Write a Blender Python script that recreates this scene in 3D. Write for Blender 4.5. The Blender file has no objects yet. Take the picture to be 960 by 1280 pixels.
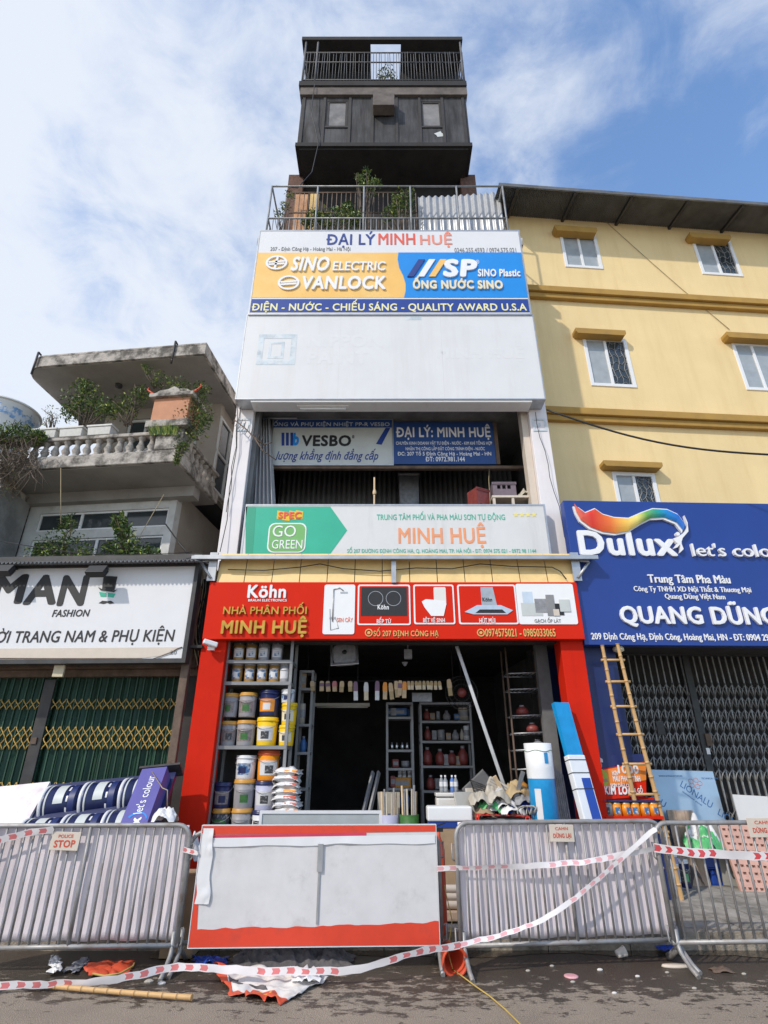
import bpy, math, random
from mathutils import Vector, Matrix, noise
random.seed(7)
R = math.radians
SC = bpy.context.scene
COL = SC.collection

# ------------------------------------------------------------------ camera
FPX, CU, CV, CAMH = 685.0, 480.0, 640.0, 1.65
TH = math.atan(315.0 / FPX)
CT, ST = math.cos(TH), math.sin(TH)
cam_d = bpy.data.cameras.new('camera')
cam_d.sensor_fit = 'VERTICAL'
cam_d.sensor_height = 36.0
cam_d.lens = FPX / 1280.0 * 36.0
cam_d.clip_start = 0.05
cam_d.clip_end = 5000
cam = bpy.data.objects.new('camera', cam_d)
COL.objects.link(cam)
cam.location = (0, 0, CAMH)
cam.rotation_euler = (R(90) + TH, 0, 0)
SC.camera = cam

# ------------------------------------------------------------------ light
SUN_EL, SUN_AZ = 40.0, 44.0            # sun stands behind the camera, to its left
SUN_DIR = Vector((-math.sin(R(SUN_AZ)) * math.cos(R(SUN_EL)),
                  -math.cos(R(SUN_AZ)) * math.cos(R(SUN_EL)), math.sin(R(SUN_EL))))
sun_d = bpy.data.lights.new('sun', 'SUN')
sun_d.energy = 2.45
sun_d.angle = R(1.2)
sun_d.color = (1.0, 0.93, 0.84)
sun = bpy.data.objects.new('sun', sun_d)
COL.objects.link(sun)
sun.rotation_euler = SUN_DIR.to_track_quat('Z', 'Y').to_euler()
sun.location = (-10, -10, 30)

SC.view_settings.view_transform = 'Standard'
SC.view_settings.look = 'None'
SC.view_settings.gamma = 1.0
SC.view_settings.use_curve_mapping = False
SC.view_settings.exposure = 0.27

w = bpy.data.worlds.new("World")
SC.world = w
w.use_nodes = True
nt = w.node_tree
for n in list(nt.nodes):
    nt.nodes.remove(n)
def wn(t, **kw):
    n = nt.nodes.new(t)
    for k, v in kw.items():
        setattr(n, k, v)
    return n
sky = wn('ShaderNodeTexSky', sky_type='NISHITA', sun_disc=False)
sky.sun_elevation = R(SUN_EL)
sky.sun_rotation = R(180 + SUN_AZ)
sky.air_density = 1.0
sky.dust_density = 0.6
sky.ozone_density = 2.0
tc = wn('ShaderNodeTexCoord')
sep = wn('ShaderNodeSeparateXYZ')
nt.links.new(tc.outputs['Generated'], sep.inputs[0])
def wm(op, a, b=None, clamp=False):
    n = wn('ShaderNodeMath', operation=op, use_clamp=clamp)
    for i, x in enumerate((a, b)):
        if x is None: continue
        if isinstance(x, (int, float)): n.inputs[i].default_value = x
        else: nt.links.new(x, n.inputs[i])
    return n.outputs[0]
zc = wm('MAXIMUM', wm('ADD', sep.outputs[2], 0.12), 0.05)
cx = wm('DIVIDE', sep.outputs[0], zc)
cy = wm('DIVIDE', sep.outputs[1], zc)
cmb = wn('ShaderNodeCombineXYZ')
nt.links.new(cx, cmb.inputs[0]); nt.links.new(cy, cmb.inputs[1])
n1 = wn('ShaderNodeTexNoise'); n1.inputs['Scale'].default_value = 2.1; n1.inputs['Detail'].default_value = 9; n1.inputs['Roughness'].default_value = 0.58; n1.inputs['Distortion'].default_value = 0.35
n2 = wn('ShaderNodeTexNoise'); n2.inputs['Scale'].default_value = 6.5; n2.inputs['Detail'].default_value = 8; n2.inputs['Roughness'].default_value = 0.62; n2.inputs['Distortion'].default_value = 0.5
nt.links.new(cmb.outputs[0], n1.inputs['Vector']); nt.links.new(cmb.outputs[0], n2.inputs['Vector'])
# thicker cloud on the left and low down, clear blue towards the upper right
bias = wm('MULTIPLY', wm('ADD', sep.outputs[0], 0.0), -0.27)
bias2 = wm('MULTIPLY', wm('SUBTRACT', 0.72, sep.outputs[2]), 0.10)
dens = wm('ADD', wm('ADD', wm('MULTIPLY', n1.outputs[0], 0.66), wm('MULTIPLY', n2.outputs[0], 0.40)), wm('ADD', bias, bias2))
cov = wn('ShaderNodeMapRange', interpolation_type='SMOOTHSTEP')
cov.inputs['From Min'].default_value = 0.345
cov.inputs['From Max'].default_value = 0.66
cov.inputs['To Max'].default_value = 0.93
nt.links.new(dens, cov.inputs['Value'])
mixc = wn('ShaderNodeMix', data_type='RGBA')
nt.links.new(cov.outputs[0], mixc.inputs['Factor'])
skyg = wn('ShaderNodeMix', data_type='RGBA', blend_type='MULTIPLY')
skyg.inputs['Factor'].default_value = 1.0
nt.links.new(sky.outputs[0], skyg.inputs['A'])
skyg.inputs['B'].default_value = (1.45, 1.60, 1.70, 1)
nt.links.new(skyg.outputs['Result'], mixc.inputs['A'])
mixc.inputs['B'].default_value = (4.7, 5.0, 5.5, 1)
bg = wn('ShaderNodeBackground'); bg.inputs['Strength'].default_value = 0.15
nt.links.new(mixc.outputs['Result'], bg.inputs['Color'])
wo = wn('ShaderNodeOutputWorld')
nt.links.new(bg.outputs[0], wo.inputs['Surface'])

# ------------------------------------------------------------------ materials
MATS = {}
def M(name, col, rough=0.65, metal=0.0, var=0.12, vs=6.0, bump=0.0, bs=40.0, dirt=0.0, dcol=(0.08, 0.07, 0.06), ds=1.6, streak=False, spec=0.5, lo=0.45, hi=0.75, stripes=None, trans=0.0):
    m = bpy.data.materials.new(name)
    m.use_nodes = True
    t = m.node_tree
    b = t.nodes['Principled BSDF']
    N = lambda ty: t.nodes.new(ty)
    L = t.links.new
    b.inputs['Roughness'].default_value = rough
    b.inputs['Metallic'].default_value = metal
    b.inputs['Specular IOR Level'].default_value = spec
    co = N('ShaderNodeTexCoord'); src = co.outputs['Object']
    nz = N('ShaderNodeTexNoise'); nz.inputs['Scale'].default_value = vs; nz.inputs['Detail'].default_value = 5
    nz.inputs['Roughness'].default_value = 0.62
    L(src, nz.inputs['Vector'])
    mr = N('ShaderNodeMapRange'); mr.inputs['From Min'].default_value = 0.28; mr.inputs['From Max'].default_value = 0.72
    mr.inputs['To Min'].default_value = 1 - var; mr.inputs['To Max'].default_value = 1 + var
    L(nz.outputs[0], mr.inputs['Value'])
    mx = N('ShaderNodeMix'); mx.data_type = 'RGBA'; mx.blend_type = 'MULTIPLY'; mx.inputs['Factor'].default_value = 1
    mx.inputs['A'].default_value = (*col, 1)
    cb = N('ShaderNodeCombineColor')
    for i in range(3): L(mr.outputs[0], cb.inputs[i])
    L(cb.outputs[0], mx.inputs['B'])
    out = mx.outputs['Result']
    if dirt > 0:
        mp = N('ShaderNodeMapping')
        if streak: mp.inputs['Scale'].default_value = (3.5, 3.5, 0.35)
        L(src, mp.inputs['Vector'])
        dn = N('ShaderNodeTexNoise'); dn.inputs['Scale'].default_value = ds; dn.inputs['Detail'].default_value = 8; dn.inputs['Roughness'].default_value = 0.68
        L(mp.outputs[0], dn.inputs['Vector'])
        dr = N('ShaderNodeMapRange'); dr.interpolation_type = 'SMOOTHSTEP'; dr.inputs['From Min'].default_value = lo; dr.inputs['From Max'].default_value = hi
        dr.inputs['To Max'].default_value = dirt
        L(dn.outputs[0], dr.inputs['Value'])
        m2 = N('ShaderNodeMix'); m2.data_type = 'RGBA'
        L(dr.outputs[0], m2.inputs['Factor']); L(out, m2.inputs['A']); m2.inputs['B'].default_value = (*dcol, 1)
        out = m2.outputs['Result']
        ra = N('ShaderNodeMapRange'); ra.inputs['To Min'].default_value = rough; ra.inputs['To Max'].default_value = min(1, rough + 0.2)
        L(dr.outputs[0], ra.inputs['Value']); L(ra.outputs[0], b.inputs['Roughness'])
    L(out, b.inputs['Base Color'])
    if bump > 0:
        bn = N('ShaderNodeTexNoise'); bn.inputs['Scale'].default_value = bs; bn.inputs['Detail'].default_value = 6
        L(src, bn.inputs['Vector'])
        bp = N('ShaderNodeBump'); bp.inputs['Strength'].default_value = bump; bp.inputs['Distance'].default_value = 0.02
        L(bn.outputs[0], bp.inputs['Height']); L(bp.outputs[0], b.inputs['Normal'])
    if trans > 0:
        b.inputs['Transmission Weight'].default_value = trans
    MATS[name] = m
    return m
# ------------------------------------------------------------------ photo ray helpers (find where a thing really stands)
def ray(u, v):
    dv = (v - CV) / FPX
    return Vector(((u - CU) / FPX, CT + dv * ST, ST - dv * CT))
def W(u, v, D, k=0.0):
    r = ray(u, v)
    t = D / (r.y - k * r.x)
    return Vector((r.x * t, r.y * t, CAMH + r.z * t))
def WZ(u, v, z):
    r = ray(u, v)
    t = (z - CAMH) / r.z
    return Vector((r.x * t, r.y * t, z))
class Pl:
    """an upright plane y = D + k x; local x runs along it, local y away from the street"""
    def __init__(s, D, k=0.0, x0=0.0, z0=0.0):
        s.D, s.k, s.a = D, k, math.atan(k)
        s.o = Vector((x0, D + k * x0, z0))
        s.m = Matrix.Rotation(-s.a, 3, 'Z')
    def loc(s, u, v, off=0.0):
        D = s.D + off / math.cos(s.a)
        return s.m @ (W(u, v, D, s.k) - s.o)
    def wl(s, p):
        return s.m @ (Vector(p) - s.o)

# ------------------------------------------------------------------ mesh building
def rotm(rx=0, ry=0, rz=0):
    return Matrix.Rotation(rz, 3, 'Z') @ Matrix.Rotation(ry, 3, 'Y') @ Matrix.Rotation(rx, 3, 'X')
class MB:
    def __init__(s):
        s.v, s.f, s.mi, s.sm = [], [], [], []
        s.cur = 0
    def add(s, vs, fs, smooth=False):
        b = len(s.v)
        s.v += [Vector(p) for p in vs]
        for f in fs:
            s.f.append([b + i for i in f]); s.mi.append(s.cur); s.sm.append(smooth)
        return s
    def box(s, x0, x1, y0, y1, z0, z1):
        return s.add([(x0,y0,z0),(x1,y0,z0),(x1,y1,z0),(x0,y1,z0),(x0,y0,z1),(x1,y0,z1),(x1,y1,z1),(x0,y1,z1)],
                     [(0,3,2,1),(4,5,6,7),(0,1,5,4),(1,2,6,5),(2,3,7,6),(3,0,4,7)])
    def obox(s, c, size, m=None):
        m = m or Matrix.Identity(3)
        c = Vector(c); h = Vector(size) * 0.5
        P = [c + m @ Vector((sx*h.x, sy*h.y, sz*h.z)) for sz in (-1,1) for sx, sy in ((-1,-1),(1,-1),(1,1),(-1,1))]
        return s.add(P, [(0,3,2,1),(4,5,6,7),(0,1,5,4),(1,2,6,5),(2,3,7,6),(3,0,4,7)])
    def prism(s, pts, ext):
        """polygon (front, counter-clockwise seen from outside) extruded by ext"""
        n = len(pts); ext = Vector(ext)
        P = [Vector(p) for p in pts]; P += [p + ext for p in P]
        F = [tuple(range(n)), tuple(range(2*n-1, n-1, -1))]
        F += [(i, i+n, (i+1) % n + n, (i+1) % n) for i in range(n)]
        return s.add(P, F)
    def xz(s, pts, y0, y1):
        """outline in local x,z; front at y0"""
        return s.prism([(p[0], y0, p[1]) for p in pts], (0, y1 - y0, 0))
    def tube(s, p0, p1, r, n=8, r2=None, smooth=True):
        return s.path([p0, p1], r, n, r2, smooth)
    def path(s, pts, r, n=8, r2=None, smooth=True, closed=False):
        pts = [Vector(p) for p in pts]
        k = len(pts); rings = []
        up = None
        for i, p in enumerate(pts):
            if closed: d = pts[(i+1) % k] - pts[i-1]
            else: d = pts[min(i+1, k-1)] - pts[max(i-1, 0)]
            if d.length < 1e-9: d = Vector((0,0,1))
            d.normalize()
            if up is None:
                a = Vector((0,0,1)) if abs(d.z) < 0.9 else Vector((1,0,0))
                up = a
            sx = d.cross(up)
            if sx.length < 1e-4:
                up = Vector((1,0,0)) if abs(d.x) < 0.9 else Vector((0,1,0)); sx = d.cross(up)
            sx.normalize(); up = sx.cross(d).normalized()
            rr = r[i] if isinstance(r, (list, tuple)) else (r if r2 is None else r + (r2 - r) * i / max(1, k-1))
            rings.append([p + (sx*math.cos(2*math.pi*j/n) + up*math.sin(2*math.pi*j/n))*rr for j in range(n)])
        V = [p for rg in rings for p in rg]; F = []
        m = k if closed else k-1
        for i in range(m):
            for j in range(n):
                a, b = i*n+j, i*n+(j+1) % n
                c, d = ((i+1) % k)*n+(j+1) % n, ((i+1) % k)*n+j
                F.append((a, d, c, b))
        s.add(V, F, smooth)
        if not closed:
            b = len(s.v) - len(V)
            s.f.append([b+j for j in range(n)]); s.mi.append(s.cur); s.sm.append(False)
            s.f.append([b+(k-1)*n+j for j in range(n-1, -1, -1)]); s.mi.append(s.cur); s.sm.append(False)
        return s
    def lathe(s, prof, c=(0,0,0), n=20, m=None, smooth=True, a0=0.0, a1=2*math.pi):
        c = Vector(c); m = m or Matrix.Identity(3)
        full = abs(a1 - a0 - 2*math.pi) < 1e-6
        na = n if full else n+1
        V = []
        for r, z in prof:
            for j in range(na):
                a = a0 + (a1-a0)*j/n
                V.append(c + m @ Vector((r*math.cos(a), r*math.sin(a), z)))
        F = []
        for i in range(len(prof)-1):
            for j in range(n):
                j2 = (j+1) % na
                F.append((i*na+j, i*na+j2, (i+1)*na+j2, (i+1)*na+j))
        return s.add(V, F, smooth)
    def sheet(s, fn, nu, nv, smooth=True):
        V = [fn(i/nu, j/nv) for j in range(nv+1) for i in range(nu+1)]
        F = [(j*(nu+1)+i, j*(nu+1)+i+1, (j+1)*(nu+1)+i+1, (j+1)*(nu+1)+i) for j in range(nv) for i in range(nu)]
        return s.add(V, F, smooth)
    def build(s, name, mat, parent=None, world=False, bevel=0.0, solid=0.0):
        me = bpy.data.meshes.new(name)
        vs = s.v
        loc = None
        if world and parent is not None:
            inv = world_of(parent).inverted()
            vs = [inv @ p for p in vs]
        elif world:
            lo = Vector((min(p.x for p in vs), min(p.y for p in vs), min(p.z for p in vs)))
            hi = Vector((max(p.x for p in vs), max(p.y for p in vs), 0))
            loc = Vector(((lo.x+hi.x)/2, (lo.y+hi.y)/2, lo.z))
            vs = [p - loc for p in vs]
        me.from_pydata([tuple(p) for p in vs], [], s.f)
        for i, p in enumerate(me.polygons):
            p.material_index = s.mi[i]; p.use_smooth = s.sm[i]
        for m in (mat if isinstance(mat, (list, tuple)) else [mat]):
            me.materials.append(MATS[m] if isinstance(m, str) else m)
        me.update()
        o = bpy.data.objects.new(name, me)
        COL.objects.link(o)
        if parent is not None: o.parent = parent
        if loc is not None: o.location = loc
        if bevel > 0:
            md = o.modifiers.new('bevel', 'BEVEL'); md.width = bevel; md.segments = 2; md.limit_method = 'ANGLE'; md.angle_limit = R(40)
        if solid > 0:
            md = o.modifiers.new('solid', 'SOLIDIFY'); md.thickness = solid; md.offset = 0
        return o
def world_of(o):
    m = o.matrix_basis.copy()
    while o.parent is not None:
        o = o.parent
        m = o.matrix_basis @ m
    return m
def tag(o, label, cat, group=None):
    o['label'] = label; o['category'] = cat
    if group: o['group'] = group
    return o
def thing(name, label, cat, loc=(0,0,0), rz=0.0, group=None, rot=None):
    o = bpy.data.objects.new(name, None)
    COL.objects.link(o)
    o.empty_display_size = 0.1
    o.location = loc; o.rotation_euler = rot if rot is not None else (0, 0, rz)
    return tag(o, label, cat, group)
def on(pl, name, label, cat, group=None):
    return thing(name, label, cat, pl.o, pl.a, group)
def struct(name, mb, mat):
    o = mb.build(name, mat)
    o['kind'] = 'structure'
    return o
KIDS = {}
def copy_tree(o, loc=None, rz=None, label=None, group=None):
    def rec(q, par):
        c = q.copy(); COL.objects.link(c)
        if par is not None: c.parent = par
        for ch in [x for x in COL.objects if x.parent == q]:
            rec(ch, c)
        return c
    c = rec(o, None)
    if loc is not None: c.location = loc
    if rz is not None: c.rotation_euler.z = rz
    if label: c['label'] = label
    if group: c['group'] = group
    return c

TXT, GLY = {}, {}
def curve_mesh(body):
    cu = bpy.data.curves.new('writing', 'FONT')
    cu.body = body; cu.size = 1.0; cu.extrude = 0.5; cu.resolution_u = 3
    ob = bpy.data.objects.new('writing', cu)
    COL.objects.link(ob)
    dg = bpy.context.evaluated_depsgraph_get(); dg.update()
    me = ob.evaluated_get(dg).to_mesh()
    V = [tuple(v.co) for v in me.vertices]; F = [tuple(p.vertices) for p in me.polygons]
    ob.evaluated_get(dg).to_mesh_clear()
    bpy.data.objects.remove(ob); bpy.data.curves.remove(cu)
    return V, F
def xext(V): return (min(p[0] for p in V), max(p[0] for p in V))
HORN = {}
for a_, b_ in zip('ƠỚỜỞỠỢơớờởỡợƯỨỪỬỮỰưứừửữự', 'OÓÒỎÕỌoóòỏõọUÚÙỦŨỤuúùủũụ'): HORN[a_] = b_
def glyph(c):
    """one letter: mesh and advance; crossed and horned letters are put together from their plain base"""
    if c in GLY: return GLY[c]
    base = HORN.get(c, {'Đ': 'D', 'đ': 'd'}.get(c, c))
    if '|' not in GLY:
        v1 = curve_mesh('|')[0]; v2 = curve_mesh('||')[0]; GLY['|'] = (None, None, xext(v2)[1]-xext(v1)[1])
    w3 = xext(curve_mesh('|'+base+'|')[0])[1]; w2 = xext(curve_mesh('||')[0])[1]
    adv = w3-w2
    V, F = ([], []) if c == ' ' else curve_mesh(base)
    V, F = list(V), list(F)
    def poly(pts, lift):
        n0 = len(V); n = len(pts)
        for z in (-.5, -.5+lift):
            for p in pts: V.append((p[0], p[1], z))
        F.append(tuple(n0+n+k for k in range(n))); F.append(tuple(n0+k for k in range(n-1, -1, -1)))
        for k in range(n): F.append((n0+k, n0+(k+1) % n, n0+n+(k+1) % n, n0+n+k))
    if c in HORN:
        plain = {'O':'O','o':'o','U':'U','u':'u'}[('O' if c in 'ƠỚỜỞỠỢ' else 'o' if c in 'ơớờởỡợ' else 'U' if c in 'ƯỨỪỬỮỰ' else 'u')]
        pv_ = curve_mesh(plain)[0]; H = max(p[1] for p in pv_); x = xext(pv_)[1]
        q = .75 if plain in 'ou' else 1.0
        if plain in 'Oo': poly([(x-.10*q,.80*H),(x-.03*q,.74*H),(x+.06*q,.88*H),(x+.08*q,1.06*H),(x+.0,1.06*H),(x-.01,.95*H)], .96)
        else: poly([(x-.03*q,.80*H),(x+.05*q,.88*H),(x+.09*q,1.08*H),(x+.015,1.08*H),(x-.0,.99*H),(x-.03*q,.96*H)], .96)
        adv += .03
    if c in 'Đđ':
        x0, x1 = xext(V); H = max(p[1] for p in V)
        if c == 'Đ': poly([(x0-.07,.46*H),(x0+.24,.46*H),(x0+.24,.56*H),(x0-.07,.56*H)], .96)
        else: poly([(x1-.22,.80*H),(x1+.06,.80*H),(x1+.06,.88*H),(x1-.22,.88*H)], .96)
    GLY[c] = (V, F, adv)
    return GLY[c]
def text_mesh(s, bold=0.0, shear=0.0, spacing=1.0):
    key = (s, bold, shear, spacing)
    if key in TXT: return TXT[key]
    V, F, x = [], [], 0.0
    for c in s:
        gv, gf, adv = glyph(c)
        n0 = len(V)
        V += [(p[0]+x+shear*p[1], p[1], p[2]) for p in gv]; F += [tuple(n0+i for i in f) for f in gf]
        x += (adv+bold*1.2)*spacing
    if bold > 0:                       # heavier strokes: the glyphs repeated a little to every side, each a hair lower
        B, G = list(V), list(F); V, F = [], []
        for k in range(9):
            a = math.pi*k/4
            dx, dy = (0, 0) if k == 8 else (bold*math.cos(a), bold*math.sin(a))
            n0 = len(V); lift = 1.0-0.02*(8-k)
            V += [(p[0]+dx, p[1]+dy, -0.5+(p[2]+0.5)*lift) for p in B]; F += [tuple(n0+i for i in f) for f in G]
    x0 = min(p[0] for p in V); x1 = max(p[0] for p in V); y0 = min(p[1] for p in V); y1 = max(p[1] for p in V)
    V = [((p[0]-x0)/(x1-x0)-0.5, (p[1]-y0)/(y1-y0)-0.5, p[2]+0.5) for p in V]
    TXT[key] = (V, F)
    return V, F
def put_text(mb, s, cx, cz, w_, h_, y=0.0, depth=0.004, bold=0.0, shear=0.0, rot=0.0, spacing=1.0):
    """writing centred at local (cx, cz), standing depth in front of local plane y"""
    V, F = text_mesh(s, bold, shear, spacing)
    c, sn = math.cos(rot), math.sin(rot)
    P = []
    for a, b, d in V:
        X, Z = a*w_, b*h_
        P.append((cx + X*c - Z*sn, y - d*depth, cz + X*sn + Z*c))
    mb.add(P, F)
def letter(root, pl, s, rect, mat, off=0.0, depth=0.005, bold=0.012, shear=0.0, name='lettering', spacing=1.0, mb=None):
    u0, v0, u1, v1 = rect
    vm, um = (v0+v1)/2, (u0+u1)/2
    a, b = pl.loc(u0, vm, off), pl.loc(u1, vm, off)
    z1, z0 = pl.loc(um, v0, off).z, pl.loc(um, v1, off).z
    own = mb is None
    mb = mb or MB()
    put_text(mb, s, (a.x+b.x)/2, (z0+z1)/2, b.x-a.x, z1-z0, off-0.001, depth, bold, shear, 0.0, spacing)
    if own: return mb.build(name, mat, root)
def shape(pl, pts, off=0.0):
    return [(p.x, p.z) for p in (pl.loc(u, v, off) for u, v in pts)]
def prect(pl, rect, off=0.0):
    """the upright rectangle on a plane that a photo rectangle covers"""
    u0, v0, u1, v1 = rect
    a, b = pl.loc(u0, (v0+v1)/2, off), pl.loc(u1, (v0+v1)/2, off)
    return a.x, b.x, pl.loc((u0+u1)/2, v1, off).z, pl.loc((u0+u1)/2, v0, off).z
def rrect(x0, x1, z0, z1, r, n=4):
    P = []
    for cx, cz, a in ((x1-r, z0+r, -90), (x1-r, z1-r, 0), (x0+r, z1-r, 90), (x0+r, z0+r, 180)):
        for i in range(n+1):
            t = R(a + 90*i/n); P.append((cx+r*math.cos(t), cz+r*math.sin(t)))
    return P
def frame_xz(mb, x0, x1, z0, z1, t, y0, y1):
    mb.box(x0, x0+t, y0, y1, z0, z1); mb.box(x1-t, x1, y0, y1, z0, z1)
    mb.box(x0+t, x1-t, y0, y1, z0, z0+t); mb.box(x0+t, x1-t, y0, y1, z1-t, z1)
def wall_holes(mb, x0, x1, z0, z1, y0, y1, holes):
    xs = sorted({x0, x1, *[h[0] for h in holes], *[h[1] for h in holes]})
    zs = sorted({z0, z1, *[h[2] for h in holes], *[h[3] for h in holes]})
    xs = [x for x in xs if x0 <= x <= x1]; zs = [z for z in zs if z0 <= z <= z1]
    idx = {}
    V, F = [], []
    def vi(i, j, k):
        if (i, j, k) not in idx:
            idx[(i, j, k)] = len(V); V.append((xs[i], (y0, y1)[k], zs[j]))
        return idx[(i, j, k)]
    nx, nz = len(xs)-1, len(zs)-1
    def solid(i, j):
        if i < 0 or j < 0 or i >= nx or j >= nz: return False
        cx, cz = (xs[i]+xs[i+1])/2, (zs[j]+zs[j+1])/2
        return not any(h[0] < cx < h[1] and h[2] < cz < h[3] for h in holes)
    for i in range(nx):
        for j in range(nz):
            if not solid(i, j): continue
            F.append((vi(i,j,0), vi(i+1,j,0), vi(i+1,j+1,0), vi(i,j+1,0)))
            F.append((vi(i,j,1), vi(i,j+1,1), vi(i+1,j+1,1), vi(i+1,j,1)))
            if not solid(i-1, j): F.append((vi(i,j,0), vi(i,j+1,0), vi(i,j+1,1), vi(i,j,1)))
            if not solid(i+1, j): F.append((vi(i+1,j,0), vi(i+1,j,1), vi(i+1,j+1,1), vi(i+1,j+1,0)))
            if not solid(i, j-1): F.append((vi(i,j,0), vi(i,j,1), vi(i+1,j,1), vi(i+1,j,0)))
            if not solid(i, j+1): F.append((vi(i,j+1,0), vi(i+1,j+1,0), vi(i+1,j+1,1), vi(i,j+1,1)))
    mb.add(V, F)
    return mb
def leaves(mb, blobs, size=0.06, per=60, flat=0.0):
    """many small folded leaves scattered through the blobs [(centre, radius, squash)]"""
    for c, r, sq in blobs:
        c = Vector(c)
        for _ in range(per):
            d = Vector((random.gauss(0,1), random.gauss(0,1), random.gauss(0,1)))
            d = d.normalized() * r * random.random()**0.45
            d.z *= sq
            p = c + d
            L = size * random.uniform(0.6, 1.3); Wd = L * random.uniform(0.32, 0.5)
            ax = Vector((random.gauss(0,1), random.gauss(0,1), random.gauss(0,0.7) - flat)).normalized()
            sd = ax.cross(Vector((random.gauss(0,.5), random.gauss(0,.5), 1))).normalized()
            nn = sd.cross(ax)
            mb.cur = random.choice((0, 0, 1, 1, 2))
            mb.add([p, p+ax*L*0.5+sd*Wd*0.5+nn*L*.08, p+ax*L, p+ax*L*0.5-sd*Wd*0.5+nn*L*.08], [(0,1,2),(0,2,3)])
    mb.cur = 0
def corr(mb, x0, x1, n, amp, zfun, yfun, nseg=6):
    pass
# ------------------------------------------------------------------ the materials of the street
M('asphalt', (0.115,0.105,0.095), 0.85, var=0.35, vs=9, bump=0.9, bs=110)
def make_asphalt():
    m = MATS['asphalt']; t = m.node_tree; b = t.nodes['Principled BSDF']; N = lambda ty: t.nodes.new(ty); L = t.links.new
    co = N('ShaderNodeTexCoord'); s = N('ShaderNodeSeparateXYZ'); L(co.outputs['Object'], s.inputs[0])
    mp = N('ShaderNodeMapping'); mp.inputs['Scale'].default_value = (0.55, 1.0, 1); L(co.outputs['Object'], mp.inputs['Vector'])
    def noise(sc, det, ro, src):
        n = N('ShaderNodeTexNoise'); n.inputs['Scale'].default_value = sc; n.inputs['Detail'].default_value = det; n.inputs['Roughness'].default_value = ro
        L(src, n.inputs['Vector']); return n.outputs[0]
    def mth(op, a, c, clamp=False):
        n = N('ShaderNodeMath'); n.operation = op; n.use_clamp = clamp
        for i, x in enumerate((a, c)):
            if isinstance(x, (int, float)): n.inputs[i].default_value = x
            else: L(x, n.inputs[i])
        return n.outputs[0]
    # wet near the kerb, breaking up into damp spots towards the carriageway
    y = mth('SUBTRACT', s.outputs[1], 5.14)
    wet = mth('ADD', mth('MULTIPLY', y, 0.62), mth('MULTIPLY', mth('SUBTRACT', noise(9.0, 10, 0.75, mp.outputs[0]), 0.5), 3.0))
    wet = mth('ADD', wet, mth('MULTIPLY', mth('SUBTRACT', noise(0.9, 3, 0.5, mp.outputs[0]), 0.5), 0.9))
    r = N('ShaderNodeMapRange'); r.interpolation_type = 'SMOOTHSTEP'; r.inputs['From Min'].default_value = 0.14; r.inputs['From Max'].default_value = 0.28
    L(wet, r.inputs['Value'])
    agg = noise(85, 4, 0.8, co.outputs['Object'])
    big = noise(1.3, 6, 0.6, co.outputs['Object'])
    cr = N('ShaderNodeValToRGB'); cr.color_ramp.elements[0].position = 0.3; cr.color_ramp.elements[0].color = (0.17,0.138,0.106,1)
    cr.color_ramp.elements[1].position = 0.7; cr.color_ramp.elements[1].color = (0.46,0.375,0.29,1)
    L(mth('ADD', mth('MULTIPLY', agg, 0.72), mth('MULTIPLY', big, 0.28)), cr.inputs[0])
    cw = N('ShaderNodeValToRGB'); cw.color_ramp.elements[0].position = 0.3; cw.color_ramp.elements[0].color = (0.036,0.027,0.019,1)
    cw.color_ramp.elements[1].position = 0.75; cw.color_ramp.elements[1].color = (0.12,0.090,0.064,1)
    L(mth('ADD', mth('MULTIPLY', agg, 0.72), mth('MULTIPLY', big, 0.28)), cw.inputs[0])
    mx = N('ShaderNodeMix'); mx.data_type = 'RGBA'; L(r.outputs[0], mx.inputs['Factor']); L(cr.outputs[0], mx.inputs['A']); L(cw.outputs[0], mx.inputs['B'])
    L(mx.outputs['Result'], b.inputs['Base Color'])
    rr = N('ShaderNodeMapRange'); rr.inputs['To Min'].default_value = 0.9; rr.inputs['To Max'].default_value = 0.42; L(r.outputs[0], rr.inputs['Value']); L(rr.outputs[0], b.inputs['Roughness'])
make_asphalt()
M('paving', (0.36,0.33,0.29), 0.8, var=0.25, vs=5, bump=0.4, bs=60, dirt=0.8, dcol=(0.13,0.12,0.10), ds=2.2, lo=0.4, hi=0.65)
M('kerb', (0.34,0.29,0.23), 0.85, var=0.3, vs=8, bump=0.5, bs=50, dirt=0.85, dcol=(0.10,0.085,0.07), ds=3, lo=0.4, hi=0.65)
M('soil', (0.12,0.10,0.08), 0.9, var=0.3)
def water_mat():
    m = M('gutter_water', (0.055,0.042,0.028), 0.08, var=0.4, vs=6, spec=0.6)
water_mat()
M('white_paint', (0.80,0.80,0.79), 0.6, var=0.04, vs=2, dirt=0.35, dcol=(0.45,0.43,0.40), ds=1.5, streak=True, lo=0.5, hi=0.8)
M('pillar_paint', (0.78,0.74,0.74), 0.65, var=0.04, vs=2, dirt=0.3, dcol=(0.5,0.46,0.43), ds=1.8, streak=True, lo=0.5, hi=0.8)
M('sign_white', (0.71,0.71,0.72), 0.45, var=0.03, vs=2, dirt=0.25, dcol=(0.55,0.54,0.52), ds=1.2, streak=True, lo=0.5, hi=0.8)
M('sign_grey_white', (0.66,0.66,0.65), 0.55, var=0.04, vs=3, dirt=0.35, dcol=(0.40,0.39,0.37), ds=1.0, streak=True, lo=0.5, hi=0.75)
M('blank_vinyl', (0.69,0.69,0.69), 0.45, var=0.04, vs=1.5, dirt=0.6, dcol=(0.60,0.58,0.55), ds=0.9, streak=True, lo=0.45, hi=0.8)
M('metal_trim', (0.45,0.46,0.47), 0.42, metal=0.7, var=0.15)
M('dark_metal', (0.05,0.05,0.052), 0.5, metal=0.3, var=0.3, dirt=0.4, dcol=(0.10,0.07,0.05), ds=4)
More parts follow.
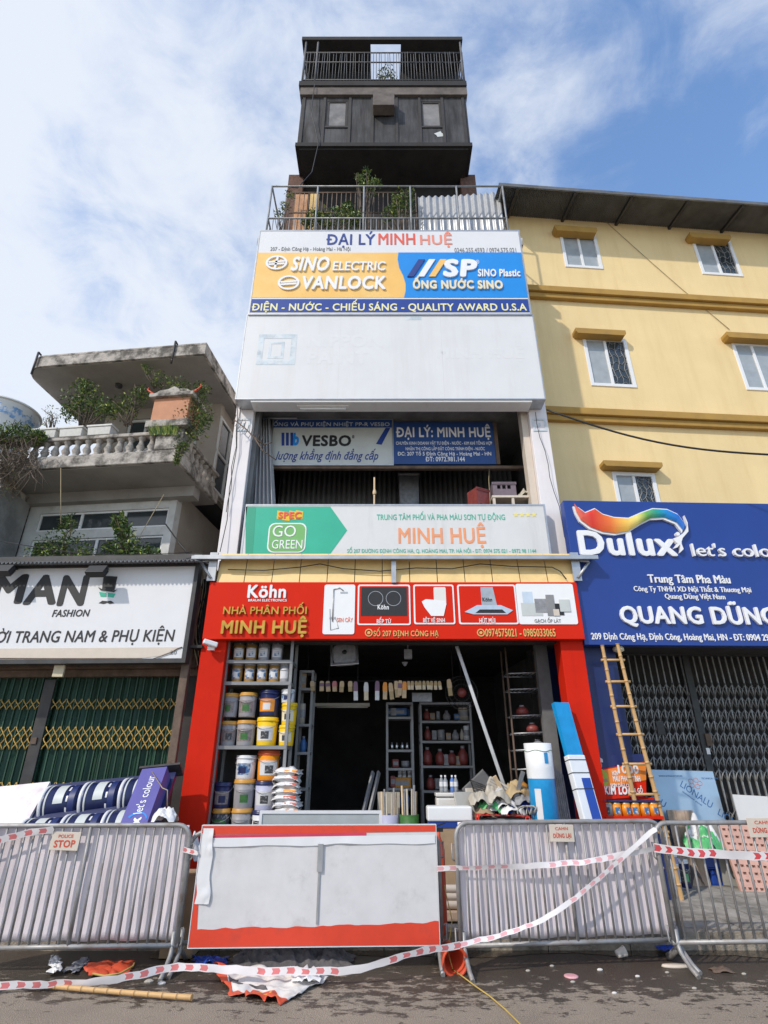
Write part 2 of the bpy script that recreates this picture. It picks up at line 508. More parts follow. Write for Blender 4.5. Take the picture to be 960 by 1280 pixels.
M('rust_metal', (0.16,0.11,0.08), 0.75, metal=0.2, var=0.35, dirt=0.6, dcol=(0.06,0.045,0.035), ds=4)
M('galv', (0.44,0.45,0.46), 0.45, metal=0.65, var=0.18, vs=12, dirt=0.35, dcol=(0.22,0.19,0.16), ds=6)
M('railing_grey', (0.26,0.27,0.28), 0.5, metal=0.35, var=0.25, dirt=0.5, dcol=(0.13,0.11,0.10), ds=4)
M('sooty_rail', (0.10,0.10,0.105), 0.6, metal=0.2, var=0.3)
M('steel', (0.60,0.61,0.62), 0.28, metal=0.9, var=0.1, vs=10)
M('gal_roof', (0.36,0.38,0.41), 0.5, metal=0.4, var=0.2, vs=4, dirt=0.4, dcol=(0.16,0.15,0.14), ds=3)
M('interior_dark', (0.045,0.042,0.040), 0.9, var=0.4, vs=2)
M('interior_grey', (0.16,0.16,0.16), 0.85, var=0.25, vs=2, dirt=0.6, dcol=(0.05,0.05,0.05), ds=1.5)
M('floor_tile', (0.16,0.14,0.12), 0.5, var=0.25, vs=5)
M('soot', (0.018,0.017,0.017), 0.8, var=0.5, vs=2.5, bump=0.25, bs=20, dirt=0.7, dcol=(0.034,0.030,0.027), ds=1.8, lo=0.4, hi=0.7)
M('soot_panel', (0.062,0.060,0.061), 0.6, metal=0.2, var=0.45, vs=1.6, dirt=0.95, dcol=(0.012,0.011,0.011), ds=1.3, streak=True, lo=0.35, hi=0.7)
M('soot_frame', (0.030,0.026,0.024), 0.7, var=0.4, vs=3)
M('soot_glass', (0.22,0.205,0.19), 0.35, var=0.35, vs=2.5, dirt=0.6, dcol=(0.05,0.045,0.04), ds=2, lo=0.4, hi=0.7)
M('soot_band', (0.14,0.118,0.103), 0.8, var=0.3, vs=3, dirt=0.6, dcol=(0.05,0.045,0.042), ds=2, lo=0.4, hi=0.7)
M('burnt_brick', (0.13,0.07,0.05), 0.9, var=0.5, vs=12, bump=0.5, bs=30)
M('board_orange', (0.52,0.27,0.13), 0.75, var=0.3, vs=4, dirt=0.4, dcol=(0.2,0.12,0.08), ds=3)
M('board_yellow', (0.62,0.42,0.16), 0.75, var=0.25, vs=4)
M('yellow_wall', (0.82,0.625,0.32), 0.85, var=0.06, vs=0.9, bump=0.2, bs=30, dirt=0.5, dcol=(0.66,0.46,0.21), ds=0.8, streak=True, lo=0.42, hi=0.78)
M('yellow_band', (0.42,0.245,0.055), 0.8, var=0.15, vs=4, dirt=0.5, dcol=(0.20,0.13,0.06), ds=2, lo=0.5, hi=0.75)
M('yellow_band_dark', (0.36,0.20,0.045), 0.8, var=0.2, vs=4, dirt=0.6, dcol=(0.10,0.07,0.04), ds=2.2)
M('upvc', (0.80,0.80,0.79), 0.4, var=0.03)
M('glass_curtain', (0.36,0.39,0.40), 0.12, var=0.12, vs=5, spec=0.6)
M('glass_dark', (0.035,0.045,0.05), 0.08, var=0.3, vs=2, spec=0.7)
M('roof_metal', (0.16,0.165,0.17), 0.55, metal=0.3, var=0.25, vs=3, dirt=0.5, dcol=(0.06,0.055,0.05), ds=2)
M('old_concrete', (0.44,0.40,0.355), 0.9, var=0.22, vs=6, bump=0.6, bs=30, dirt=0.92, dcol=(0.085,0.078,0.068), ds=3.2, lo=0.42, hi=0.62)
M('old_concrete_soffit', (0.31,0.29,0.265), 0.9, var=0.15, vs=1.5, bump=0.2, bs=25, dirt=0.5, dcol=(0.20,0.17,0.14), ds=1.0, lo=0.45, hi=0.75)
M('old_plaster', (0.36,0.315,0.26), 0.9, var=0.15, vs=2, bump=0.3, bs=25, dirt=0.7, dcol=(0.19,0.145,0.10), ds=1.0, lo=0.42, hi=0.7)
M('pale_frame', (0.60,0.60,0.57), 0.7, var=0.1, vs=4, dirt=0.5, dcol=(0.30,0.28,0.25), ds=3)
M('grey_wall', (0.33,0.32,0.305), 0.9, var=0.15, vs=2, bump=0.3, bs=25, dirt=0.7, dcol=(0.15,0.14,0.13), ds=1.6, lo=0.45, hi=0.7)
M('leaf_dark', (0.045,0.090,0.028), 0.5, var=0.3, vs=8)
M('leaf_mid', (0.115,0.19,0.045), 0.5, var=0.3, vs=8)
M('leaf_light', (0.33,0.38,0.085), 0.5, var=0.3, vs=8)
M('leaf_dry', (0.17,0.125,0.07), 0.8, var=0.3, vs=8)
M('grass', (0.06,0.14,0.025), 0.6, var=0.3, vs=8)
M('twig', (0.13,0.10,0.075), 0.9, var=0.3)
M('shrine_orange', (0.50,0.235,0.13), 0.75, var=0.12, vs=4, dirt=0.4, dcol=(0.28,0.14,0.08), ds=2.5)
M('pot_white', (0.62,0.61,0.57), 0.7, var=0.1, dirt=0.4, dcol=(0.3,0.28,0.24), ds=4)
M('tank_white', (0.72,0.72,0.71), 0.45, var=0.05)
M('tank_blue', (0.16,0.30,0.50), 0.45, var=0.3, vs=12, dirt=0.9, dcol=(0.66,0.68,0.70), ds=9, lo=0.42, hi=0.56)
# signs
M('s_blue', (0.012,0.045,0.25), 0.38, var=0.06, vs=1.5)
M('s_navy', (0.012,0.025,0.12), 0.45, var=0.1, vs=2)
M('s_royal', (0.015,0.05,0.27), 0.4, var=0.05)
M('s_sky', (0.01,0.25,0.70), 0.4, var=0.05)
M('s_orange', (0.85,0.50,0.13), 0.45, var=0.06, vs=1.2, dirt=0.6, dcol=(0.86,0.62,0.25), ds=0.7, lo=0.4, hi=0.65)
M('s_red', (0.64,0.022,0.006), 0.42, spec=0.12, var=0.05, vs=1.5)
M('s_red_flat', (0.60,0.020,0.006), 0.55, spec=0.1, var=0.08, vs=2.0, dirt=0.3, dcol=(0.40,0.02,0.010), ds=1.5, streak=True)
M('t_white', (0.82,0.82,0.82), 0.4, var=0.02)
M('t_cream', (0.78,0.70,0.50), 0.5, var=0.06)
M('t_navy', (0.02,0.05,0.24), 0.5, var=0.1)
M('t_red', (0.72,0.10,0.06), 0.5, var=0.08)
M('t_salmon', (0.78,0.26,0.18), 0.5, var=0.1)
M('t_yellow', (0.80,0.70,0.22), 0.5, var=0.06)
M('t_paleyellow', (0.80,0.76,0.42), 0.5, var=0.05)
M('t_gold', (0.62,0.36,0.07), 0.24, metal=0.85, var=0.25, vs=5)
M('t_goldpaint', (0.65,0.45,0.13), 0.4, var=0.1)
M('t_black', (0.016,0.016,0.017), 0.5, var=0.2)
M('t_grey', (0.25,0.25,0.25), 0.5)
M('ghost_blue', (0.50,0.58,0.63), 0.5, var=0.25, vs=5, dirt=0.7, dcol=(0.72,0.74,0.75), ds=4, lo=0.4, hi=0.6)
M('ghost_grey', (0.682,0.685,0.688), 0.5, var=0.05, vs=5, dirt=0.8, dcol=(0.70,0.70,0.70), ds=4, lo=0.4, hi=0.6)
M('s_teal', (0.03,0.42,0.27), 0.45, var=0.07, vs=2)
M('s_teal_dark', (0.025,0.33,0.20), 0.45, var=0.07, vs=2)
M('s_leaf', (0.17,0.42,0.13), 0.45, var=0.1, vs=2)
M('t_orange', (0.80,0.32,0.15), 0.5, var=0.1)
M('t_green', (0.08,0.46,0.33), 0.5, var=0.1)
M('s_old', (0.55,0.58,0.56), 0.5, var=0.08, vs=2, dirt=0.4, dcol=(0.4,0.4,0.38), ds=1.5)
M('s_oldblue', (0.02,0.07,0.25), 0.5, var=0.15, vs=2)
M('gold_foil', (0.86,0.62,0.27), 0.55, var=0.14, vs=2.5, dirt=0.5, dcol=(0.42,0.27,0.10), ds=2.5, lo=0.5, hi=0.75)
M('sign_cream', (0.62,0.54,0.45), 0.6, var=0.06)
M('r_red', (0.70,0.06,0.02), 0.4); M('r_orange', (0.80,0.24,0.03), 0.4); M('r_yellow', (0.80,0.52,0.08), 0.4); M('r_green', (0.14,0.38,0.08), 0.4)
M('r_teal', (0.02,0.34,0.30), 0.4); M('r_blue', (0.02,0.22,0.60), 0.4); M('r_pale', (0.55,0.65,0.75), 0.4)
# goods
M('gate_green', (0.026,0.075,0.048), 0.55, metal=0.2, var=0.25, vs=5, dirt=0.5, dcol=(0.03,0.035,0.028), ds=2.5)
M('gate_yellow', (0.52,0.34,0.09), 0.55, metal=0.2, var=0.25, vs=9)
M('gate_grey', (0.30,0.30,0.29), 0.5, metal=0.3, var=0.25, vs=8, dirt=0.5, dcol=(0.07,0.06,0.05), ds=5)
M('gate_post', (0.060,0.062,0.062), 0.55, metal=0.4, var=0.25)
M('b_grey', (0.30,0.29,0.30), 0.45, var=0.15, vs=9)
M('b_white', (0.68,0.68,0.69), 0.4, var=0.05)
M('b_lilac', (0.46,0.47,0.62), 0.4, var=0.08)
M('b_yellow', (0.80,0.52,0.02), 0.35, var=0.05)
M('b_orange', (0.80,0.28,0.015), 0.35, var=0.06)
M('b_navy', (0.015,0.022,0.085), 0.35, var=0.15)
M('lid_orange', (0.55,0.28,0.05), 0.45, var=0.1)
M('lid_red', (0.62,0.10,0.03), 0.4, var=0.06)
M('amber', (0.35,0.19,0.05), 0.35, var=0.2)
M('label_dark', (0.05,0.05,0.055), 0.45, var=0.3, vs=20, dirt=0.8, dcol=(0.30,0.30,0.30), ds=30, lo=0.54, hi=0.60)
M('label_green', (0.05,0.16,0.04), 0.45, var=0.3, vs=20)
M('label_blue', (0.06,0.16,0.35), 0.45, var=0.5, vs=18, dirt=0.9, dcol=(0.6,0.62,0.62), ds=16, lo=0.48, hi=0.56)
M('label_pink', (0.36,0.27,0.25), 0.5, var=0.5, vs=22, dirt=0.9, dcol=(0.16,0.15,0.15), ds=22, lo=0.46, hi=0.56)
M('bag_white', (0.74,0.73,0.72), 0.5, var=0.06, bump=0.3, bs=25)
M('bag_red', (0.55,0.08,0.04), 0.5, var=0.15)
M('shelf_grey', (0.26,0.26,0.26), 0.5, metal=0.3, var=0.15)
M('cardboard', (0.36,0.25,0.15), 0.85, var=0.15)
M('pale_wood', (0.62,0.46,0.28), 0.7, var=0.15, vs=14)
M('crate_mauve', (0.17,0.13,0.155), 0.6, var=0.2)
M('purple', (0.22,0.13,0.20), 0.6, var=0.15)
M('pink', (0.60,0.22,0.25), 0.6, var=0.15)
M('bristle', (0.72,0.62,0.45), 0.8, var=0.15, vs=20)
M('foil_tan', (0.45,0.33,0.17), 0.6, var=0.15)
M('film_white', (0.78,0.79,0.80), 0.35, var=0.04, bump=0.15, bs=14)
M('film_blue', (0.012,0.28,0.60), 0.30, var=0.15, vs=5, bump=0.15, bs=14)
M('film_deepblue', (0.015,0.06,0.36), 0.35, var=0.1)
M('ceramic', (0.74,0.71,0.66), 0.18, var=0.03)
M('plastic_grey', (0.34,0.33,0.30), 0.5, var=0.1)
M('plastic_beige', (0.44,0.40,0.33), 0.5, var=0.12)
M('black_plastic', (0.018,0.018,0.02), 0.45, var=0.2)
M('bottle_clear', (0.55,0.58,0.60), 0.12, var=0.1, spec=0.6, trans=0.5)
M('bottle_blue', (0.10,0.20,0.50), 0.15, var=0.1)
M('red_wire', (0.62,0.03,0.02), 0.4)
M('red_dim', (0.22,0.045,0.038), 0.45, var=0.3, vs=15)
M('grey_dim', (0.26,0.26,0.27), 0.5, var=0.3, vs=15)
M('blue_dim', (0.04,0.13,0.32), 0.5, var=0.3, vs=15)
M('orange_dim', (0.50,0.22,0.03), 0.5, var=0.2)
M('bamboo', (0.60,0.37,0.16), 0.55, var=0.2, vs=9, dirt=0.45, dcol=(0.30,0.17,0.07), ds=9)
M('bamboo_node', (0.30,0.17,0.07), 0.6, var=0.2)
M('skin', (0.45,0.27,0.19), 0.6); M('vest', (0.38,0.50,0.06), 0.6); M('helmet', (0.55,0.58,0.60), 0.5)
M('alu_film', (0.36,0.47,0.58), 0.30, metal=0.35, var=0.1, vs=2, spec=0.6)
M('alu_print', (0.05,0.15,0.36), 0.4)
M('wood', (0.42,0.31,0.23), 0.75, var=0.25, vs=10, dirt=0.5, dcol=(0.24,0.16,0.11), ds=5, streak=True)
M('pink_tile', (0.58,0.34,0.27), 0.75, var=0.15, vs=8)
M('crate_blue', (0.02,0.07,0.36), 0.4, var=0.12)
M('bag_green', (0.10,0.48,0.16), 0.45, var=0.2, bump=0.3, bs=18)
M('paint_purple', (0.36,0.30,0.46), 0.5, var=0.15)
M('barrier_steel', (0.34,0.335,0.33), 0.5, metal=0.35, var=0.3, vs=14, dirt=0.75, dcol=(0.17,0.125,0.095), ds=7, lo=0.45, hi=0.68)
M('barrier_sheet', (0.80,0.72,0.74), 0.6, var=0.06, vs=2, dirt=0.55, dcol=(0.40,0.34,0.34), ds=2.0, streak=True, lo=0.45, hi=0.75)
M('board_white', (0.63,0.62,0.62), 0.6, var=0.06, vs=5, dirt=0.75, dcol=(0.40,0.385,0.37), ds=3.4, lo=0.50, hi=0.80)
M('board_red', (0.68,0.055,0.022), 0.5, var=0.1, vs=4, dirt=0.5, dcol=(0.42,0.05,0.03), ds=4, lo=0.5, hi=0.7)
M('tape_white', (0.74,0.70,0.70), 0.4, var=0.06)
M('tape_red', (0.62,0.07,0.08), 0.4, var=0.12)
M('tape_mid', (0.66,0.19,0.19), 0.4, var=0.2)
M('tape_faded', (0.70,0.36,0.38), 0.4, var=0.12)
M('cloth_dark', (0.11,0.10,0.10), 0.9, var=0.45, vs=9, bump=0.6, bs=30)
M('litter_white', (0.68,0.64,0.60), 0.7, var=0.1, dirt=0.4, dcol=(0.35,0.3,0.25), ds=8)
M('litter_red', (0.60,0.08,0.03), 0.55, var=0.15)
M('rope_yellow', (0.50,0.35,0.09), 0.7)
M('cable_black', (0.012,0.012,0.013), 0.5)
M('cable_yellowish', (0.35,0.28,0.16), 0.6)
M('lamp_plate', (0.60,0.52,0.36), 0.5, var=0.1)
M('curtain', (0.42,0.42,0.43), 0.55, var=0.1, vs=4)
M('stone', (0.42,0.38,0.33), 0.9, var=0.2)
LEAFM = ['leaf_dark', 'leaf_mid', 'leaf_light']

# ------------------------------------------------------------------ the setting
g = MB(); g.box(-60, 60, -40, 120, -0.5, -0.02)
struct('terrain', g, 'soil')
KY = 6.62                                 # street edge of the kerb
rd = MB()
rd.add([(-60,-30,0),(60,-30,0),(60,KY,0),(-60,KY,0)], [(0,1,2,3)])
struct('road', rd, 'asphalt')
kb = MB()
for i in range(-30, 31):
    kb.box(i*0.8+0.004, i*0.8+0.796, KY, KY+0.16, -0.1, 0.15 + random.uniform(-.004,.004))
struct('kerb', kb, 'kerb')
pv = MB()
for i in range(-40, 41):
    for j in range(0, 8):
        x, y = i*0.4, KY+0.165+j*0.4
        pv.box(x+0.004, x+0.396, y+0.004, y+0.396, 0.0, 0.148 + random.uniform(-.004,.004) + j*0.004)
pv.box(-60, 60, KY+0.16, 10.5, -0.05, 0.139)
struct('pavement', pv, 'paving')
gw = MB()
pts = []
for i in range(61):
    x = -2.2 + i*0.115
    pts.append((x, KY-0.002, 0.004))
for i in range(60, -1, -1):
    x = -2.2 + i*0.115
    wdt = 0.30*(0.55 + 0.9*noise.noise(Vector((x*0.9, 3.1, 0))) + 0.35*noise.noise(Vector((x*4, 1.1, 0))))
    pts.append((x, KY-0.02-max(0.02, wdt), 0.004))
gw.add(pts, [tuple(range(len(pts)))][:0] + [(i, 121-i, 120-i, i+1) for i in range(60)])
struct('water', gw, 'gutter_water')
# ------------------------------------------------------------------ the narrow shop house
XL, XR, YF = -2.66, 2.92, 8.20
house = thing('shop_house', 'tall narrow white tube house with burnt black rooftop cabin and red shopfront', 'building', (0.12, YF, 0))
HW = dict(parent=house, world=True)
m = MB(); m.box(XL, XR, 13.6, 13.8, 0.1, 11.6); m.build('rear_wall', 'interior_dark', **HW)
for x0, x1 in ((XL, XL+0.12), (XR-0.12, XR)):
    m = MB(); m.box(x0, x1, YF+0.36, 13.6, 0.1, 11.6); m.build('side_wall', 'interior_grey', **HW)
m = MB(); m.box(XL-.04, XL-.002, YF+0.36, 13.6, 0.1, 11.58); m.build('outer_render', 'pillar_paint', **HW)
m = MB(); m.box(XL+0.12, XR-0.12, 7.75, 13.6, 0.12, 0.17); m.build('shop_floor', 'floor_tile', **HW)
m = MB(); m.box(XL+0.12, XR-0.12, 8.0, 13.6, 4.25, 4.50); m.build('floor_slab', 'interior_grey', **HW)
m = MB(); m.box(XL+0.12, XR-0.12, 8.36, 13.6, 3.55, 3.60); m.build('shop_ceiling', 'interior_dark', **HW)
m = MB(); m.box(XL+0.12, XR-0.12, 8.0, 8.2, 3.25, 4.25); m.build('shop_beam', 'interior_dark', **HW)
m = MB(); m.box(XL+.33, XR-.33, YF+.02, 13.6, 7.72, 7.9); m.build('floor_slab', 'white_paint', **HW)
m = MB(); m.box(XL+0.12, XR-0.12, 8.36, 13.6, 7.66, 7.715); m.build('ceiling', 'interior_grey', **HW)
m = MB(); m.box(XL, XR, YF, YF+0.15, 7.91, 11.45); m.build('facade_wall', 'white_paint', **HW)
m = MB(); m.box(XL-0.02, XR+0.02, YF-0.06, 13.7, 11.60, 11.80); m.build('terrace_slab', 'old_concrete', **HW)
for xa, xb in ((XL, XL+0.32), (XR-0.32, XR)):
    p = MB(); p.box(xa, xb, YF, YF+0.35, 4.40, 7.90); po = p.build('pillar', 'pillar_paint', bevel=0.01, **HW)
    # the faded blue square emblem at the head of the pillar
    q = MB(); cx = (xa+xb)/2; zc_ = 7.12
    frame_xz(q, cx-0.12, cx+0.12, zc_-0.13, zc_+0.13, 0.032, YF-0.012, YF-0.001)
    q.prism([(cx-0.03, YF-0.012, zc_-0.05), (cx+0.02, YF-0.012, zc_-0.02), (cx+0.02, YF-0.012, zc_+0.04), (cx-0.02, YF-0.012, zc_+0.03)], (0, 0.011, 0))
    q.build('emblem', 'ghost_blue', po, world=True)
# a lighter inner post and trim beside the right pillar
m = MB(); m.box(XR-0.44, XR-0.325, YF+0.10, YF+0.3, 4.5, 7.66); m.build('inner_post', 'sign_cream', **HW)
m = MB(); m.box(XL+0.325, XL+0.40, YF+0.12, YF+0.3, 4.5, 7.66); m.build('inner_post', 'interior_grey', **HW)
# red shopfront pillars
PD = 7.86
for (u0, u1, un0, un1) in ((252.5, 283, 222, 262), (700, 728.5, 712, 755)):
    a, b = W(u0, 803, PD).x, W(u1, 803, PD).x
    p = MB(); p.box(a, b, PD, PD+0.30, 0.14, 3.30); p.build('shopfront_pillar', 's_red_flat', bevel=0.006, **HW)
# golden foil panels above the red sign
m = MB()
x0, x1 = W(278, 715, 7.98).x, W(712, 715, 7.98).x
n = 13
for i in range(n):
    a = x0 + (x1-x0)*i/n; b = x0 + (x1-x0)*(i+1)/n - 0.012
    m.prism([(a, 7.758+0.004*(i % 2), 4.06), (b, 7.758+0.004*(i % 2), 4.06), (b, 7.85, 4.56), (a, 7.85, 4.56)], (0, 0.02, 0))
m.build('foil_panel', 'gold_foil', **HW)

# roof terrace railing
rl = MB(); RY = 8.17
zt, zm, zb = W(480,233,RY).z, W(480,273,RY).z, 11.8
xa, xb = W(338,250,RY).x, W(630,250,RY).x
for z in (zt, zm): rl.tube((xa,RY,z), (xb,RY,z), 0.022, 6)
for k in range(6):
    x = xa + (xb-xa)*k/5; rl.tube((x,RY,zb), (x,RY,zt), 0.022, 6)
for k in range(45):
    x = xa + (xb-xa)*k/44; rl.tube((x,RY,zb), (x,RY,zm), 0.010, 5)
for x in (xa, xb):
    for z in (zt, zm): rl.tube((x,RY,z), (x,RY+1.7,z), 0.02, 6)
    for k in range(1, 9): rl.tube((x,RY+k*0.19,zb), (x,RY+k*0.19,zm), 0.010, 5)
rl.build('terrace_railing', 'railing_grey', **HW)
ig = MB(); IY = 8.75
ia, ib, iz0, iz1 = W(362,255,IY).x, W(520,255,IY).x, W(440,266,IY).z, W(440,241,IY).z
for z in (iz0, iz1): ig.tube((ia,IY,z), (ib,IY,z), 0.02, 6)
for k in range(28):
    x = ia + (ib-ia)*k/27; ig.tube((x,IY,11.8), (x,IY,iz1), 0.011, 5)
ig.build('inner_grille', 'rust_metal', **HW)
cs = MB(); CY = 8.55
ca, cb_, cz0, cz1 = W(523,260,CY).x, W(627,260,CY).x, 11.8, W(576,246,CY).z
nn = 60
cs.sheet(lambda a, b: (ca+(cb_-ca)*a, CY+0.025*math.sin(a*nn*1.35), cz0+(cz1+0.35*a*a*0.5-cz0)*b), nn*3, 1)
cs.build('corrugated_screen', 'galv', solid=0.004, **HW)
for (u0,u1,v0,v1,mt) in ((367,385,243,266,'board_orange'),(386,399,242,266,'board_yellow')):
    m = MB(); a = W(u0,v1,9.0); b = W(u1,v0,9.0); m.box(a.x, b.x, 9.0, 9.03, 11.8, b.z); m.build('screen_board', mt, **HW)
for u in (372, 583):
    st = MB(); x = W(u, 236, 10.0).x; st.box(x-0.2, x+0.2, 9.7, 10.1, 11.8, 16.2)
    st.build('brick_stub', 'burnt_brick', **HW)

# ---- burnt rooftop cabin, a part of the house
FD = 8.92
za, zb2 = W(480,180,FD).z, W(480,122,FD).z         # wall panel foot and head
xa, xb = W(369.5,180,FD).x, W(590,180,FD).x
cab = MB(); cab.box(xa+0.06, xb-0.06, 9.9, 10.0, 11.8, za-0.02); cabin = cab.build('rooftop_cabin', 'soot', **HW)
CW = dict(parent=cabin, world=True)
m = MB(); m.box(xa, xb, FD-0.04, 10.0, za-0.14, za); m.box(xa+0.1, xb-0.1, FD+0.02, 10.0, za-0.2, za-0.141); m.build('soffit', 'soot', **CW)
px_w = lambda u, v, D=FD: W(u, v, D)
fr = MB()
wins = []
for (u0,u1,v0,v1) in ((408.5,434,126,158),(526.5,551.5,127,158)):
    wins.append((W(u0,142,FD).x, W(u1,142,FD).x, W(480,v1,FD).z, W(480,v0,FD).z))
w_ = MB(); wall_holes(w_, xa+0.04, xb-0.04, za, zb2, FD, FD+0.12, wins)
w_.build('cabin_wall', 'soot_panel', **CW)
sm = MB()
for u in (378, 404.5, 437, 465.5, 496, 525, 554, 580.5):
    x = W(u, 150, FD).x; sm.box(x-0.035, x+0.035, FD-0.03, FD-0.001, za+0.001, zb2)
for u0, u1 in ((404.5,437),(525,554)):
    a, b = W(u0,159,FD).x, W(u1,159,FD).x; z = W(480,159.5,FD).z; sm.box(a+0.036, b-0.036, FD-0.025, FD-0.001, z-0.03, z+0.03)
sm.build('wall_batten', 'soot_frame', **CW)
for a, b, z0, z1 in wins:
    m = MB(); frame_xz(m, a+0.002, b-0.002, z0+0.002, z1-0.002, 0.05, FD+0.01, FD+0.05); wo_ = m.build('window', 'soot_frame', **CW)
    q = MB(); q.box(a+0.05, b-0.05, FD+0.03, FD+0.04, z0+0.05, z1-0.05); q.build('window_pane', 'soot_glass', **CW)
# projecting box in the middle with its flap
bx0, bx1, bz0, bz1 = W(466.5,145,FD).x, W(493,145,FD).x, W(480,162,FD).z, W(480,132,FD).z
m = MB(); m.box(bx0, bx1, FD-0.30, FD-0.031, bz0+0.55, bz1); m.build('window_box', 'soot_band', bevel=0.01, **CW)
# broken hole at the right
h = MB(); c0 = W(549, 168, FD)
hp = [(c0.x+math.cos(t)*r_, c0.z+math.sin(t)*r_*0.9) for t, r_ in ((0,.13),(0.7,.09),(1.3,.15),(2.1,.10),(2.9,.14),(3.6,.08),(4.3,.13),(5.0,.11),(5.6,.14))]
h.xz(hp, FD-0.004, FD-0.001); h.build('broken_patch', 's_old', **CW)
bz_0, bz_1 = zb2, W(480,107.5,FD-0.1).z
m = MB(); m.box(W(376,115,FD).x, W(583,115,FD).x, FD-0.08, FD+0.2, bz_0, bz_1); m.build('fascia_band', 'soot_band', **CW)
pz0, pz1 = bz_1, W(480,102,FD-0.1).z
m = MB(); m.box(W(375,105,FD).x, W(582,105,FD).x, FD-0.12, 10.6, pz0, pz1); m.build('cabin_roof_slab', 'soot', **CW)
tz = W(480,53,FD-0.05).z; tz2 = tz+0.16
m = MB(); gx0, gx1 = W(464,75,9.6).x, W(500,75,9.6).x; ta_, tb_ = W(378.5,51,FD).x, W(577,51,FD).x
m.add([], []); m.prism([(ta_,FD-.12,tz),(tb_,FD-.12,tz),(tb_,10.8,tz),(gx1,10.8,tz),(gx1,FD,tz),(gx0,FD,tz),(gx0,10.8,tz),(ta_,10.8,tz)], (0,0,tz2-tz)); m.build('top_roof', 'soot', **CW)
la, lb = W(391,75,9.6).x, W(571,75,9.6).x
for a, b in ((la, gx0), (gx1, lb)):
    m = MB(); n = 14
    for i in range(n):
        p, q = a+(b-a)*i/n, a+(b-a)*(i+1)/n
        m.add([(p,9.6,pz1),(q,9.6+0.04,pz1),(q,9.64,tz),(p,9.6,tz)], [(0,1,2,3)])
    m.build('top_screen', 'soot', solid=0.01, **CW)
m = MB(); ry = FD-0.06
ra, rb = W(379,90,ry).x, W(580,90,ry).x
zz = [W(480,v,ry).z for v in (66, 78, 100)]
for z in zz: m.tube((ra,ry,z), (rb,ry,z), 0.02, 6)
for k in range(56):
    x = ra+(rb-ra)*k/55; m.tube((x,ry,pz1), (x+random.uniform(-.035,.035)*(k % 3 == 0),ry+random.uniform(-.02,.02),zz[0]), 0.0095, 5)
for x in (ra, ra+0.35, rb-0.03): m.tube((x,ry,pz1), (x,ry,tz), 0.03, 6)
for x in (ra, rb):
    for z in zz: m.tube((x,ry,z), (x,10.4,z), 0.018, 6)
    for k in range(1, 9): m.tube((x,ry+k*0.17,pz1), (x,ry+k*0.17,zz[0]), 0.0095, 5)
m.build('top_railing', 'sooty_rail', **CW)
m = MB(); m.path([(W(393,108,FD-.15).x,FD-.15,bz_1), W(389,140,FD-.2), W(394,160,FD-.15), W(398,180,FD-.1), W(390,215,FD-.3), W(372,235,8.4), W(345,232,8.2)], 0.012, 5)
tag(m.build('cable', 'cable_black', world=True), 'thin loose cable dangling down the front of the burnt cabin', 'cable')

# ------------------------------------------------------------------ signs on the shop house
def backing(pl, rect, root, mat, t=0.10, y0=0.0, name='panel', trim='metal_trim', tw=0.03):
    x0, x1, z0, z1 = rect
    m = MB(); m.box(x0, x1, y0, y0+t, z0, z1); p = m.build(name, mat, root)
    if trim:
        f = MB(); frame_xz(f, x0-tw, x1+tw, z0-tw, z1+tw, tw-0.001, y0-0.006, y0+t); f.build('frame', trim, root)
    return p
P1 = Pl(7.86)
bb = on(P1, 'billboard', 'large electrical brand billboard, orange and blue, topmost board on the shop house', 'sign')
bx0 = P1.loc(319,340).x; bx1 = P1.loc(655,340).x; bz1_ = P1.loc(480,289).z; bz0_ = P1.loc(480,392).z
backing(P1, (bx0,bx1,bz0_,bz1_), bb, 'sign_white', 0.14)
zA, zB, zC = P1.loc(480,316).z, P1.loc(480,372).z, P1.loc(480,374).z
m = MB(); m.box(bx0+0.005, bx1-0.005, -0.004, -0.001, zB, zA); m.build('orange_field', 's_orange', bb)
wave = [(498,316),(497,324),(499,335),(504,345),(507,355),(507,364),(505,372)]
pts = shape(P1, wave); pts = [(x, min(max(z, zB), zA)) for x, z in pts]
m = MB()
for i in range(len(pts)-1):
    m.xz([pts[i+1], (bx1-0.005, pts[i+1][1]), (bx1-0.005, pts[i][1]), pts[i]], -0.009, -0.0045)
m.build('blue_field', 's_sky', bb)
m = MB(); m.box(bx0+0.005, bx1-0.005, -0.004, -0.001, bz0_+0.03, zC); m.build('navy_strip', 's_royal', bb)
def L1(s, rect, mat, **k): return letter(bb, P1, s, rect, mat, **k)
L1('ĐẠI LÝ', (408,289.5,469,310), 't_navy', bold=0.02, off=-0.001)
L1('MINH', (473,292,519,306), 't_red', bold=0.02, off=-0.001); L1('HUỆ', (525,289.5,565,309.5), 't_salmon', bold=0.02, off=-0.001)
L1('207 - Định Công Hạ - Hoàng Mai - Hà Nội', (338,308.5,438,315), 't_grey', bold=0.005, off=-0.001)
L1('0246.255.4593 / 0974.575.021', (568,310,645,315.5), 't_grey', bold=0.005, off=-0.001)
L1('SINO', (364,322,412,340), 't_white', bold=0.035, shear=0.25, off=-0.005, depth=0.03)
L1('ELECTRIC', (416,328,482,339.5), 't_white', bold=0.02, shear=0.1, off=-0.005, depth=0.03)
L1('VANLOCK', (378,346,482,363), 't_white', bold=0.035, shear=0.1, off=-0.005, depth=0.03)
L1('SP', (553,325,597,347.5), 't_white', bold=0.05, shear=0.12, off=-0.01, depth=0.03)
L1('®', (595,325,599,330), 't_white', bold=0.0, off=-0.01)
L1('SINO Plastic', (597,337,650,346.5), 't_white', bold=0.03, shear=0.1, off=-0.01, depth=0.02)
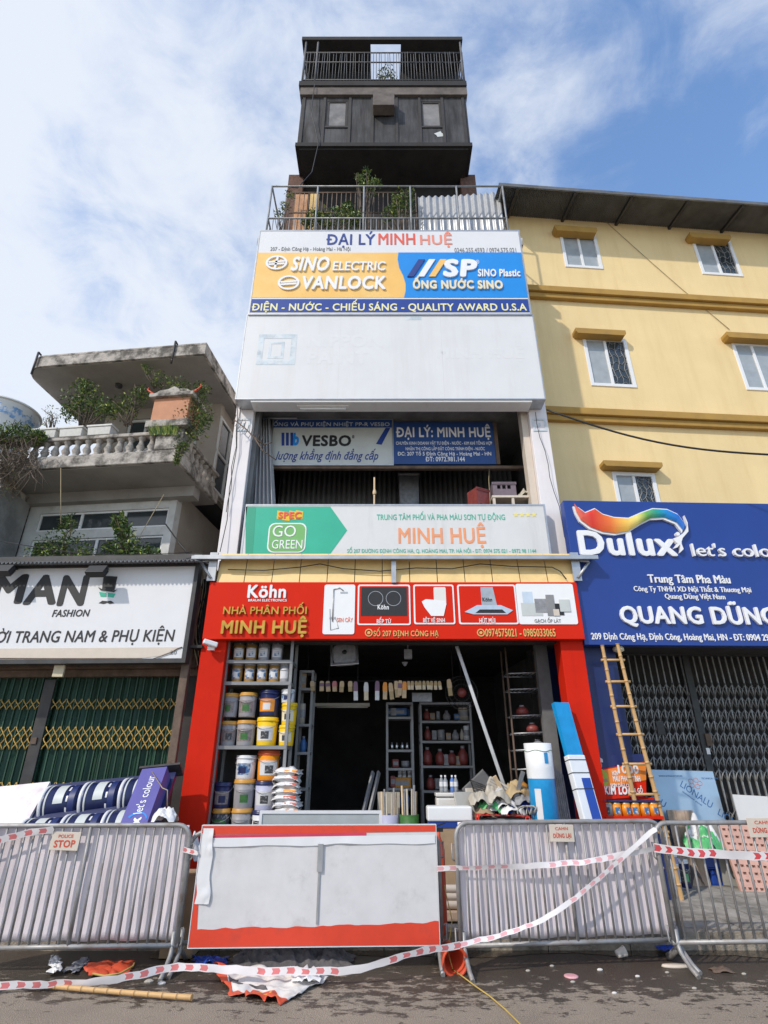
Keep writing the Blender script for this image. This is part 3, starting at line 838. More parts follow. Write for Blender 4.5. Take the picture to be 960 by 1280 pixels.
L1('ỐNG NƯỚC SINO', (516,346,628,362.5), 't_cream', bold=0.05, off=-0.01, depth=0.03)
L1('ĐIỆN - NƯỚC - CHIẾU SÁNG - QUALITY AWARD U.S.A', (315,374.5,658,391), 't_paleyellow', bold=0.022, off=-0.004)
for cu, cv, rx in ((346,329.5,13.5),(361,354.5,13.5)):
    c = P1.loc(cu, cv); r_ = (P1.loc(cu+rx, cv).x - c.x)
    m = MB()
    for k in range(28):
        a0, a1 = 2*math.pi*k/28, 2*math.pi*(k+1)/28
        m.xz([(c.x+math.cos(a0)*r_*.80, c.z+math.sin(a0)*r_*.72), (c.x+math.cos(a1)*r_*.80, c.z+math.sin(a1)*r_*.72), (c.x+math.cos(a1)*r_, c.z+math.sin(a1)*r_*.9), (c.x+math.cos(a0)*r_, c.z+math.sin(a0)*r_*.9)][::-1], -0.03, -0.005)
    for dx, dz in (((-.75,.05),(.75,.2)), ((-.75,-.25),(.75,-.1)), ((-.12,-.7),(.05,.7)))[:3 if cu < 350 else 2]:
        a, b = Vector((c.x+dx[0]*r_, c.z+dx[1]*r_)), Vector((c.x+dz[0]*r_, c.z+dz[1]*r_))
        dd = (b-a).normalized(); nn_ = Vector((-dd.y, dd.x))*r_*.1
        m.xz([a-nn_, b-nn_, b+nn_, a+nn_], -0.03, -0.005)
    m.build('emblem', 't_white', bb)
for (du, mt) in ((0,'t_navy'),(13,'t_white'),(27,'s_orange')):
    m = MB(); m.xz(shape(P1, [(509+du,347),(517+du,347),(531+du,325.5),(523+du,325.5)]), -0.03, -0.0095); m.build('slanted_bar', mt, bb)

P2 = Pl(7.88)
bl = on(P2, 'blank_signboard', 'big plain white signboard with a ghost of removed blue logo', 'sign')
x0, x1 = P2.loc(302.5,446).x, P2.loc(673,446).x; z0, z1 = P2.loc(480,498).z, P2.loc(480,394).z
m = MB(); m.box(x0, x1, 0, 0.30, z0, z1); m.build('panel', 'blank_vinyl', bl)
f = MB(); frame_xz(f, x0-0.02, x1+0.02, z0-0.02, z1+0.015, 0.019, -0.004, 0.30); f.build('frame', 'metal_trim', bl)
a, b, c, d = prect(P2, (322,418,370,456))
m = MB(); frame_xz(m, a, b, c, d, 0.10, -0.003, -0.001); frame_xz(m, a+0.2, b-0.22, c+0.14, d-0.18, 0.05, -0.003, -0.001); m.build('logo_ghost', 'ghost_blue', bl)
for u in (424, 553):
    m = MB(); x = P2.loc(u,446).x; m.box(x-.004, x+.004, -.0015, -.0005, z0, z1); m.build('panel_joint', 'sign_grey_white', bl)
letter(bl, P2, 'NIPPON', (384,418,478,434), 'ghost_grey', bold=0.04, depth=0.0005)
letter(bl, P2, 'PAINT', (384,439,460,455), 'ghost_grey', bold=0.04, depth=0.0005)
letter(bl, P2, 'MINH HUỆ', (546,430,655,452), 'ghost_grey', bold=0.03, depth=0.0005)
m = MB(); a, b, c, d = prect(P2, (506,395.5,527,400)); m.box(a, b, -0.003, -0.001, c, d); m.build('sticker_scrap', 'ghost_blue', bl)
# lamp tube housing under the blank board
m = MB(); a, b = W(372,505,8.05), W(436,508,8.05); m.box(a.x, b.x, 8.0, 8.1, b.z-0.03, b.z+0.04); m.tube((a.x+.05, 8.05, b.z-.05), (b.x-.05, 8.05, b.z-.05), .018, 8)
tag(m.build('tube_lamp', 'white_paint', world=True), 'white fluorescent tube fitting under the blank white signboard', 'lamp')
m = MB(); m.box(XL+0.33, XR-0.33, 7.9, 8.19, 7.40, 7.46); m.build('soffit_board', 'white_paint', **HW)

P3 = Pl(8.8)
s3 = on(P3, 'hanging_signboard', 'old pale pipe advert board hanging in the dark upper room', 'sign')
a, b, c, d = prect(P3, (340,525,490,580)); backing(P3, (a,b,c,d), s3, 's_old', 0.06)
m = MB(); z = P3.loc(420,534.5).z; m.box(a, b, -0.003, -0.001, z, d); m.build('top_strip', 's_oldblue', s3)
L3 = lambda s, rect, mat, **k: letter(s3, P3, s, rect, mat, **k)
L3('ỐNG VÀ PHỤ KIỆN NHIỆT PP-R VESBO', (342,525.5,487,534), 'ghost_blue', bold=0.01, off=-0.003)
L3('VESBO', (377,544,439,558), 't_black', bold=0.035)
L3('®', (440,544,443,548), 't_black')
L3('lượng khẳng định đẳng cấp', (345,561,473,578), 't_navy', bold=0.01, shear=0.35)
m = MB()
for u in (352, 357.5, 363): m.xz(shape(P3, [(u,557),(u+3.5,557),(u+3.5,541),(u,541)]), -0.006, -0.001)
m.build('logo_bar', 's_royal', s3)
letter(s3, P3, 'b', (366.5,541,374,557), 's_sky', bold=0.05)
m = MB(); m.xz(shape(P3, [(470,555),(477,556),(488,535),(482,535)]), -0.006, -0.001); m.build('printed_pipe', 's_royal', s3)
s4 = on(P3, 'hanging_signboard', 'blue dealer board with white writing hanging right of a pale board', 'sign')
a, b, c, d = prect(P3, (491.5,528,618,580)); backing(P3, (a,b,c,d), s4, 's_oldblue', 0.06, trim=None)
m = MB(); a2, b2, c2, d2 = prect(P3, (618.5,528,623,580)); m.box(a2, b2, 0, 0.05, c2, d2); m.build('edge_batten', 'rust_metal', s4)
L4 = lambda s, rect, mat='t_white', **k: letter(s4, P3, s, rect, mat, **k)
L4('ĐẠI LÝ: MINH HUỆ', (495,530,613,550), bold=0.025)
L4('CHUYÊN KINH DOANH VẬT TƯ ĐIỆN - NƯỚC - KIM KHÍ TỔNG HỢP', (495,550,615,557), bold=0.01)
L4('NHẬN THI CÔNG LẮP ĐẶT CÔNG TRÌNH ĐIỆN - NƯỚC', (507,557,606,564), bold=0.01)
L4('ĐC: 207 Tổ 5 Định Công Hạ - Hoàng Mai - HN', (497,563.5,614,571), bold=0.015)
L4('ĐT: 0972.981.144', (532,571,581,577), bold=0.02)

P4 = Pl(8.02)
gg = on(P4, 'shop_sign', 'white signboard with green arrow end and orange shop name above the awning', 'sign')
a, b, c, d = prect(P4, (306,632.5,683,693)); backing(P4, (a,b,c,d), gg, 'sign_grey_white', 0.08)
m = MB(); m.xz(shape(P4, [(307,692),(413,692),(434,663),(413,633.5),(308,633.5)]), -0.004, -0.001); m.build('green_field', 's_teal', gg)
m = MB(); m.xz(shape(P4, [(306.8,692),(316,692),(320,633.5),(307.5,633.5)]), -0.006, -0.0042); m.build('dark_green_edge', 's_teal_dark', gg)
a, b, c, d = prect(P4, (335,654,382.5,691)); m = MB(); m.xz(rrect(a,b,c,d,0.1), -0.010, -0.0045); m.build('green_badge', 't_white', gg)
m = MB(); m.xz(rrect(a+.02,b-.02,c+.02,d-.02,0.09), -0.014, -0.0102); m.build('badge_face', 's_leaf', gg)
LG = lambda s, rect, mat, **k: letter(gg, P4, s, rect, mat, **k)
LG('GO', (341,657,370,671), 't_white', off=-0.014, bold=-0.005); LG('GREEN', (340,675,378,686), 't_white', off=-0.014, bold=-0.005)
m = MB()
for u, dv in ((346,0),(353,1.5),(361,0),(369,-0.5)): m.xz(shape(P4, [(u,649+dv),(u+9,650+dv),(u+10,640+dv),(u+1,638.5+dv)]), -0.008-0.001*(u % 3), -0.0045)
m.build('yellow_flag', 'b_yellow', gg)
LG('SPEC', (348,640,377,648.5), 't_red', off=-0.010, bold=0.04)
LG('TRUNG TÂM PHỐI VÀ PHA MÀU SƠN TỰ ĐỘNG', (471,639,631,652), 't_green', bold=0.005)
LG('MINH HUỆ', (498,653,607,685), 't_orange', bold=0.02)
LG('SỐ 207 ĐƯỜNG ĐỊNH CÔNG HẠ, Q. HOÀNG MAI, TP. HÀ NỘI - ĐT: 0974 575 021 - 0972 98 1144', (434,683.5,670,692.5), 't_green', bold=0.004)
m = MB()
for u in (645,652.5,660,667.5):
    c_ = P4.loc(u,643.5); m.xz([(c_.x+math.cos(R(90+36*k))*(0.05 if k % 2 == 0 else 0.022), c_.z+math.sin(R(90+36*k))*(0.05 if k % 2 == 0 else 0.022)) for k in range(10)], -0.005, -0.001)
m.build('printed_star', 't_yellow', gg)

# red shop sign
P5 = Pl(7.74)
rs = on(P5, 'shop_sign', 'wide red shop sign with gold letters and framed pictures of bathroom fittings', 'sign')
x0, x1, z0, z1 = P5.loc(257.5,763).x, P5.loc(726,763).x, P5.loc(490,799).z, P5.loc(490,727.5).z
m = MB(); m.box(x0, x1, 0, 0.115, z0, z1); m.build('panel', 's_red', rs, bevel=0.008)
LR = lambda s, rect, mat, **k: letter(rs, P5, s, rect, mat, **k)
LR('Köhn', (310,731.5,358,748), 't_white', bold=0.03, depth=0.02)
LR('BRAUN ELECTRONICS', (310.5,748.8,358.5,752), 't_white', bold=0.02, depth=0.006)
LR('NHÀ PHÂN PHỐI', (280,753.5,384,768.5), 't_gold', bold=0.02, depth=0.03)
LR('MINH HUỆ', (277.5,770.5,384,797.5), 't_gold', bold=0.035, depth=0.04)
LR('SỐ 207 ĐỊNH CÔNG HẠ', (467,784.5,548,797.5), 't_goldpaint', bold=0.012, depth=0.012)
LR('0974575021 - 0985033065', (606.5,786,694,796), 't_goldpaint', bold=0.012, depth=0.012)
for u, v in ((461,791),(601,791)):
    c_ = P5.loc(u, v); m = MB(); r_ = 0.055
    for k in range(20):
        a0, a1 = 2*math.pi*k/20, 2*math.pi*(k+1)/20
        m.xz([(c_.x+math.cos(a)*q, c_.z+math.sin(a)*q) for a, q in ((a0,r_*.75),(a0,r_),(a1,r_),(a1,r_*.75))], -0.012, -0.001)
    m.xz([(c_.x+math.cos(R(60*k))*r_*.42, c_.z+math.sin(R(60*k))*r_*.42) for k in range(6)], -0.010, -0.001)
    m.build('round_icon', 't_goldpaint', rs)
def pic(rect, white, cap, capmat):
    a, b, c, d = prect(P5, rect)
    m = MB(); m.xz(rrect(a,b,c,d,0.03), -0.010, -0.001); p = m.build('picture', 't_white', rs)
    if not white:
        q = MB(); q.xz(rrect(a+.022,b-.022,c+.022,d-.022,0.02), -0.0125, -0.0102); q.build('red_ground', 's_red', p)
    return p, (a,b,c,d)
p, (a,b,c,d) = pic((404.5,731,443.5,793), True, '', '')
m = MB(); w_, h_ = b-a, d-c
m.tube((a+w_*.3,-.016,c+h_*.25),(a+w_*.3,-.016,d-h_*.1),.009,6); m.path([(a+w_*.3,-.016,d-h_*.1),(a+w_*.5,-.016,d-h_*.07),(a+w_*.62,-.016,d-h_*.13)],.008,6)
m.box(a+w_*.52,a+w_*.75,-.016,-.0105,d-h_*.18,d-h_*.15); m.box(a+w_*.2,a+w_*.4,-.016,-.0105,c+h_*.30,c+h_*.34); m.path([(a+w_*.4,-.014,c+h_*.3),(a+w_*.5,-.014,c+h_*.12),(a+w_*.25,-.014,c+h_*.08),(a+w_*.2,-.014,c+h_*.5)],.005,5)
m.build('printed_shower', 'metal_trim', p); letter(p, P5, 'SEN CÂY', (421,771,441,777.5), 't_salmon', off=-0.0102, bold=0.015)
p, (a,b,c,d) = pic((447,731,513,781.5), False, '', '')
m = MB(); m.box(a+.05,b-.05,-.016,-.0127,c+.13,d-.04); m.build('printed_hob', 't_black', p)
m = MB()
for fx, r_ in ((.34,.11),(.68,.11)):
    for k in range(24):
        a0, a1 = 2*math.pi*k/24, 2*math.pi*(k+1)/24; cx, cz = a+(b-a)*fx, c+.13+(d-c-.17)*.6
        m.xz([(cx+math.cos(t)*q, cz+math.sin(t)*q) for t, q in ((a0,r_-.006),(a0,r_),(a1,r_),(a1,r_-.006))], -.018, -.0162)
m.build('printed_ring', 'metal_trim', p); letter(p, P5, 'Köhn', (472,756,486,762), 't_white', off=-0.0162, bold=0.02)
letter(p, P5, 'BẾP TỪ', (471,771,489,779.5), 't_white', off=-0.0127, bold=0.015)
p, (a,b,c,d) = pic((517,731,568,780.5), False, '', '')
w_, h_ = b-a, d-c
m = MB(); m.xz(rrect(a+w_*.50,a+w_*.80,c+h_*.45,c+h_*.93,.02), -.018, -.0127); m.build('printed_cistern', 'ceramic', p)
m = MB(); m.xz([(a+w_*t, c+h_*q) for t, q in ((.42,.2),(.72,.2),(.80,.5),(.78,.58),(.30,.62),(.2,.56),(.26,.42))], -.022, -.0185); m.build('printed_bowl', 't_white', p)
letter(p, P5, 'BỆT VỆ SINH', (529,771,556,779.5), 't_white', off=-0.0127, bold=0.015)
p, (a,b,c,d) = pic((572.5,731,646,780.5), False, '', '')
w_, h_ = b-a, d-c
m = MB(); m.xz([(a+w_*t, c+h_*q) for t, q in ((.40,.45),(.66,.45),(.61,.93),(.40,.93))], -.018, -.0127); m.build('printed_chimney', 'metal_trim', p)
m = MB(); m.xz([(a+w_*t, c+h_*q) for t, q in ((.10,.30),(.25,.24),(.82,.24),(.92,.34),(.72,.47),(.32,.47))], -.022, -.0182); m.build('printed_hood', 'steel', p)
m = MB(); m.xz([(a+w_*t, c+h_*q) for t, q in ((.28,.27),(.80,.27),(.74,.36),(.36,.36))], -.024, -.0222); m.build('printed_filter', 't_black', p)
letter(p, P5, 'Köhn', (603,747,615,752), 't_black', off=-0.0182, bold=0.02); letter(p, P5, 'HÚT MÙI', (599,771,619,779.5), 't_white', off=-0.0127, bold=0.015)
p, (a,b,c,d) = pic((646.5,730,719,780.5), True, '', '')
w_, h_ = b-a, d-c
for (t0,t1,q0,q1,mt) in ((.1,.28,.5,.8,'r_pale'),(.06,.42,.2,.52,'s_old'),(.30,.55,.28,.62,'grey_dim'),(.5,.64,.2,.72,'t_grey'),(.64,.78,.22,.5,'t_black'),(.72,.90,.3,.6,'s_old'),(.6,.7,.2,.36,'sign_cream')):
    m = MB(); k = -.0115-.002*len([0 for o in p.children]); m.box(a+w_*t0,a+w_*t1,k,-.0103,c+h_*q0,c+h_*q1); m.build('printed_tile', mt, p)
letter(p, P5, 'GẠCH ỐP LÁT', (668,771.5,701,779.5), 't_grey', off=-0.0102, bold=0.015)
# ------------------------------------------------------------------ awning over the red sign
aw = thing('awning', 'thin grey metal awning with corner brackets above the red shop sign', 'awning', (0.12, 7.9, 4.2))
AF = 7.66
f0, f1 = W(240,696,AF), W(747,696,AF)
m = MB()
dz = (7.96-AF)*math.tan(R(17))
nn = 90
m.sheet(lambda a, b: (f0.x+(f1.x-f0.x)*a, AF+(7.96-AF)*b, f0.z+0.012*(1 if int(a*nn*2+.5) % 2 else -1)+dz*b), nn*2, 1, smooth=False)
m.build('roof_sheet', 'galv', aw, world=True, solid=0.004)
m = MB(); m.box(f0.x, f1.x, AF-0.03, AF-0.003, f0.z-0.045, f0.z+0.02); m.build('front_edge', 'metal_trim', aw, world=True, bevel=0.006)
for u, s_ in ((271,-1),(714,1)):
    x = W(u,715,7.95).x
    m = MB(); xo = f0.x+0.12 if s_ < 0 else f1.x-0.12
    m.box(x-0.06, x+0.06, 7.715, 7.75, 4.09, f0.z+0.09)
    m.path([(x, 7.71, 4.13), (xo, AF+0.06, f0.z-0.06)], 0.022, 6); m.path([(x, 7.76, f0.z-0.02), (xo, AF+0.04, f0.z-0.06)], 0.02, 6)
    m.build('bracket', 'metal_trim', aw, world=True)
x = W(492,712,7.8).x
m = MB(); m.box(x-0.035, x+0.035, 7.70, 7.735, 4.06, f0.z+0.03); m.build('centre_post', 'metal_trim', aw, world=True)
m = MB()
pp = [Vector((p.x, 7.735, p.z)) for p in (W(u, v, 7.735) for u, v in ((285,712),(330,713),(375,709),(400,705),(430,711),(475,714),(520,710),(565,711),(600,705),(640,708),(690,709),(700,714),(708,724)))]
m.path(pp, 0.008, 5); tag(m.build('cable', 'cable_black', world=True), 'thin dark cable sagging along the golden panels under the awning', 'cable')

# ------------------------------------------------------------------ yellow apartment block on the right
PY = Pl(8.82, 0.076, x0=2.6)
yb = on(PY, 'apartment_block', 'yellow four storey building with brown ledges and white sliding windows', 'building')
ey = lambda u, v, off=0: PY.loc(u, v, off)
YZT = ey(640, 262).z
wr = [(704,747,290.5,334), (872,918,298.5,343), (735,787,424.5,482), (925,972,431,487), (771,821,593,640)]
holes = []
for u0,u1,v0,v1 in wr:
    a, b, c, d = prect(PY, (u0,v0,u1,v1)); holes.append((a+.0,b-.0,c,d))
# one more bay beyond the picture's edge, same spacing
holes.append((holes[0][0]+6.2, holes[0][1]+6.2, holes[0][2]-.02, holes[0][3]-.02))
yz_c = ey(700, 800).z
m = MB(); wall_holes(m, 0.34, 9.5, yz_c, YZT, 0, 0.25, holes); m.build('wall', 'yellow_wall', yb)
m = MB(); m.box(0.36, 9.5, 0.3, 6, 0.1, YZT-0.02); m.build('rear_block', 'interior_grey', yb)
for i, (a, b, c, d) in enumerate(holes):
    wdw = MB(); frame_xz(wdw, a-0.03, b+0.03, c-0.03, d+0.03, 0.075, -0.02, 0.05); wdw.box((a+b)/2-0.03, (a+b)/2+0.03, -0.005, 0.045, c+0.045, d-0.045)
    wo_ = wdw.build('window', 'upvc', yb, bevel=0.006)
    for s_, (p, q) in enumerate(((a+0.045, (a+b)/2-0.03), ((a+b)/2+0.03, b-0.045))):
        dark = (i in (1, 2) and s_ == 1) or (i == 4 and s_ == 1)
        g = MB(); g.box(p, q, 0.02, 0.03, c+0.045, d-0.045); g.build('pane', 'glass_dark' if dark else 'glass_curtain', wo_)
        if dark:
            g = MB()
            for k in range(7):
                zz_ = c+0.08+(d-c-0.16)*k/6
                g.path([(p+(q-p)*j/6, 0.012, zz_+0.05*math.sin(j*2.1+k)) for j in range(7)], 0.007, 4)
            for j in range(3): g.path([(p+(q-p)*(j+.5)/3+0.03*math.sin(k*1.7), 0.012, c+0.06+(d-c-0.12)*k/8) for k in range(9)], 0.007, 4)
            g.build('grille', 'gate_grey', wo_)
lint = [(694,746,279.5,289), (863,913,289,297.5), (720,782,408,417.5), (909,975,413,423), (755,828,573,583.5)]
for u0,u1,v0,v1 in lint:
    a, b, c, d = prect(PY, (u0,v0,u1,v1), -0.2); d = c+(d-c)*.68
    m = MB(); m.xz([(a+.04,c),(b-.04,c),(b,(c+d)/2-.01),(b,d),(a,d),(a,(c+d)/2-.01)], -0.2, -0.002)
    m.build('window_hood', 'yellow_band', yb, bevel=0.008)
for vv in ((359,371), (509,524)):
    z1_, z0_ = ey(680, vv[0], -.1).z, ey(680, vv[1], -.1).z
    m = MB(); zm_ = z0_+(z1_-z0_)*.45
    m.box(0.34, 9.5, -0.16, -0.001, zm_, z1_); m.box(0.34, 9.5, -0.10, -0.0015, z0_, zm_-.001); m.build('ledge', 'yellow_band', yb, bevel=0.012)
# roof: metal sheet with purlins and joists
r0 = ey(632, 229, -0.85).z; 
ro = MB(); nn = 220
ro.sheet(lambda a, b: (-0.05+9.7*a, -0.80+7*b, r0+0.014*(1 if int(a*nn*2+.5) % 2 else -1)+0.10*b*7), nn*2, 1, smooth=False)
ro.build('roof', 'roof_metal', yb, solid=0.01)
m = MB(); m.box(-0.05, 9.65, -0.83, -0.795, r0-0.06, r0+0.035); m.build('eaves_board', 'roof_metal', yb)
for k in range(8):
    x = 0.35+k*1.35
    m = MB(); m.prism([(x,-0.79,r0-0.10),(x+.06,-0.79,r0-0.10),(x+.06,-0.79,r0-0.03),(x,-0.79,r0-0.03)], (0, 0.85, 0.085)); m.build('rafter', 'dark_metal', yb)
m = MB(); m.box(0.34, 9.5, -0.002-0.12, -0.002, YZT-0.12, YZT); m.build('wall_plate', 'rust_metal', yb)
# ground floor: navy side pier, recess and ceiling above the folding gate
GP = Pl(9.05, 0.05, x0=2.8)
m = MB(); a, b = PY.wl(W(729,900,8.0)), PY.wl(W(775,880,8.05))
m.box(a.x-0.02, a.x+0.62, b.y, b.y+1.0, 0.12, 3.3); m.build('side_pier', 's_navy', yb)
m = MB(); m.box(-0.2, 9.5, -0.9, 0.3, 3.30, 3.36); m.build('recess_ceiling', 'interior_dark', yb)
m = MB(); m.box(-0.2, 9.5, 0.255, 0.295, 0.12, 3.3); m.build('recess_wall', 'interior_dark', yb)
# cable strung across the yellow wall
m = MB()
p0, p1 = W(683,512,8.0), W(975,569,7.2)
m.path([p0.lerp(p1, t)+Vector((0,0,-0.22*math.sin(math.pi*t))) for t in [i/16 for i in range(17)]], 0.016, 6)
tag(m.build('cable', 'cable_black', world=True), 'thick black cable sagging across the front of the yellow wall', 'cable')
m = MB()
p0, p1 = PY.o+PY.m.transposed() @ Vector(ey(752,272,-.02)), PY.o+PY.m.transposed() @ Vector(ey(912,412,-.02))
m.path([p0.lerp(p1, t)+Vector((0,0,-0.05*math.sin(math.pi*t))) for t in [i/8 for i in range(9)]], 0.007, 5)
tag(m.build('cable', 'cable_yellowish', world=True), 'thin slanting wire on the upper yellow wall between two windows', 'cable')

# ------------------------------------------------------------------ blue paint shop sign
PB = Pl(7.72, 0.036, x0=3.0)
bs_ = on(PB, 'shop_sign', 'huge blue paint shop sign with rainbow ribbon and raised white letters', 'sign')
x0 = PB.loc(717.5,716).x; z1 = PB.loc(800,627).z; z0 = PB.loc(800,806.5).z
m = MB(); m.box(x0, x0+4.6, 0, 0.16, z0, z1); m.build('panel', 's_blue', bs_, bevel=0.006)
LB = lambda s, rect, **k: letter(bs_, PB, s, rect, 't_white', **k)
LB('Dulux', (722.5,664.5,843,695.5), bold=0.034, depth=0.035)
LB("let's colour", (863.5,681,985,697), bold=0.0, depth=0.05)
LB('Trung Tâm Pha Màu', (810,719,912,732.5), bold=0.014, depth=0.02)
LB('Công Ty TNHH XD Nội Thất & Thương Mại', (792,731.5,938,742), bold=0.010, depth=0.012)
LB('Quang Dũng Việt Nam', (831,742,906,751), bold=0.010, depth=0.012)
LB('QUANG DŨNG', (774,752,968,785), bold=0.030, depth=0.04)
LB('209 Định Công Hạ, Định Công, Hoàng Mai, HN - ĐT: 0904 297 999', (739,791.5,980,803), bold=0.014, depth=0.012)
top = [(716,632),(722,637),(730,643),(742,638),(752,645),(766,649),(784,650),(800,643),(814,638),(832,639),(845,645),(853,655)]
bot = [(716,632),(719,642),(724,651),(736,660),(752,666),(768,668),(784,665),(800,655),(812,649),(828,648),(843,654),(852,665)]
cols = ['r_red','r_red','r_red','r_orange','r_orange','r_yellow','r_yellow','r_green','r_teal','r_blue','r_blue']
m = MB()
# the silver edge behind the ribbon
mm = MB()
ta, ba = shape(PB, [(u, v-1.6) for u, v in top]), shape(PB, [(u-1, v+2.2) for u, v in bot])
for i in range(len(ta)-1):
    mm.xz([ba[i], ba[i+1], ta[i+1], ta[i]] if i else [ba[0], ba[1], ta[1]], -0.04, -0.001)
mm.build('ribbon_edge', 't_white', bs_)
# each band of the ribbon is built as a few lengthwise folds; the hue runs along it
ta, ba = shape(PB, top), shape(PB, bot)
rm = MB()
seg = 4
def lerp2(a, b, t): return (a[0]+(b[0]-a[0])*t, a[1]+(b[1]-a[1])*t)
for i in range(len(ta)-1):
    for s_ in range(seg):
        t0, t1 = s_/seg, (s_+1)/seg
        A0, A1 = lerp2(ta[i], ta[i+1], t0), lerp2(ta[i], ta[i+1], t1)
        B0, B1 = lerp2(ba[i], ba[i+1], t0), lerp2(ba[i], ba[i+1], t1)
        for q in range(6):
            c0, c1 = q/6, (q+1)/6
            yy = lambda c: -0.055-0.025*math.sin(c*math.pi)
            rm.add([(*lerp2(A0,B0,c1)[:1], yy(c1), lerp2(A0,B0,c1)[1]), (lerp2(A1,B1,c1)[0], yy(c1), lerp2(A1,B1,c1)[1]), (lerp2(A1,B1,c0)[0], yy(c0), lerp2(A1,B1,c0)[1]), (lerp2(A0,B0,c0)[0], yy(c0), lerp2(A0,B0,c0)[1])], [(0,1,2,3)], smooth=True)
rx0, rx1 = ta[0][0], ta[-1][0]
rb_ = M('ribbon', (1,1,1), 0.4)
t_ = rb_.node_tree; b_ = t_.nodes['Principled BSDF']; co = t_.nodes.new('ShaderNodeTexCoord'); se = t_.nodes.new('ShaderNodeSeparateXYZ'); mr = t_.nodes.new('ShaderNodeMapRange'); cr = t_.nodes.new('ShaderNodeValToRGB')
t_.links.new(co.outputs['Object'], se.inputs[0]); ad = t_.nodes.new('ShaderNodeMath'); ad.operation = 'MULTIPLY_ADD'; ad.inputs[1].default_value = -0.6
t_.links.new(se.outputs[2], ad.inputs[0])
mr.inputs['From Min'].default_value = rx0; mr.inputs['From Max'].default_value = rx1
sh_ = t_.nodes.new('ShaderNodeMath'); sh_.operation = 'ADD'; sh_.inputs[1].default_value = 0.55*(ta[5][1])
t_.links.new(se.outputs[0], ad.inputs[2]) if False else None
t_.links.new(se.outputs[0], mr.inputs['Value']); t_.links.new(mr.outputs[0], cr.inputs[0])
el = cr.color_ramp.elements; el[0].position = 0.0; el[0].color = (0.75,0.16,0.10,1); el[1].position = 1.0; el[1].color = (0.05,0.20,0.62,1)
for p_, c_ in ((0.14,(0.68,0.03,0.01,1)),(0.30,(0.78,0.16,0.02,1)),(0.44,(0.84,0.48,0.07,1)),(0.56,(0.72,0.62,0.16,1)),(0.66,(0.13,0.36,0.07,1)),(0.76,(0.015,0.30,0.24,1)),(0.86,(0.01,0.22,0.58,1)),(0.95,(0.015,0.14,0.55,1))):
    e_ = el.new(p_); e_.color = c_
t_.links.new(cr.outputs[0], b_.inputs['Base Color'])
rm.build('rainbow_ribbon', 'ribbon', bs_)
# the small leaping figure at the ribbon's end
m = MB()
c_ = PB.loc(845,669); rr = 0.028
m.xz([(c_.x+math.cos(R(30*k))*rr*1.1, c_.z+math.sin(R(30*k))*rr*1.1) for k in range(12)], -0.06, -0.001)
for pts in ([(839,675),(846,672),(853,667),(857,659),(853,646),(857,655),(858,666),(851,674),(849,680),(852,688),(848,692),(848,683),(843,680)],):
    m.xz(shape(PB, pts), -0.06, -0.001)
m.xz(shape(PB, [(840,687),(847,678),(850,680),(844,686)]), -0.059, -0.001)
m.build('figure_emblem', 't_white', bs_)
m = MB(); c_ = W(773,812,7.95); m.lathe([(0.0,0.06),(0.05,0.055),(0.075,0.02),(0.075,-0.02),(0.0,-0.05)], c_, 14); m.tube(c_+Vector((0,0,.05)), c_+Vector((0,.1,.12)), .012, 6)
tag(m.build('wall_lamp', 'lamp_plate', world=True), 'small round tan lamp under the left corner of the blue sign', 'lamp')

# ------------------------------------------------------------------ grey folding gate behind
gt = on(GP, 'folding_gate', 'grey steel scissor folding gate behind the bamboo ladder', 'gate')
g0 = GP.loc(775,880).x; g1 = g0+4.4
zb, zt = 0.14, 3.28
za_, zb_ = GP.loc(850,1003).z, GP.loc(850,868).z
for i in range(40):
    x = g0+0.05+i*0.11
    if x > g1: break
    m = MB(); m.box(x-0.011, x+0.011, -0.012, 0.012, zb+.03, zt); m.build('upright', 'gate_grey', gt)
def lattice(z0, rows, h):
    for r_ in range(rows):
        lat = MB(); zz = z0+r_*h
        for i in range(0, 39):
            xa_ = g0+0.05+i*0.11
            lat.path([(xa_,-0.022,zz),(xa_+0.035,-0.022,zz+h*.5),(xa_+0.11,-0.022,zz+h)], 0.0105, 4)
            lat.path([(xa_+0.11,0.022,zz),(xa_+0.075,0.022,zz+h*.5),(xa_,0.022,zz+h)], 0.0105, 4)
        lat.build('lattice', 'gate_grey', gt)
z_ = zb+0.25
lattice(z_, 4, 0.16); lattice(GP.loc(850,965).z-0.12, 5, 0.175); lattice(GP.loc(850,905).z+.05, 3, 0.19)
for u, wd in ((872, 0.11), (776, 0.06)):
    x = GP.loc(u, 900).x; m = MB(); m.box(x-wd/2, x+wd/2, -0.05, 0.03, zb, zt); po = m.build('gate_post', 'gate_post', gt, bevel=0.006)
x = GP.loc(883,930).x
m = MB(); m.box(GP.loc(884,925).x-.06, GP.loc(884,925).x+.03, -0.075, -0.051, GP.loc(884,925).z-.09, GP.loc(884,925).z+.09); m.build('lock_plate', 'rust_metal', gt)
m = MB(); m.box(GP.loc(883,939).x-.03, GP.loc(883,939).x+.025, -0.056, -0.051, GP.loc(883,939).z-.045, GP.loc(883,939).z+.045); m.build('sticker', 't_white', gt)
m = MB(); m.box(g0-.1, g1, -0.06, 0.06, zt, zt+0.06); m.box(g0-.1, g1, -.04, .04, zb-.02, zb+.02); m.build('gate_track', 'gate_post', gt)
pl_ = GP.loc(824,910)
m = MB(); m.box(pl_.x-.06, pl_.x+.06, -.05, -.03, pl_.z-.10, pl_.z+.10); o = m.build('number_plate', 'dark_metal', gt)
# ------------------------------------------------------------------ old concrete house on the left
KL = -0.11
PL = Pl(7.86, KL, x0=-3.4)
lh = on(PL, 'concrete_house', 'weathered grey concrete house with overgrown balcony and flat roof slab', 'building')
lw = lambda u, v, off=0.0: PL.loc(u, v, off)
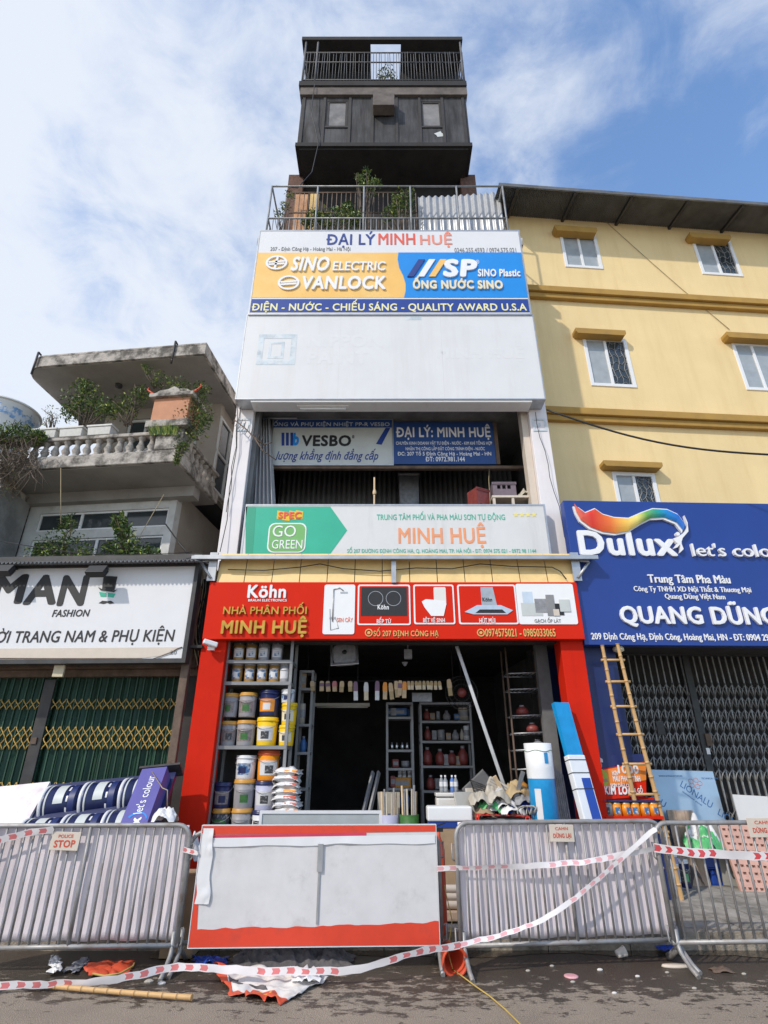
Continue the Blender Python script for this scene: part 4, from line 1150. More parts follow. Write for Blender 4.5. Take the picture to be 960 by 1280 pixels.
# balcony slab
cB = lw(223, 576)                           # lower front right corner
zb0, zb1 = cB.z, lw(223, 561).z
BX1 = cB.x; BX0 = BX1-3.6; BDEP = 1.75
m = MB(); m.box(BX0, BX1, 0, BDEP, zb0, zb1); balc = m.build('balcony_slab', 'old_concrete', lh, bevel=0.015)
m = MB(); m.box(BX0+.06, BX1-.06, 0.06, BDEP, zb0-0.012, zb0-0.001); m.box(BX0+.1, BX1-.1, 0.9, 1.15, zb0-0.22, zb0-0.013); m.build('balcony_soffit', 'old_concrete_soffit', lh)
zr = lw(150, 541).z
m = MB(); m.box(BX0, BX1, 0.02, 0.20, zr-0.07, zr); m.box(BX1-0.20, BX1-0.02, 0.201, BDEP, zr-0.07, zr); m.build('balcony_rail', 'old_concrete', lh, bevel=0.015)
bh = zr-0.07-zb1
prof = [(0.075,0),(0.075,0.03),(0.045,0.06),(0.05,bh*.25),(0.075,bh*.42),(0.05,bh*.6),(0.038,bh*.75),(0.05,bh*.86),(0.07,bh*.93),(0.07,bh)]
def baluster(x, y):
    m = MB(); m.lathe(prof, (0,0,0), 10)
    return m
b0 = None
spots = [(BX1-0.62-0.205*i, 0.11) for i in range(15)] + [(BX1-0.11, 0.42+0.20*i) for i in range(7)]
for x, y in spots:
    if b0 is None:
        b0 = baluster(0, 0).build('baluster', 'old_concrete', lh); o = b0
    else:
        o = b0.copy(); COL.objects.link(o)
    o.location = (x, y, zb1); o.rotation_euler.z = random.uniform(0, 6)
# corner plinth
m = MB(); m.box(BX1-0.50, BX1+0.01, -0.01, 0.40, zb1+0.001, zr+0.02); m.build('corner_plinth', 'old_concrete', lh, bevel=0.02)
# roof slab
cR = lw(256, 442)
zr0, zr1 = cR.z, lw(256, 428).z
RX1 = cR.x; RX0 = lw(26,458).x; rd_ = 0.45
pts = [(RX1,0),(RX1,3.2),(RX0,3.2)] + [(RX0+rd_-rd_*math.cos(R(a)), rd_-rd_*math.sin(R(a))) for a in range(0, 91, 15)]
m = MB(); m.prism([(x, y, zr1) for x, y in pts], (0,0,-0.05)); m.prism([(x, y, zr0) for x, y in pts], (0,0,zr1-0.05-zr0-0.002))
m.build('roof_slab', 'old_concrete', lh, bevel=0.01)
pin = [(x*1.0-0.05*(1 if x > (RX0+RX1)/2 else -1), max(y, 0.05)) for x, y in pts]
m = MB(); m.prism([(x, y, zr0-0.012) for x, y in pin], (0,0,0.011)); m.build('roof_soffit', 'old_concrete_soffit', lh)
for u in (50, 218):
    p = lw(u, 440); m = MB(); m.tube((p.x,-0.03,zr0-0.20),(p.x,-0.03,zr1+0.06),0.02,6); m.tube((p.x,-.03,zr1+.06),(p.x,.05,zr1+.05),.02,6); m.build('drain_spout', 'dark_metal', lh)
m = MB(); p = lw(152, 468, 0.7); m.lathe([(0,-.0),(0.07,0),(0.07,0.05),(0,0.05)], (p.x, 0.7, zr0-0.065), 14); m.build('ceiling_lamp', 'dark_metal', lh)
# upper storey walls
UY = 1.55
ux1 = BX1-0.12; ux0 = BX1-2.75
dr_ = prect(PL, (140,490,182,541), UY); dr_ = (dr_[0], dr_[1], zb1, dr_[3])
m = MB(); wall_holes(m, ux0, ux1, zb1, zr0-0.012, UY, UY+0.18, [(ux0+0.55, ux1-0.45, zb1+0.05, zr0-0.28)]); m.build('upper_wall', 'old_plaster', lh)
m = MB(); a, b = ux0+0.55, ux1-0.45
frame_xz(m, a, b, zb1+0.05, zr0-0.28, 0.06, UY+0.03, UY+0.10)
for k in range(1, 4): x = a+(b-a)*k/4; m.box(x-.025, x+.025, UY+.04, UY+.09, zb1+.11, zr0-.34)
m.box(a+.06, b-.06, UY+.035, UY+.095, zb1+1.02, zb1+1.08); m.build('upper_window_frame', 'pale_frame', lh)
m = MB(); m.box(a+.06, b-.06, UY+.06, UY+.07, zb1+.11, zr0-.34); m.build('upper_window_pane', 'glass_dark', lh)
# right flank of the upper storey, with its windows
sx = ux1
m = MB(); m.box(sx-0.12, sx-0.02, UY+0.18, 6, zb1, zr0-0.012); m.build('flank_wall', 'old_plaster', lh)
m = MB(); y0_, y1_ = UY+0.05, UY+2.3
z0_, z1_ = zb1+0.1, zr0-0.35
for y in [y0_+(y1_-y0_)*k/4 for k in range(5)]: m.box(sx-0.018, sx+0.03, y-0.03, y+0.03, z0_, z1_)
for z in (z0_, z0_+(z1_-z0_)*.5, z1_): m.box(sx-0.018, sx+0.025, y0_-.03, y1_+.03, z-0.03, z+0.03)
m.build('flank_window_frame', 'pale_frame', lh)
m = MB(); m.box(sx-0.0185, sx-0.004, y0_, y1_, z0_, z1_); m.build('flank_window_pane', 'glass_dark', lh)
# lower storey
LY = 1.05
lx1 = lw(219, 640, LY).x; lx0 = lw(22, 690, LY).x
zl0 = 3.9
wz = [prect(PL, (48,638.5,209,661), LY), prect(PL, (37,672,201,700), LY)]
wz[1] = (wz[1][0], wz[1][1], zl0+0.35, wz[1][3])
m = MB(); wall_holes(m, lx0, lx1, zl0-0.4, zb0-0.013, LY, LY+0.2, wz); m.build('lower_wall', 'pale_frame', lh)
for i, (a, b, c, d) in enumerate(wz):
    m = MB(); frame_xz(m, a+.002, b-.002, c+.002, d-.002, 0.035, LY+.03, LY+.08)
    for k in range(1, 3 if i == 0 else 4):
        x = a+(b-a)*k/(3 if i == 0 else 4); m.box(x-.025, x+.025, LY+.025, LY+.085, c+.037, d-.037)
    wo_ = m.build('window', 'upvc', lh); q = MB(); q.box(a+.036, b-.036, LY+.05, LY+.06, c+.036, d-.036); q.build('pane', 'glass_dark', wo_)
m = MB(); m.box(lx1-0.18, lx1-0.001, LY+0.201, 6, 0.1, zb0-0.013); m.build('lower_flank_wall', 'old_plaster', lh)
pv_ = lw(258, 674, 2.0)
m = MB(); vy = LY+0.75
m.box(lx1, lx1+0.03, vy-0.20, vy+0.20, 4.35, 4.85); m.build('vent', 'dark_metal', lh)
m = MB(); m.box(lx0-3, lx1-.19, 1.9, 6, 0.1, zb0-0.02); m.build('house_core', 'interior_dark', lh)
m = MB(); m.box(ux0, ux1-.13, 2.2, 6, zb1, zr0-0.02); m.build('upper_core', 'interior_dark', lh)
# wires hanging from the balcony soffit
for (u0,v0,u1,v1) in ((205,618,176,668),(76,585,76,655)):
    m = MB(); m.tube(W(u0,v0,8.5), W(u1,v1,8.3), 0.006, 5)
    tag(m.build('cable', 'cable_yellowish', world=True), 'thin pale wire hanging under the balcony, %s' % ('near its right end' if u0 > 100 else 'near its left end'), 'cable')
m = MB(); m.path([W(207,655,8.6), W(225,680,8.4), W(246,706,8.2)], 0.012, 5); tag(m.build('cable', 'cable_black', world=True), 'black cable from the lower window corner down to the awning', 'cable')

# grey neighbour wall and its ledge at the far left
nb = thing('neighbour_wall', 'bare grey rendered side wall at the far left below the balcony', 'wall', (-5.2, 8.9, 0))
a = lw(0, 640, .3)
m = MB(); x1w = (PL.o + PL.m.transposed() @ Vector((lx0+.03, LY, 0))).x
m.box(-9, x1w, 8.72, 9.6, 0.1, W(20,606,8.75).z); m.build('wall_face', 'grey_wall', nb, world=True)
m = MB(); zt_ = W(20,606,8.75).z; m.box(-9.0, W(24,580,9.0).x, 8.7, 10.5, zt_+0.001, zt_+0.13); m.build('coping_slab', 'old_concrete', nb, world=True)

# water tank
tp = W(5, 512, 9.2); tb = W(14, 552, 9.2)
rt = W(45, 510, 9.2).x - W(7, 510, 9.2).x
tk = thing('water_tank', 'big white round tub with blue band above the vines at far left', 'water tank', (tp.x, 9.2+.1, zt_+0.13))
h_ = tp.z-zt_-0.13
m = MB(); m.lathe([(0,0),(rt*.72,0),(rt*.80,h_*.5),(rt*.98,h_-0.03),(rt*1.02,h_),(rt*.95,h_),(rt*.93,h_-.06),(0,h_-.06)], (0,0,0), 36); m.build('tub', 'tank_white', tk)
m = MB()
for k in range(40):
    t0, t1 = 2*math.pi*k/40, 2*math.pi*(k+1)/40
    za_ = h_-0.38-0.05*math.sin(k*.9); zb_ = h_-0.17-0.04*math.sin(k*1.7+1)
    rr = lambda z: rt*(0.80+0.18*(z/h_-.5)/.5)+0.006
    m.add([(rr(za_)*math.cos(t0), rr(za_)*math.sin(t0), za_),(rr(za_)*math.cos(t1), rr(za_)*math.sin(t1), za_),(rr(zb_)*math.cos(t1), rr(zb_)*math.sin(t1), zb_),(rr(zb_)*math.cos(t0), rr(zb_)*math.sin(t0), zb_)], [(0,1,2,3)])
m.build('blue_band', 'tank_blue', tk)
m = MB(); m.path([(rt*1.0*math.cos(R(k*10)), rt*1.0*math.sin(R(k*10)), h_-.02) for k in range(36)], 0.02, 6, closed=True); m.build('rim', 'tank_white', tk)

# things on the balcony rail: planters and the orange shrine
PW = lambda p: PL.o + PL.m.transposed() @ Vector(p)
for i, (u0, u1, lab) in enumerate(((46,77,'leftmost long white planter on the old balcony rail'),(79,109,'middle long white planter on the old balcony rail'),(113,144,'right white planter on the balcony rail near the orange shrine'))):
    a, b = lw(u0,538,.1).x, lw(u1,538,.1).x
    t = thing('planter', lab, 'planter', PW(((a+b)/2, 0.11, zr)), PL.a, 'white planters on the balcony rail')
    hw = (b-a)/2-.02
    m = MB(); m.prism([(-hw*.94,-.10,0),(hw*.94,-.10,0),(hw,-.12,.16),(-hw,-.12,.16)], (0,.2,0)); m.box(-hw-.02,hw+.02,-.135,.10,.161,.20); m.build('trough', 'pot_white', t, bevel=0.008)
    q = MB(); q.box(-hw+.03, hw-.03, -.10, .07, .201, .206); q.build('soil', 'soil', t)
sh = thing('shrine', 'orange box shrine with white pediment on the balcony corner', 'shrine', PW((BX1-0.30, 0.2, zr+0.02)), PL.a)
h0 = lw(205,496).z-(zr+.02)
m = MB(); m.box(-.34,.34,-.26,.2,0.14,h0-.08); m.build('shrine_body', 'shrine_orange', sh, bevel=0.01)
m = MB(); m.box(-.40,.40,-.3,.24,0.0,.14); m.build('shrine_base', 'old_concrete', sh, bevel=0.01)
m = MB(); m.box(-.42,.42,-.33,.26,h0-.08,h0); m.xz([(-.40,h0+.001),(.40,h0+.001),(.26,h0+.09),(.10,h0+.11),(0,h0+.17),(-.10,h0+.11),(-.26,h0+.09)], -.28, .2); m.build('shrine_roof', 'old_concrete', sh, bevel=0.01)
m = MB()
for s_ in (-1, 1): m.path([(s_*.30,-.2,h0),(s_*.42,-.24,h0+.06),(s_*.52,-.26,h0+.14),(s_*.50,-.26,h0+.19)], .028, 6, r2=.008)
m.build('roof_horn', 'litter_red', sh)

# ------------------------------------------------------------------ plants
def plant(name, label, base, blobs, size=.06, per=60, dry=False, cat='plant', flat=0.0, group=None, stems=True):
    t = thing(name, label, cat, base, 0, group)
    m = MB(); leaves(m, blobs, size*.8, int(per*3.0), flat); m.build('foliage', LEAFM if not dry else ['leaf_dry','twig','leaf_mid'], t, world=True)
    if stems:
        s = MB(); b = Vector(base)
        for c, r_, sq in blobs:
            c = Vector(c)
            for _ in range(3):
                e = c+Vector((random.uniform(-1,1),random.uniform(-1,1),random.uniform(-.6,1)))*r_*.8
                q = b+Vector((random.uniform(-.08,.08),random.uniform(-.04,.04),0))
                md = q.lerp(e,.5)+Vector((random.uniform(-.06,.06),random.uniform(-.06,.06),.06))
                s.path([q, md, e], .012, 5, r2=.004)
        s.build('stem', 'twig', t, world=True)
    return t
def bl_(pl, off, lst): return [(PW(lw(u, v, off)), r_, sq) for u, v, r_, sq in lst]
plant('shrub', 'bushy green shrub in the planters left of the balcony door', PW(lw(105,534,.1)), bl_(PL, .15, [(95,500,.28,1),(112,492,.26,1),(106,513,.26,.9),(124,508,.24,1),(88,516,.2,1),(136,514,.2,.9),(104,482,.16,1)]), .085, 85)
plant('shrub', 'darker thin shrub behind the rail beside the shrine', PW(lw(160,532,.2)), bl_(PL, .3, [(150,508,.25,1),(168,500,.25,1),(178,492,.18,1),(160,515,.2,1)]), .075, 70)
plant('shrub', 'wild loose shrub spilling around the orange shrine on the balcony corner', PW(lw(230,540,.2)), bl_(PL, .1, [(240,498,.28,1),(226,484,.2,1),(249,512,.26,1),(236,522,.30,1),(229,542,.26,1.2),(252,488,.18,1),(225,557,.17,1.4),(244,538,.22,1.2),(255,525,.18,1)]), .075, 80)
plant('shrub', 'twiggy shoots rising over the shrine towards the roof slab', PW(lw(196,485,.2)), bl_(PL, .1, [(186,463,.1,1),(200,470,.12,1),(195,478,.1,1),(212,478,.12,.8),(180,458,.05,1)]), .06, 30)
t = thing('grass_tuft', 'bright green grass tuft at the foot of the orange shrine', 'plant', PW(lw(206,545)))
m = MB()
for _ in range(240):
    p = PW(lw(random.uniform(187,222), random.uniform(538,544), -.06)); m.cur = random.choice((0,1))
    e = p+Vector((random.uniform(-.05,.05), random.uniform(-.1,0), random.uniform(.06,.2))); m.add([p-Vector((.008,0,0)), p+Vector((.008,0,0)), e], [(0,1,2)])
m.build('blade', ['grass','leaf_light'], t, world=True)
plant('vine', 'yellowish dry weed hanging from the balcony slab corner', PW(lw(224,560)), bl_(PL, -.02, [(224,566,.08,1.6),(228,558,.1,1),(221,575,.05,2)]), .06, 60, dry=False)
plant('vine', 'green creeper on top of the tangle at the far left', PW(lw(8,555,.0)), bl_(PL, -.1, [(8,545,.26,.8),(24,540,.25,.8),(38,548,.2,.8),(-8,548,.3,.9),(50,545,.12,.8)]), .085, 110)
t = plant('vine', 'dry brown tangled vine hanging below the creeper at far left', PW(lw(8,560,.0)), bl_(PL, -.12, [(8,572,.3,.8),(22,590,.25,.9),(-6,598,.3,.9),(30,570,.2,.8),(14,612,.15,1.4)]), .06, 45, dry=True, stems=False)
m = MB()
for _ in range(230):
    p = PW(lw(random.uniform(-12,48), random.uniform(545,590), random.uniform(-.25,0)))
    q = p+Vector((random.uniform(-.35,.35), random.uniform(-.1,.1), random.uniform(-.6,.1)))
    m.path([p, p.lerp(q,.5)+Vector((random.uniform(-.12,.12),random.uniform(-.08,.05),random.uniform(-.05,.1))), q], .006, 4)
m.build('stem', 'twig', t, world=True)
plant('shrub', 'grey-green bush before the left lower window above the white sign', PW(lw(78,700,.5)), bl_(PL, .45, [(62,684,.28,1),(80,674,.28,1),(96,686,.28,1),(48,692,.22,.8),(106,694,.22,.8),(85,654,.16,1.2),(72,694,.28,.7)]), .08, 80)
plant('shrub', 'bright broad-leaved bush before the right lower window above the white sign', PW(lw(158,700,.5)), bl_(PL, .4, [(158,686,.27,1),(142,690,.24,1),(174,690,.26,.8),(156,668,.17,1.1),(149,652,.15,1),(188,694,.18,.8),(152,658,.13,1.3)]), .12, 52)
plant('shrub', 'sparse leggy shrub against the sky left of the balcony', PW(lw(62,535,.2)), bl_(PL, .3, [(62,515,.13,1),(68,524,.12,1),(58,527,.1,1)]), .05, 22)
# terrace plants
TB = lambda lst, D=8.35: [(W(u, v, D), r_, sq) for u, v, r_, sq in lst]
plant('shrub', 'tall leafy plant rising above the terrace railing under the burnt cabin', (W(452,270,8.4).x, 8.4, 11.8), TB([(449,222,.12,1),(458,216,.1,1),(470,228,.14,.8),(462,236,.18,.9),(452,230,.1,1)]), .09, 40)
plant('shrub', 'low dark shrub pushing through the left half of the terrace railing', (W(412,280,8.35).x, 8.35, 11.8), TB([(395,272,.2,.8),(412,276,.28,.7),(430,270,.28,.8),(445,276,.24,.7),(385,278,.14,.7),(436,262,.15,1)]), .10, 70)
plant('shrub', 'pale climbing plant on the terrace railing beside the corrugated screen', (W(500,280,8.3).x, 8.3, 11.8), TB([(498,248,.2,1),(508,258,.22,1),(494,262,.18,1),(512,243,.14,1),(486,270,.2,.8)]), .09, 60)
plant('shrub', 'small twiggy plant at the left end of the terrace railing', (W(352,280,8.3).x, 8.3, 11.8), TB([(357,258,.12,1),(348,268,.14,1),(362,243,.1,1)]), .07, 25)
plant('shrub', 'tiny bush seen against the sky in the gap of the burnt roof terrace', (W(484,100,9.2).x, 9.2, pz1), TB([(484,92,.25,.7),(478,96,.2,.8),(490,97,.2,.8)], 9.2), .10, 26)

# ------------------------------------------------------------------ white fashion sign and its corrugated canopy
PM = Pl(7.62, -0.045, x0=-3.4)
mn = on(PM, 'shop_sign', 'white clothing shop sign with black letters and top hat logo', 'sign')
x1 = PM.loc(236.5,765).x; z1 = PM.loc(120,709).z; z0 = PM.loc(120,824).z; x0 = x1-4.2
m = MB(); m.box(x0, x1, 0, 0.10, z0, z1); m.build('panel', 'sign_white', mn)
f = MB(); frame_xz(f, x0-.06, x1+.06, z0-.06, z1+.05, 0.059, -0.03, 0.12); f.build('frame', 'dark_metal', mn)
LM = lambda s, rect, mat='t_black', **k: letter(mn, PM, s, rect, mat, **k)
LM('M', (-9,718,32,755), bold=0.04); LM('A', (33,718.5,74,756), bold=0.04); LM('N', (75,719,108.5,757.5), bold=0.04)
LM('FASHION', (66,762,112,771), bold=0.02, shear=0.1)
LM('THỜI TRANG NAM & PHỤ KIỆN', (-27,783,218,807), bold=0.012, shear=0.06)
m = MB(); m.xz(shape(PM, [(128,737),(143,738),(147,721),(130,720)]), -0.012, -0.001); m.xz(shape(PM, [(123,734),(126,738),(143,740.5),(147,737),(143,738.5),(128,736.5)]), -0.014, -0.0122)
m.build('top_hat', 't_black', mn)
m = MB(); m.xz(shape(PM, [(124,740),(133,741),(133,746),(126,746)]), -0.006, -0.001); m.xz(shape(PM, [(135,741),(144.5,742),(142,747),(135,746)]), -0.006, -0.001); m.build('printed_glasses', 's_teal', mn)
m = MB(); m.xz(shape(PM, [(123.5,754),(128,751),(134,751.5),(139,751),(143,754),(137,755),(134,753.5),(130,755)]), -0.006, -0.001); m.build('printed_moustache', 't_black', mn)
m = MB(); m.xz(shape(PM, [(-20,823),(180,822.5),(200,820),(228,809),(-20,811)]), -0.005, -0.001); m.build('torn_strip', 'sign_cream', mn)
LM('20', (213,813,221,818), 't_grey', off=0)
m = MB(); m.path([Vector((p.x,-.012,p.z)) for p in (PM.loc(u, v) for u, v in ((-20,823),(178,823.5),(184,826),(200,821),(214,816),(222,811),(228,809)))], .006, 5); m.build('torn_edge', 'rust_metal', mn)
cp = on(PM, 'canopy', 'low dark corrugated canopy above the white clothing sign', 'canopy')
m = MB(); z = PM.loc(120,702,-.25).z; nn = 70
m.sheet(lambda a, b: (x0+.0+(x1+.1-x0)*a, -.25+1.3*b, z+.018*math.sin(a*nn*2*math.pi)+.30*b), nn*6, 1); m.build('roof_sheet', 'roof_metal', cp, solid=.006)
m = MB(); m.box(x0, x1+.1, -.10, -.04, z1+.052, z1+.15); m.build('fascia', 'dark_metal', cp)
for (u, v, lab) in ((121,713,'black floodlight leaning over the white clothing sign beside the hat logo'),(4,712,'black floodlight over the letter M at the picture edge')):
    c = PM.loc(u, v, -.27); t = thing('floodlight', lab, 'floodlight', PM.o+PM.m.transposed() @ c, PM.a, 'floodlights over the white sign')
    t.location = PM.o+PM.m.transposed() @ c
    rt_ = rotm(R(-35))
    m = MB(); m.obox((0,0,0), (.27,.07,.15), rt_)
    for k in range(7): m.obox(rt_ @ Vector((0,.055,-.06+.02*k)), (.25,.05,.006), rt_)
    m.build('housing', 'black_plastic', t, bevel=.006)
    m = MB(); m.tube((0,.05,.02),(0,.27,.10),.018,6); m.build('arm', 'dark_metal', t)

# ------------------------------------------------------------------ green folding gate
PG = Pl(8.25, -0.045, x0=-3.4)
gg2 = on(PG, 'folding_gate', 'dark green folding gate with yellow crossed lattice under the white sign', 'gate')
gz = lambda v: PG.loc(120, v).z
gx1 = PG.loc(228,930).x; gx0 = gx1-4.3
ztop = gz(847)
m = MB(); n = 44
m.sheet(lambda a, b: (gx0+(gx1-gx0)*a, .04+.035*(1 if int(round(a*n)) % 2 else -1), .14+(ztop-.14)*b), n, 1, smooth=False); m.build('folding_leaf', 'gate_green', gg2, solid=.003)
for i in range(40):
    x = gx1-.03-i*.11
    m = MB(); m.box(x-.009, x+.009, -.03, .0, .14, ztop); m.build('upright', 'gate_green', gg2)
for v0, v1 in ((887,874),(923,908.5),(937,922.5),(1003,990),(991,978)):
    lt = MB(); za_, zb_ = gz(v0), gz(v1)
    for i in range(39):
        x = gx1-.03-i*.11
        xc, hh, q = x-.055+.006*math.sin(i*1.9), zb_-za_, .046+.004*math.sin(i*2.7)
        for s_, y in ((1,-.038),(-1,-.046)):
            lt.path([(xc-s_*q,y,za_),(xc-s_*q*.82,y,za_+hh*.2),(xc,y,za_+hh*.5),(xc+s_*q*.82,y,za_+hh*.8),(xc+s_*q,y,za_+hh)], .0085, 4)
        if i: lt.tube((xc+q,-.042,za_+hh*.98),(xc+.11-q+.0,-.042,za_+hh*.98), .004, 4)
    lt.build('lattice', 'gate_yellow', gg2)
x = PG.loc(52,910).x
m = MB(); m.box(x-.085, x+.085, -.065, -.044, .14, ztop-.03); m.build('meeting_post', 'dark_metal', gg2, bevel=.006)
m = MB(); m.box(x-.06,x+.02,-.085,-.066,gz(930),gz(922)); m.build('lock', 'rust_metal', gg2)
m = MB(); m.box(gx0, gx1+.15, -.12, .15, ztop, ztop+.10); m.box(gx0, gx1+.15, -.25, .2, ztop+.101, ztop+.32); m.build('gate_lintel', 'rust_metal', gg2, bevel=.01)
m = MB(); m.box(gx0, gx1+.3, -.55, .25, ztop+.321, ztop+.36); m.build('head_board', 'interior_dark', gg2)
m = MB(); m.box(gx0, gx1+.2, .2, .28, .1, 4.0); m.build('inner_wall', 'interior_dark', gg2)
lp = PM.loc(74,838,.1)
m = MB(); c = PM.o+PM.m.transposed() @ lp
m.box(c.x-.075,c.x+.075,c.y-.02,c.y+.02,c.z-.09,c.z+.07); m.tube((c.x,c.y,c.z+.07),(c.x,c.y,c.z+.2),.012,6)
tag(m.build('wall_lamp', 'lamp_plate', world=True, bevel=.02), 'small cream square lamp hanging below the white clothing sign', 'lamp')
m = MB(); a = W(236,720,7.95); b = W(200,1040,7.95)
p = W(243,760,7.9); m.box(p.x-.06, p.x+.05, 7.88, 7.96, .14, 4.05)
tag(m.build('post', 'rust_metal', world=True, bevel=.008), 'rusty brown upright post between green gate and red pillar', 'post')
m = MB()
p = W(251,760,8.2); m.box(-2.86, -2.68, 8.3, 8.4, 0.14, 4.3); 
m.build('gap_board', 'interior_dark', **HW)
c_ = W(263,804,7.72)
t = thing('security_camera', 'small white security camera at the top of the left red pillar', 'camera', c_)
m = MB(); m.obox((0,0,0), (.20,.07,.07), rotm(0,R(12),R(25))); m.build('camera_body', 'upvc', t, bevel=.015)
m = MB(); m.tube((-.02,.02,-.02),(-.03,.12,-.06),.018,6); m.obox((.0,.07,-.06),(.09,.05,.05)); m.build('mount', 'upvc', t)

# tangle of thin cables between the white sign and the red pillar
for i in range(7):
    m = MB(); pts = []
    for k in range(7):
        pts.append(W(246+5*math.sin(i*2.3+k*1.1)+i*1.2, 700+k*22+i*3, 7.95+.03*i))
    m.path(pts, .006+.002*(i % 2), 4)
    tag(m.build('cable', 'cable_black' if i % 3 else 'cable_yellowish', world=True), 'loose cable in the tangle between the white clothing sign and the red pillar', 'cable', 'tangled cables by the red pillar')
for i, (p0, p1, sg, lab) in enumerate(((W(240,690,7.6),W(0,676,7.4),.12,'thin cable running left above the corrugated canopy'),(W(300,508,8.1),W(284,640,8.15),.0,'second thin wire down the left white pillar'),(W(668,515,8.15),W(712,690,8.1),.0,'thin wire down the right white pillar'))):
    m = MB(); m.path([p0.lerp(p1, t/10)+Vector((.02*math.sin(t*1.7+i),0,-sg*math.sin(math.pi*t/10))) for t in range(11)], .006, 4)
    tag(m.build('cable', 'cable_black', world=True), lab, 'cable')
# ------------------------------------------------------------------ goods in the shop: the paint shelf
SD = 7.98
sf = thing('shelf_rack', 'grey metal shelf rack stacked with paint buckets inside the left red pillar', 'shelf', (W(315,930,SD).x, SD, 0.17))
SW_ = dict(parent=sf, world=True)
slx, srx = W(271,930,SD).x, W(357,930,SD).x
shelf_z = {k: W(310, v, SD).z for k, v in (('a',825),('b',852),('c',932))}
for x in (slx, srx):
    for y in (SD, SD+0.42):
        m = MB(); m.box(x-.02, x+.02, y, y+.04, .17, 3.5); m.build('upright', 'shelf_grey', **SW_)
for k, z in list(shelf_z.items())+[('d', .22)]:
    m = MB(); m.box(slx-.01, srx+.01, SD-.006, SD+.47, z-.045, z); m.build('shelf_board', 'shelf_grey', **SW_)
m = MB(); m.box(slx-.02, srx+.02, SD+.49, SD+.50, .17, 3.5); m.build('back_panel', 'interior_dark', **SW_)
BK = 'paint buckets on the left shelf rack'
PROTO = {}
def bucket(label, u, v0, v1, wpx, body, lid, pan=None, mb2=None, D=8.02, z=None, group=BK, cat='paint bucket', name='paint_bucket'):
    p = W(u, v1, D); r_ = wpx/2*(W(u+1, (v0+v1)/2, D).x-W(u, (v0+v1)/2, D).x)
    h_ = W(u, v0, D).z-W(u, v1, D).z
    if z is None: z = p.z
    t = thing(name, label, cat, (p.x, D+r_, z), random.uniform(-.25,.25), group)
    m = MB(); m.lathe([(0,0),(r_*.86,0),(r_*.88,.01),(r_*.97,h_*.86),(0,h_*.86)], n=24); m.build('body', body, t)
    m = MB(); m.lathe([(r_*.99,h_*.84),(r_*1.03,h_*.86),(r_*1.03,h_*.91),(r_*.99,h_*.915),(r_*.99,h_*.985),(r_*.95,h_),(r_*.86,h_*.985),(0,h_*.985)], n=24); m.build('lid', lid, t)
    if pan:
        m = MB(); rr = lambda q: r_*(.87+.10*q/.86)+.0025
        m.lathe([(rr(.18),h_*.18),(rr(.66),h_*.66)], n=12, a0=R(-90-52), a1=R(-90+52)); m.build('label', pan, t)
        m = MB(); m.lathe([(rr(.24)+.002,h_*.24),(rr(.50)+.002,h_*.50)], n=6, a0=R(-90-20), a1=R(-90+26)); m.build('label_mark', mb2 or 'label_dark', t)
    m = MB(); m.path([(math.cos(a)*r_*1.05, -abs(math.sin(a))*r_*.55-r_*.55*0, h_*(.80-.25*math.sin(a))) if False else (math.cos(a)*r_*1.04, -math.sin(a)*r_*1.06, h_*(.80-.22*math.sin(a))) for a in [math.pi*k/12 for k in range(13)]], .004, 4); m.build('handle', 'metal_trim', t)
    return t
za_, zb_, zc_, zd_ = shelf_z['a'], shelf_z['b'], shelf_z['c'], .22
names = ['leftmost','second','middle','fourth','rightmost']
for i, u in enumerate((294,309.5,325.5,341,354.5)):
    bucket('small amber jar, %s of five on the second highest paint shelf' % names[i], u, 826, 851, 14, 'amber' if i < 4 else 'b_grey', 'b_grey', 'label_blue' if i < 4 else 'b_white', 'b_white', z=zb_, group='small jars on the upper paint shelves', cat='jar', name='paint_jar')
for i, u in enumerate((296,312,328,344.5)):
    bucket('small jar, %s of four on the topmost paint shelf' % ('first from left','second from left','third from left','last on the right')[i], u, 800, 824, 15, 'amber' if i < 2 else 'b_grey', 'label_dark', 'b_white', 'label_blue', z=za_, group='small jars on the upper paint shelves', cat='jar', name='paint_jar')
def zt(u, v): return W(u, v, 8.02).z
bucket('grey bucket half hidden by the pillar, upper left of middle shelf', 284.5, 866, 896, 19, 'b_grey', 'lid_orange', 'label_pink', 'label_green')
bucket('grey bucket with green mark and dull orange lid, upper row of middle shelf', 305.5, 865, 896, 23, 'b_grey', 'lid_orange', 'label_pink', 'label_green')
bucket('navy and orange bucket standing on a yellow bucket', 333, 862, 895, 26, 'b_navy', 'b_navy', 'b_orange', 'b_white')
bucket('small white and blue bucket stacked above two yellow ones', 358, 861, 878, 17, 'b_white', 'b_white', 'label_blue', 'b_navy')
bucket('bright yellow bucket in the middle of a three high stack', 359, 878, 906, 20, 'b_yellow', 'b_yellow', 't_cream', 'label_dark')
bucket('grey bucket with black mark, lower left of middle shelf', 282, 896, 927, 20, 'b_grey', 'lid_orange', 'label_pink', 'label_dark', z=zc_)
bucket('grey bucket with green square mark, lower row of middle shelf', 303.5, 895, 927, 24, 'b_grey', 'lid_orange', 'label_pink', 'label_green', z=zc_)
bucket('big yellow bucket with white triangle label on middle shelf', 330, 892, 928, 27, 'b_yellow', 'b_yellow', 'b_white', 'label_dark', z=zc_)
bucket('bright yellow bucket at the shelf post, bottom of its stack', 356, 902, 928, 20, 'b_yellow', 'b_yellow', 't_cream', 'label_dark', z=zc_)
bucket('white bucket with blue mountain picture standing on a grey one', 303, 944, 974, 26, 'b_white', 'b_white', 'label_blue', 'b_navy')
bucket('orange bucket with red lid on the lower stack', 331, 938, 976, 28, 'b_orange', 'lid_red', 'b_white', 'label_dark')
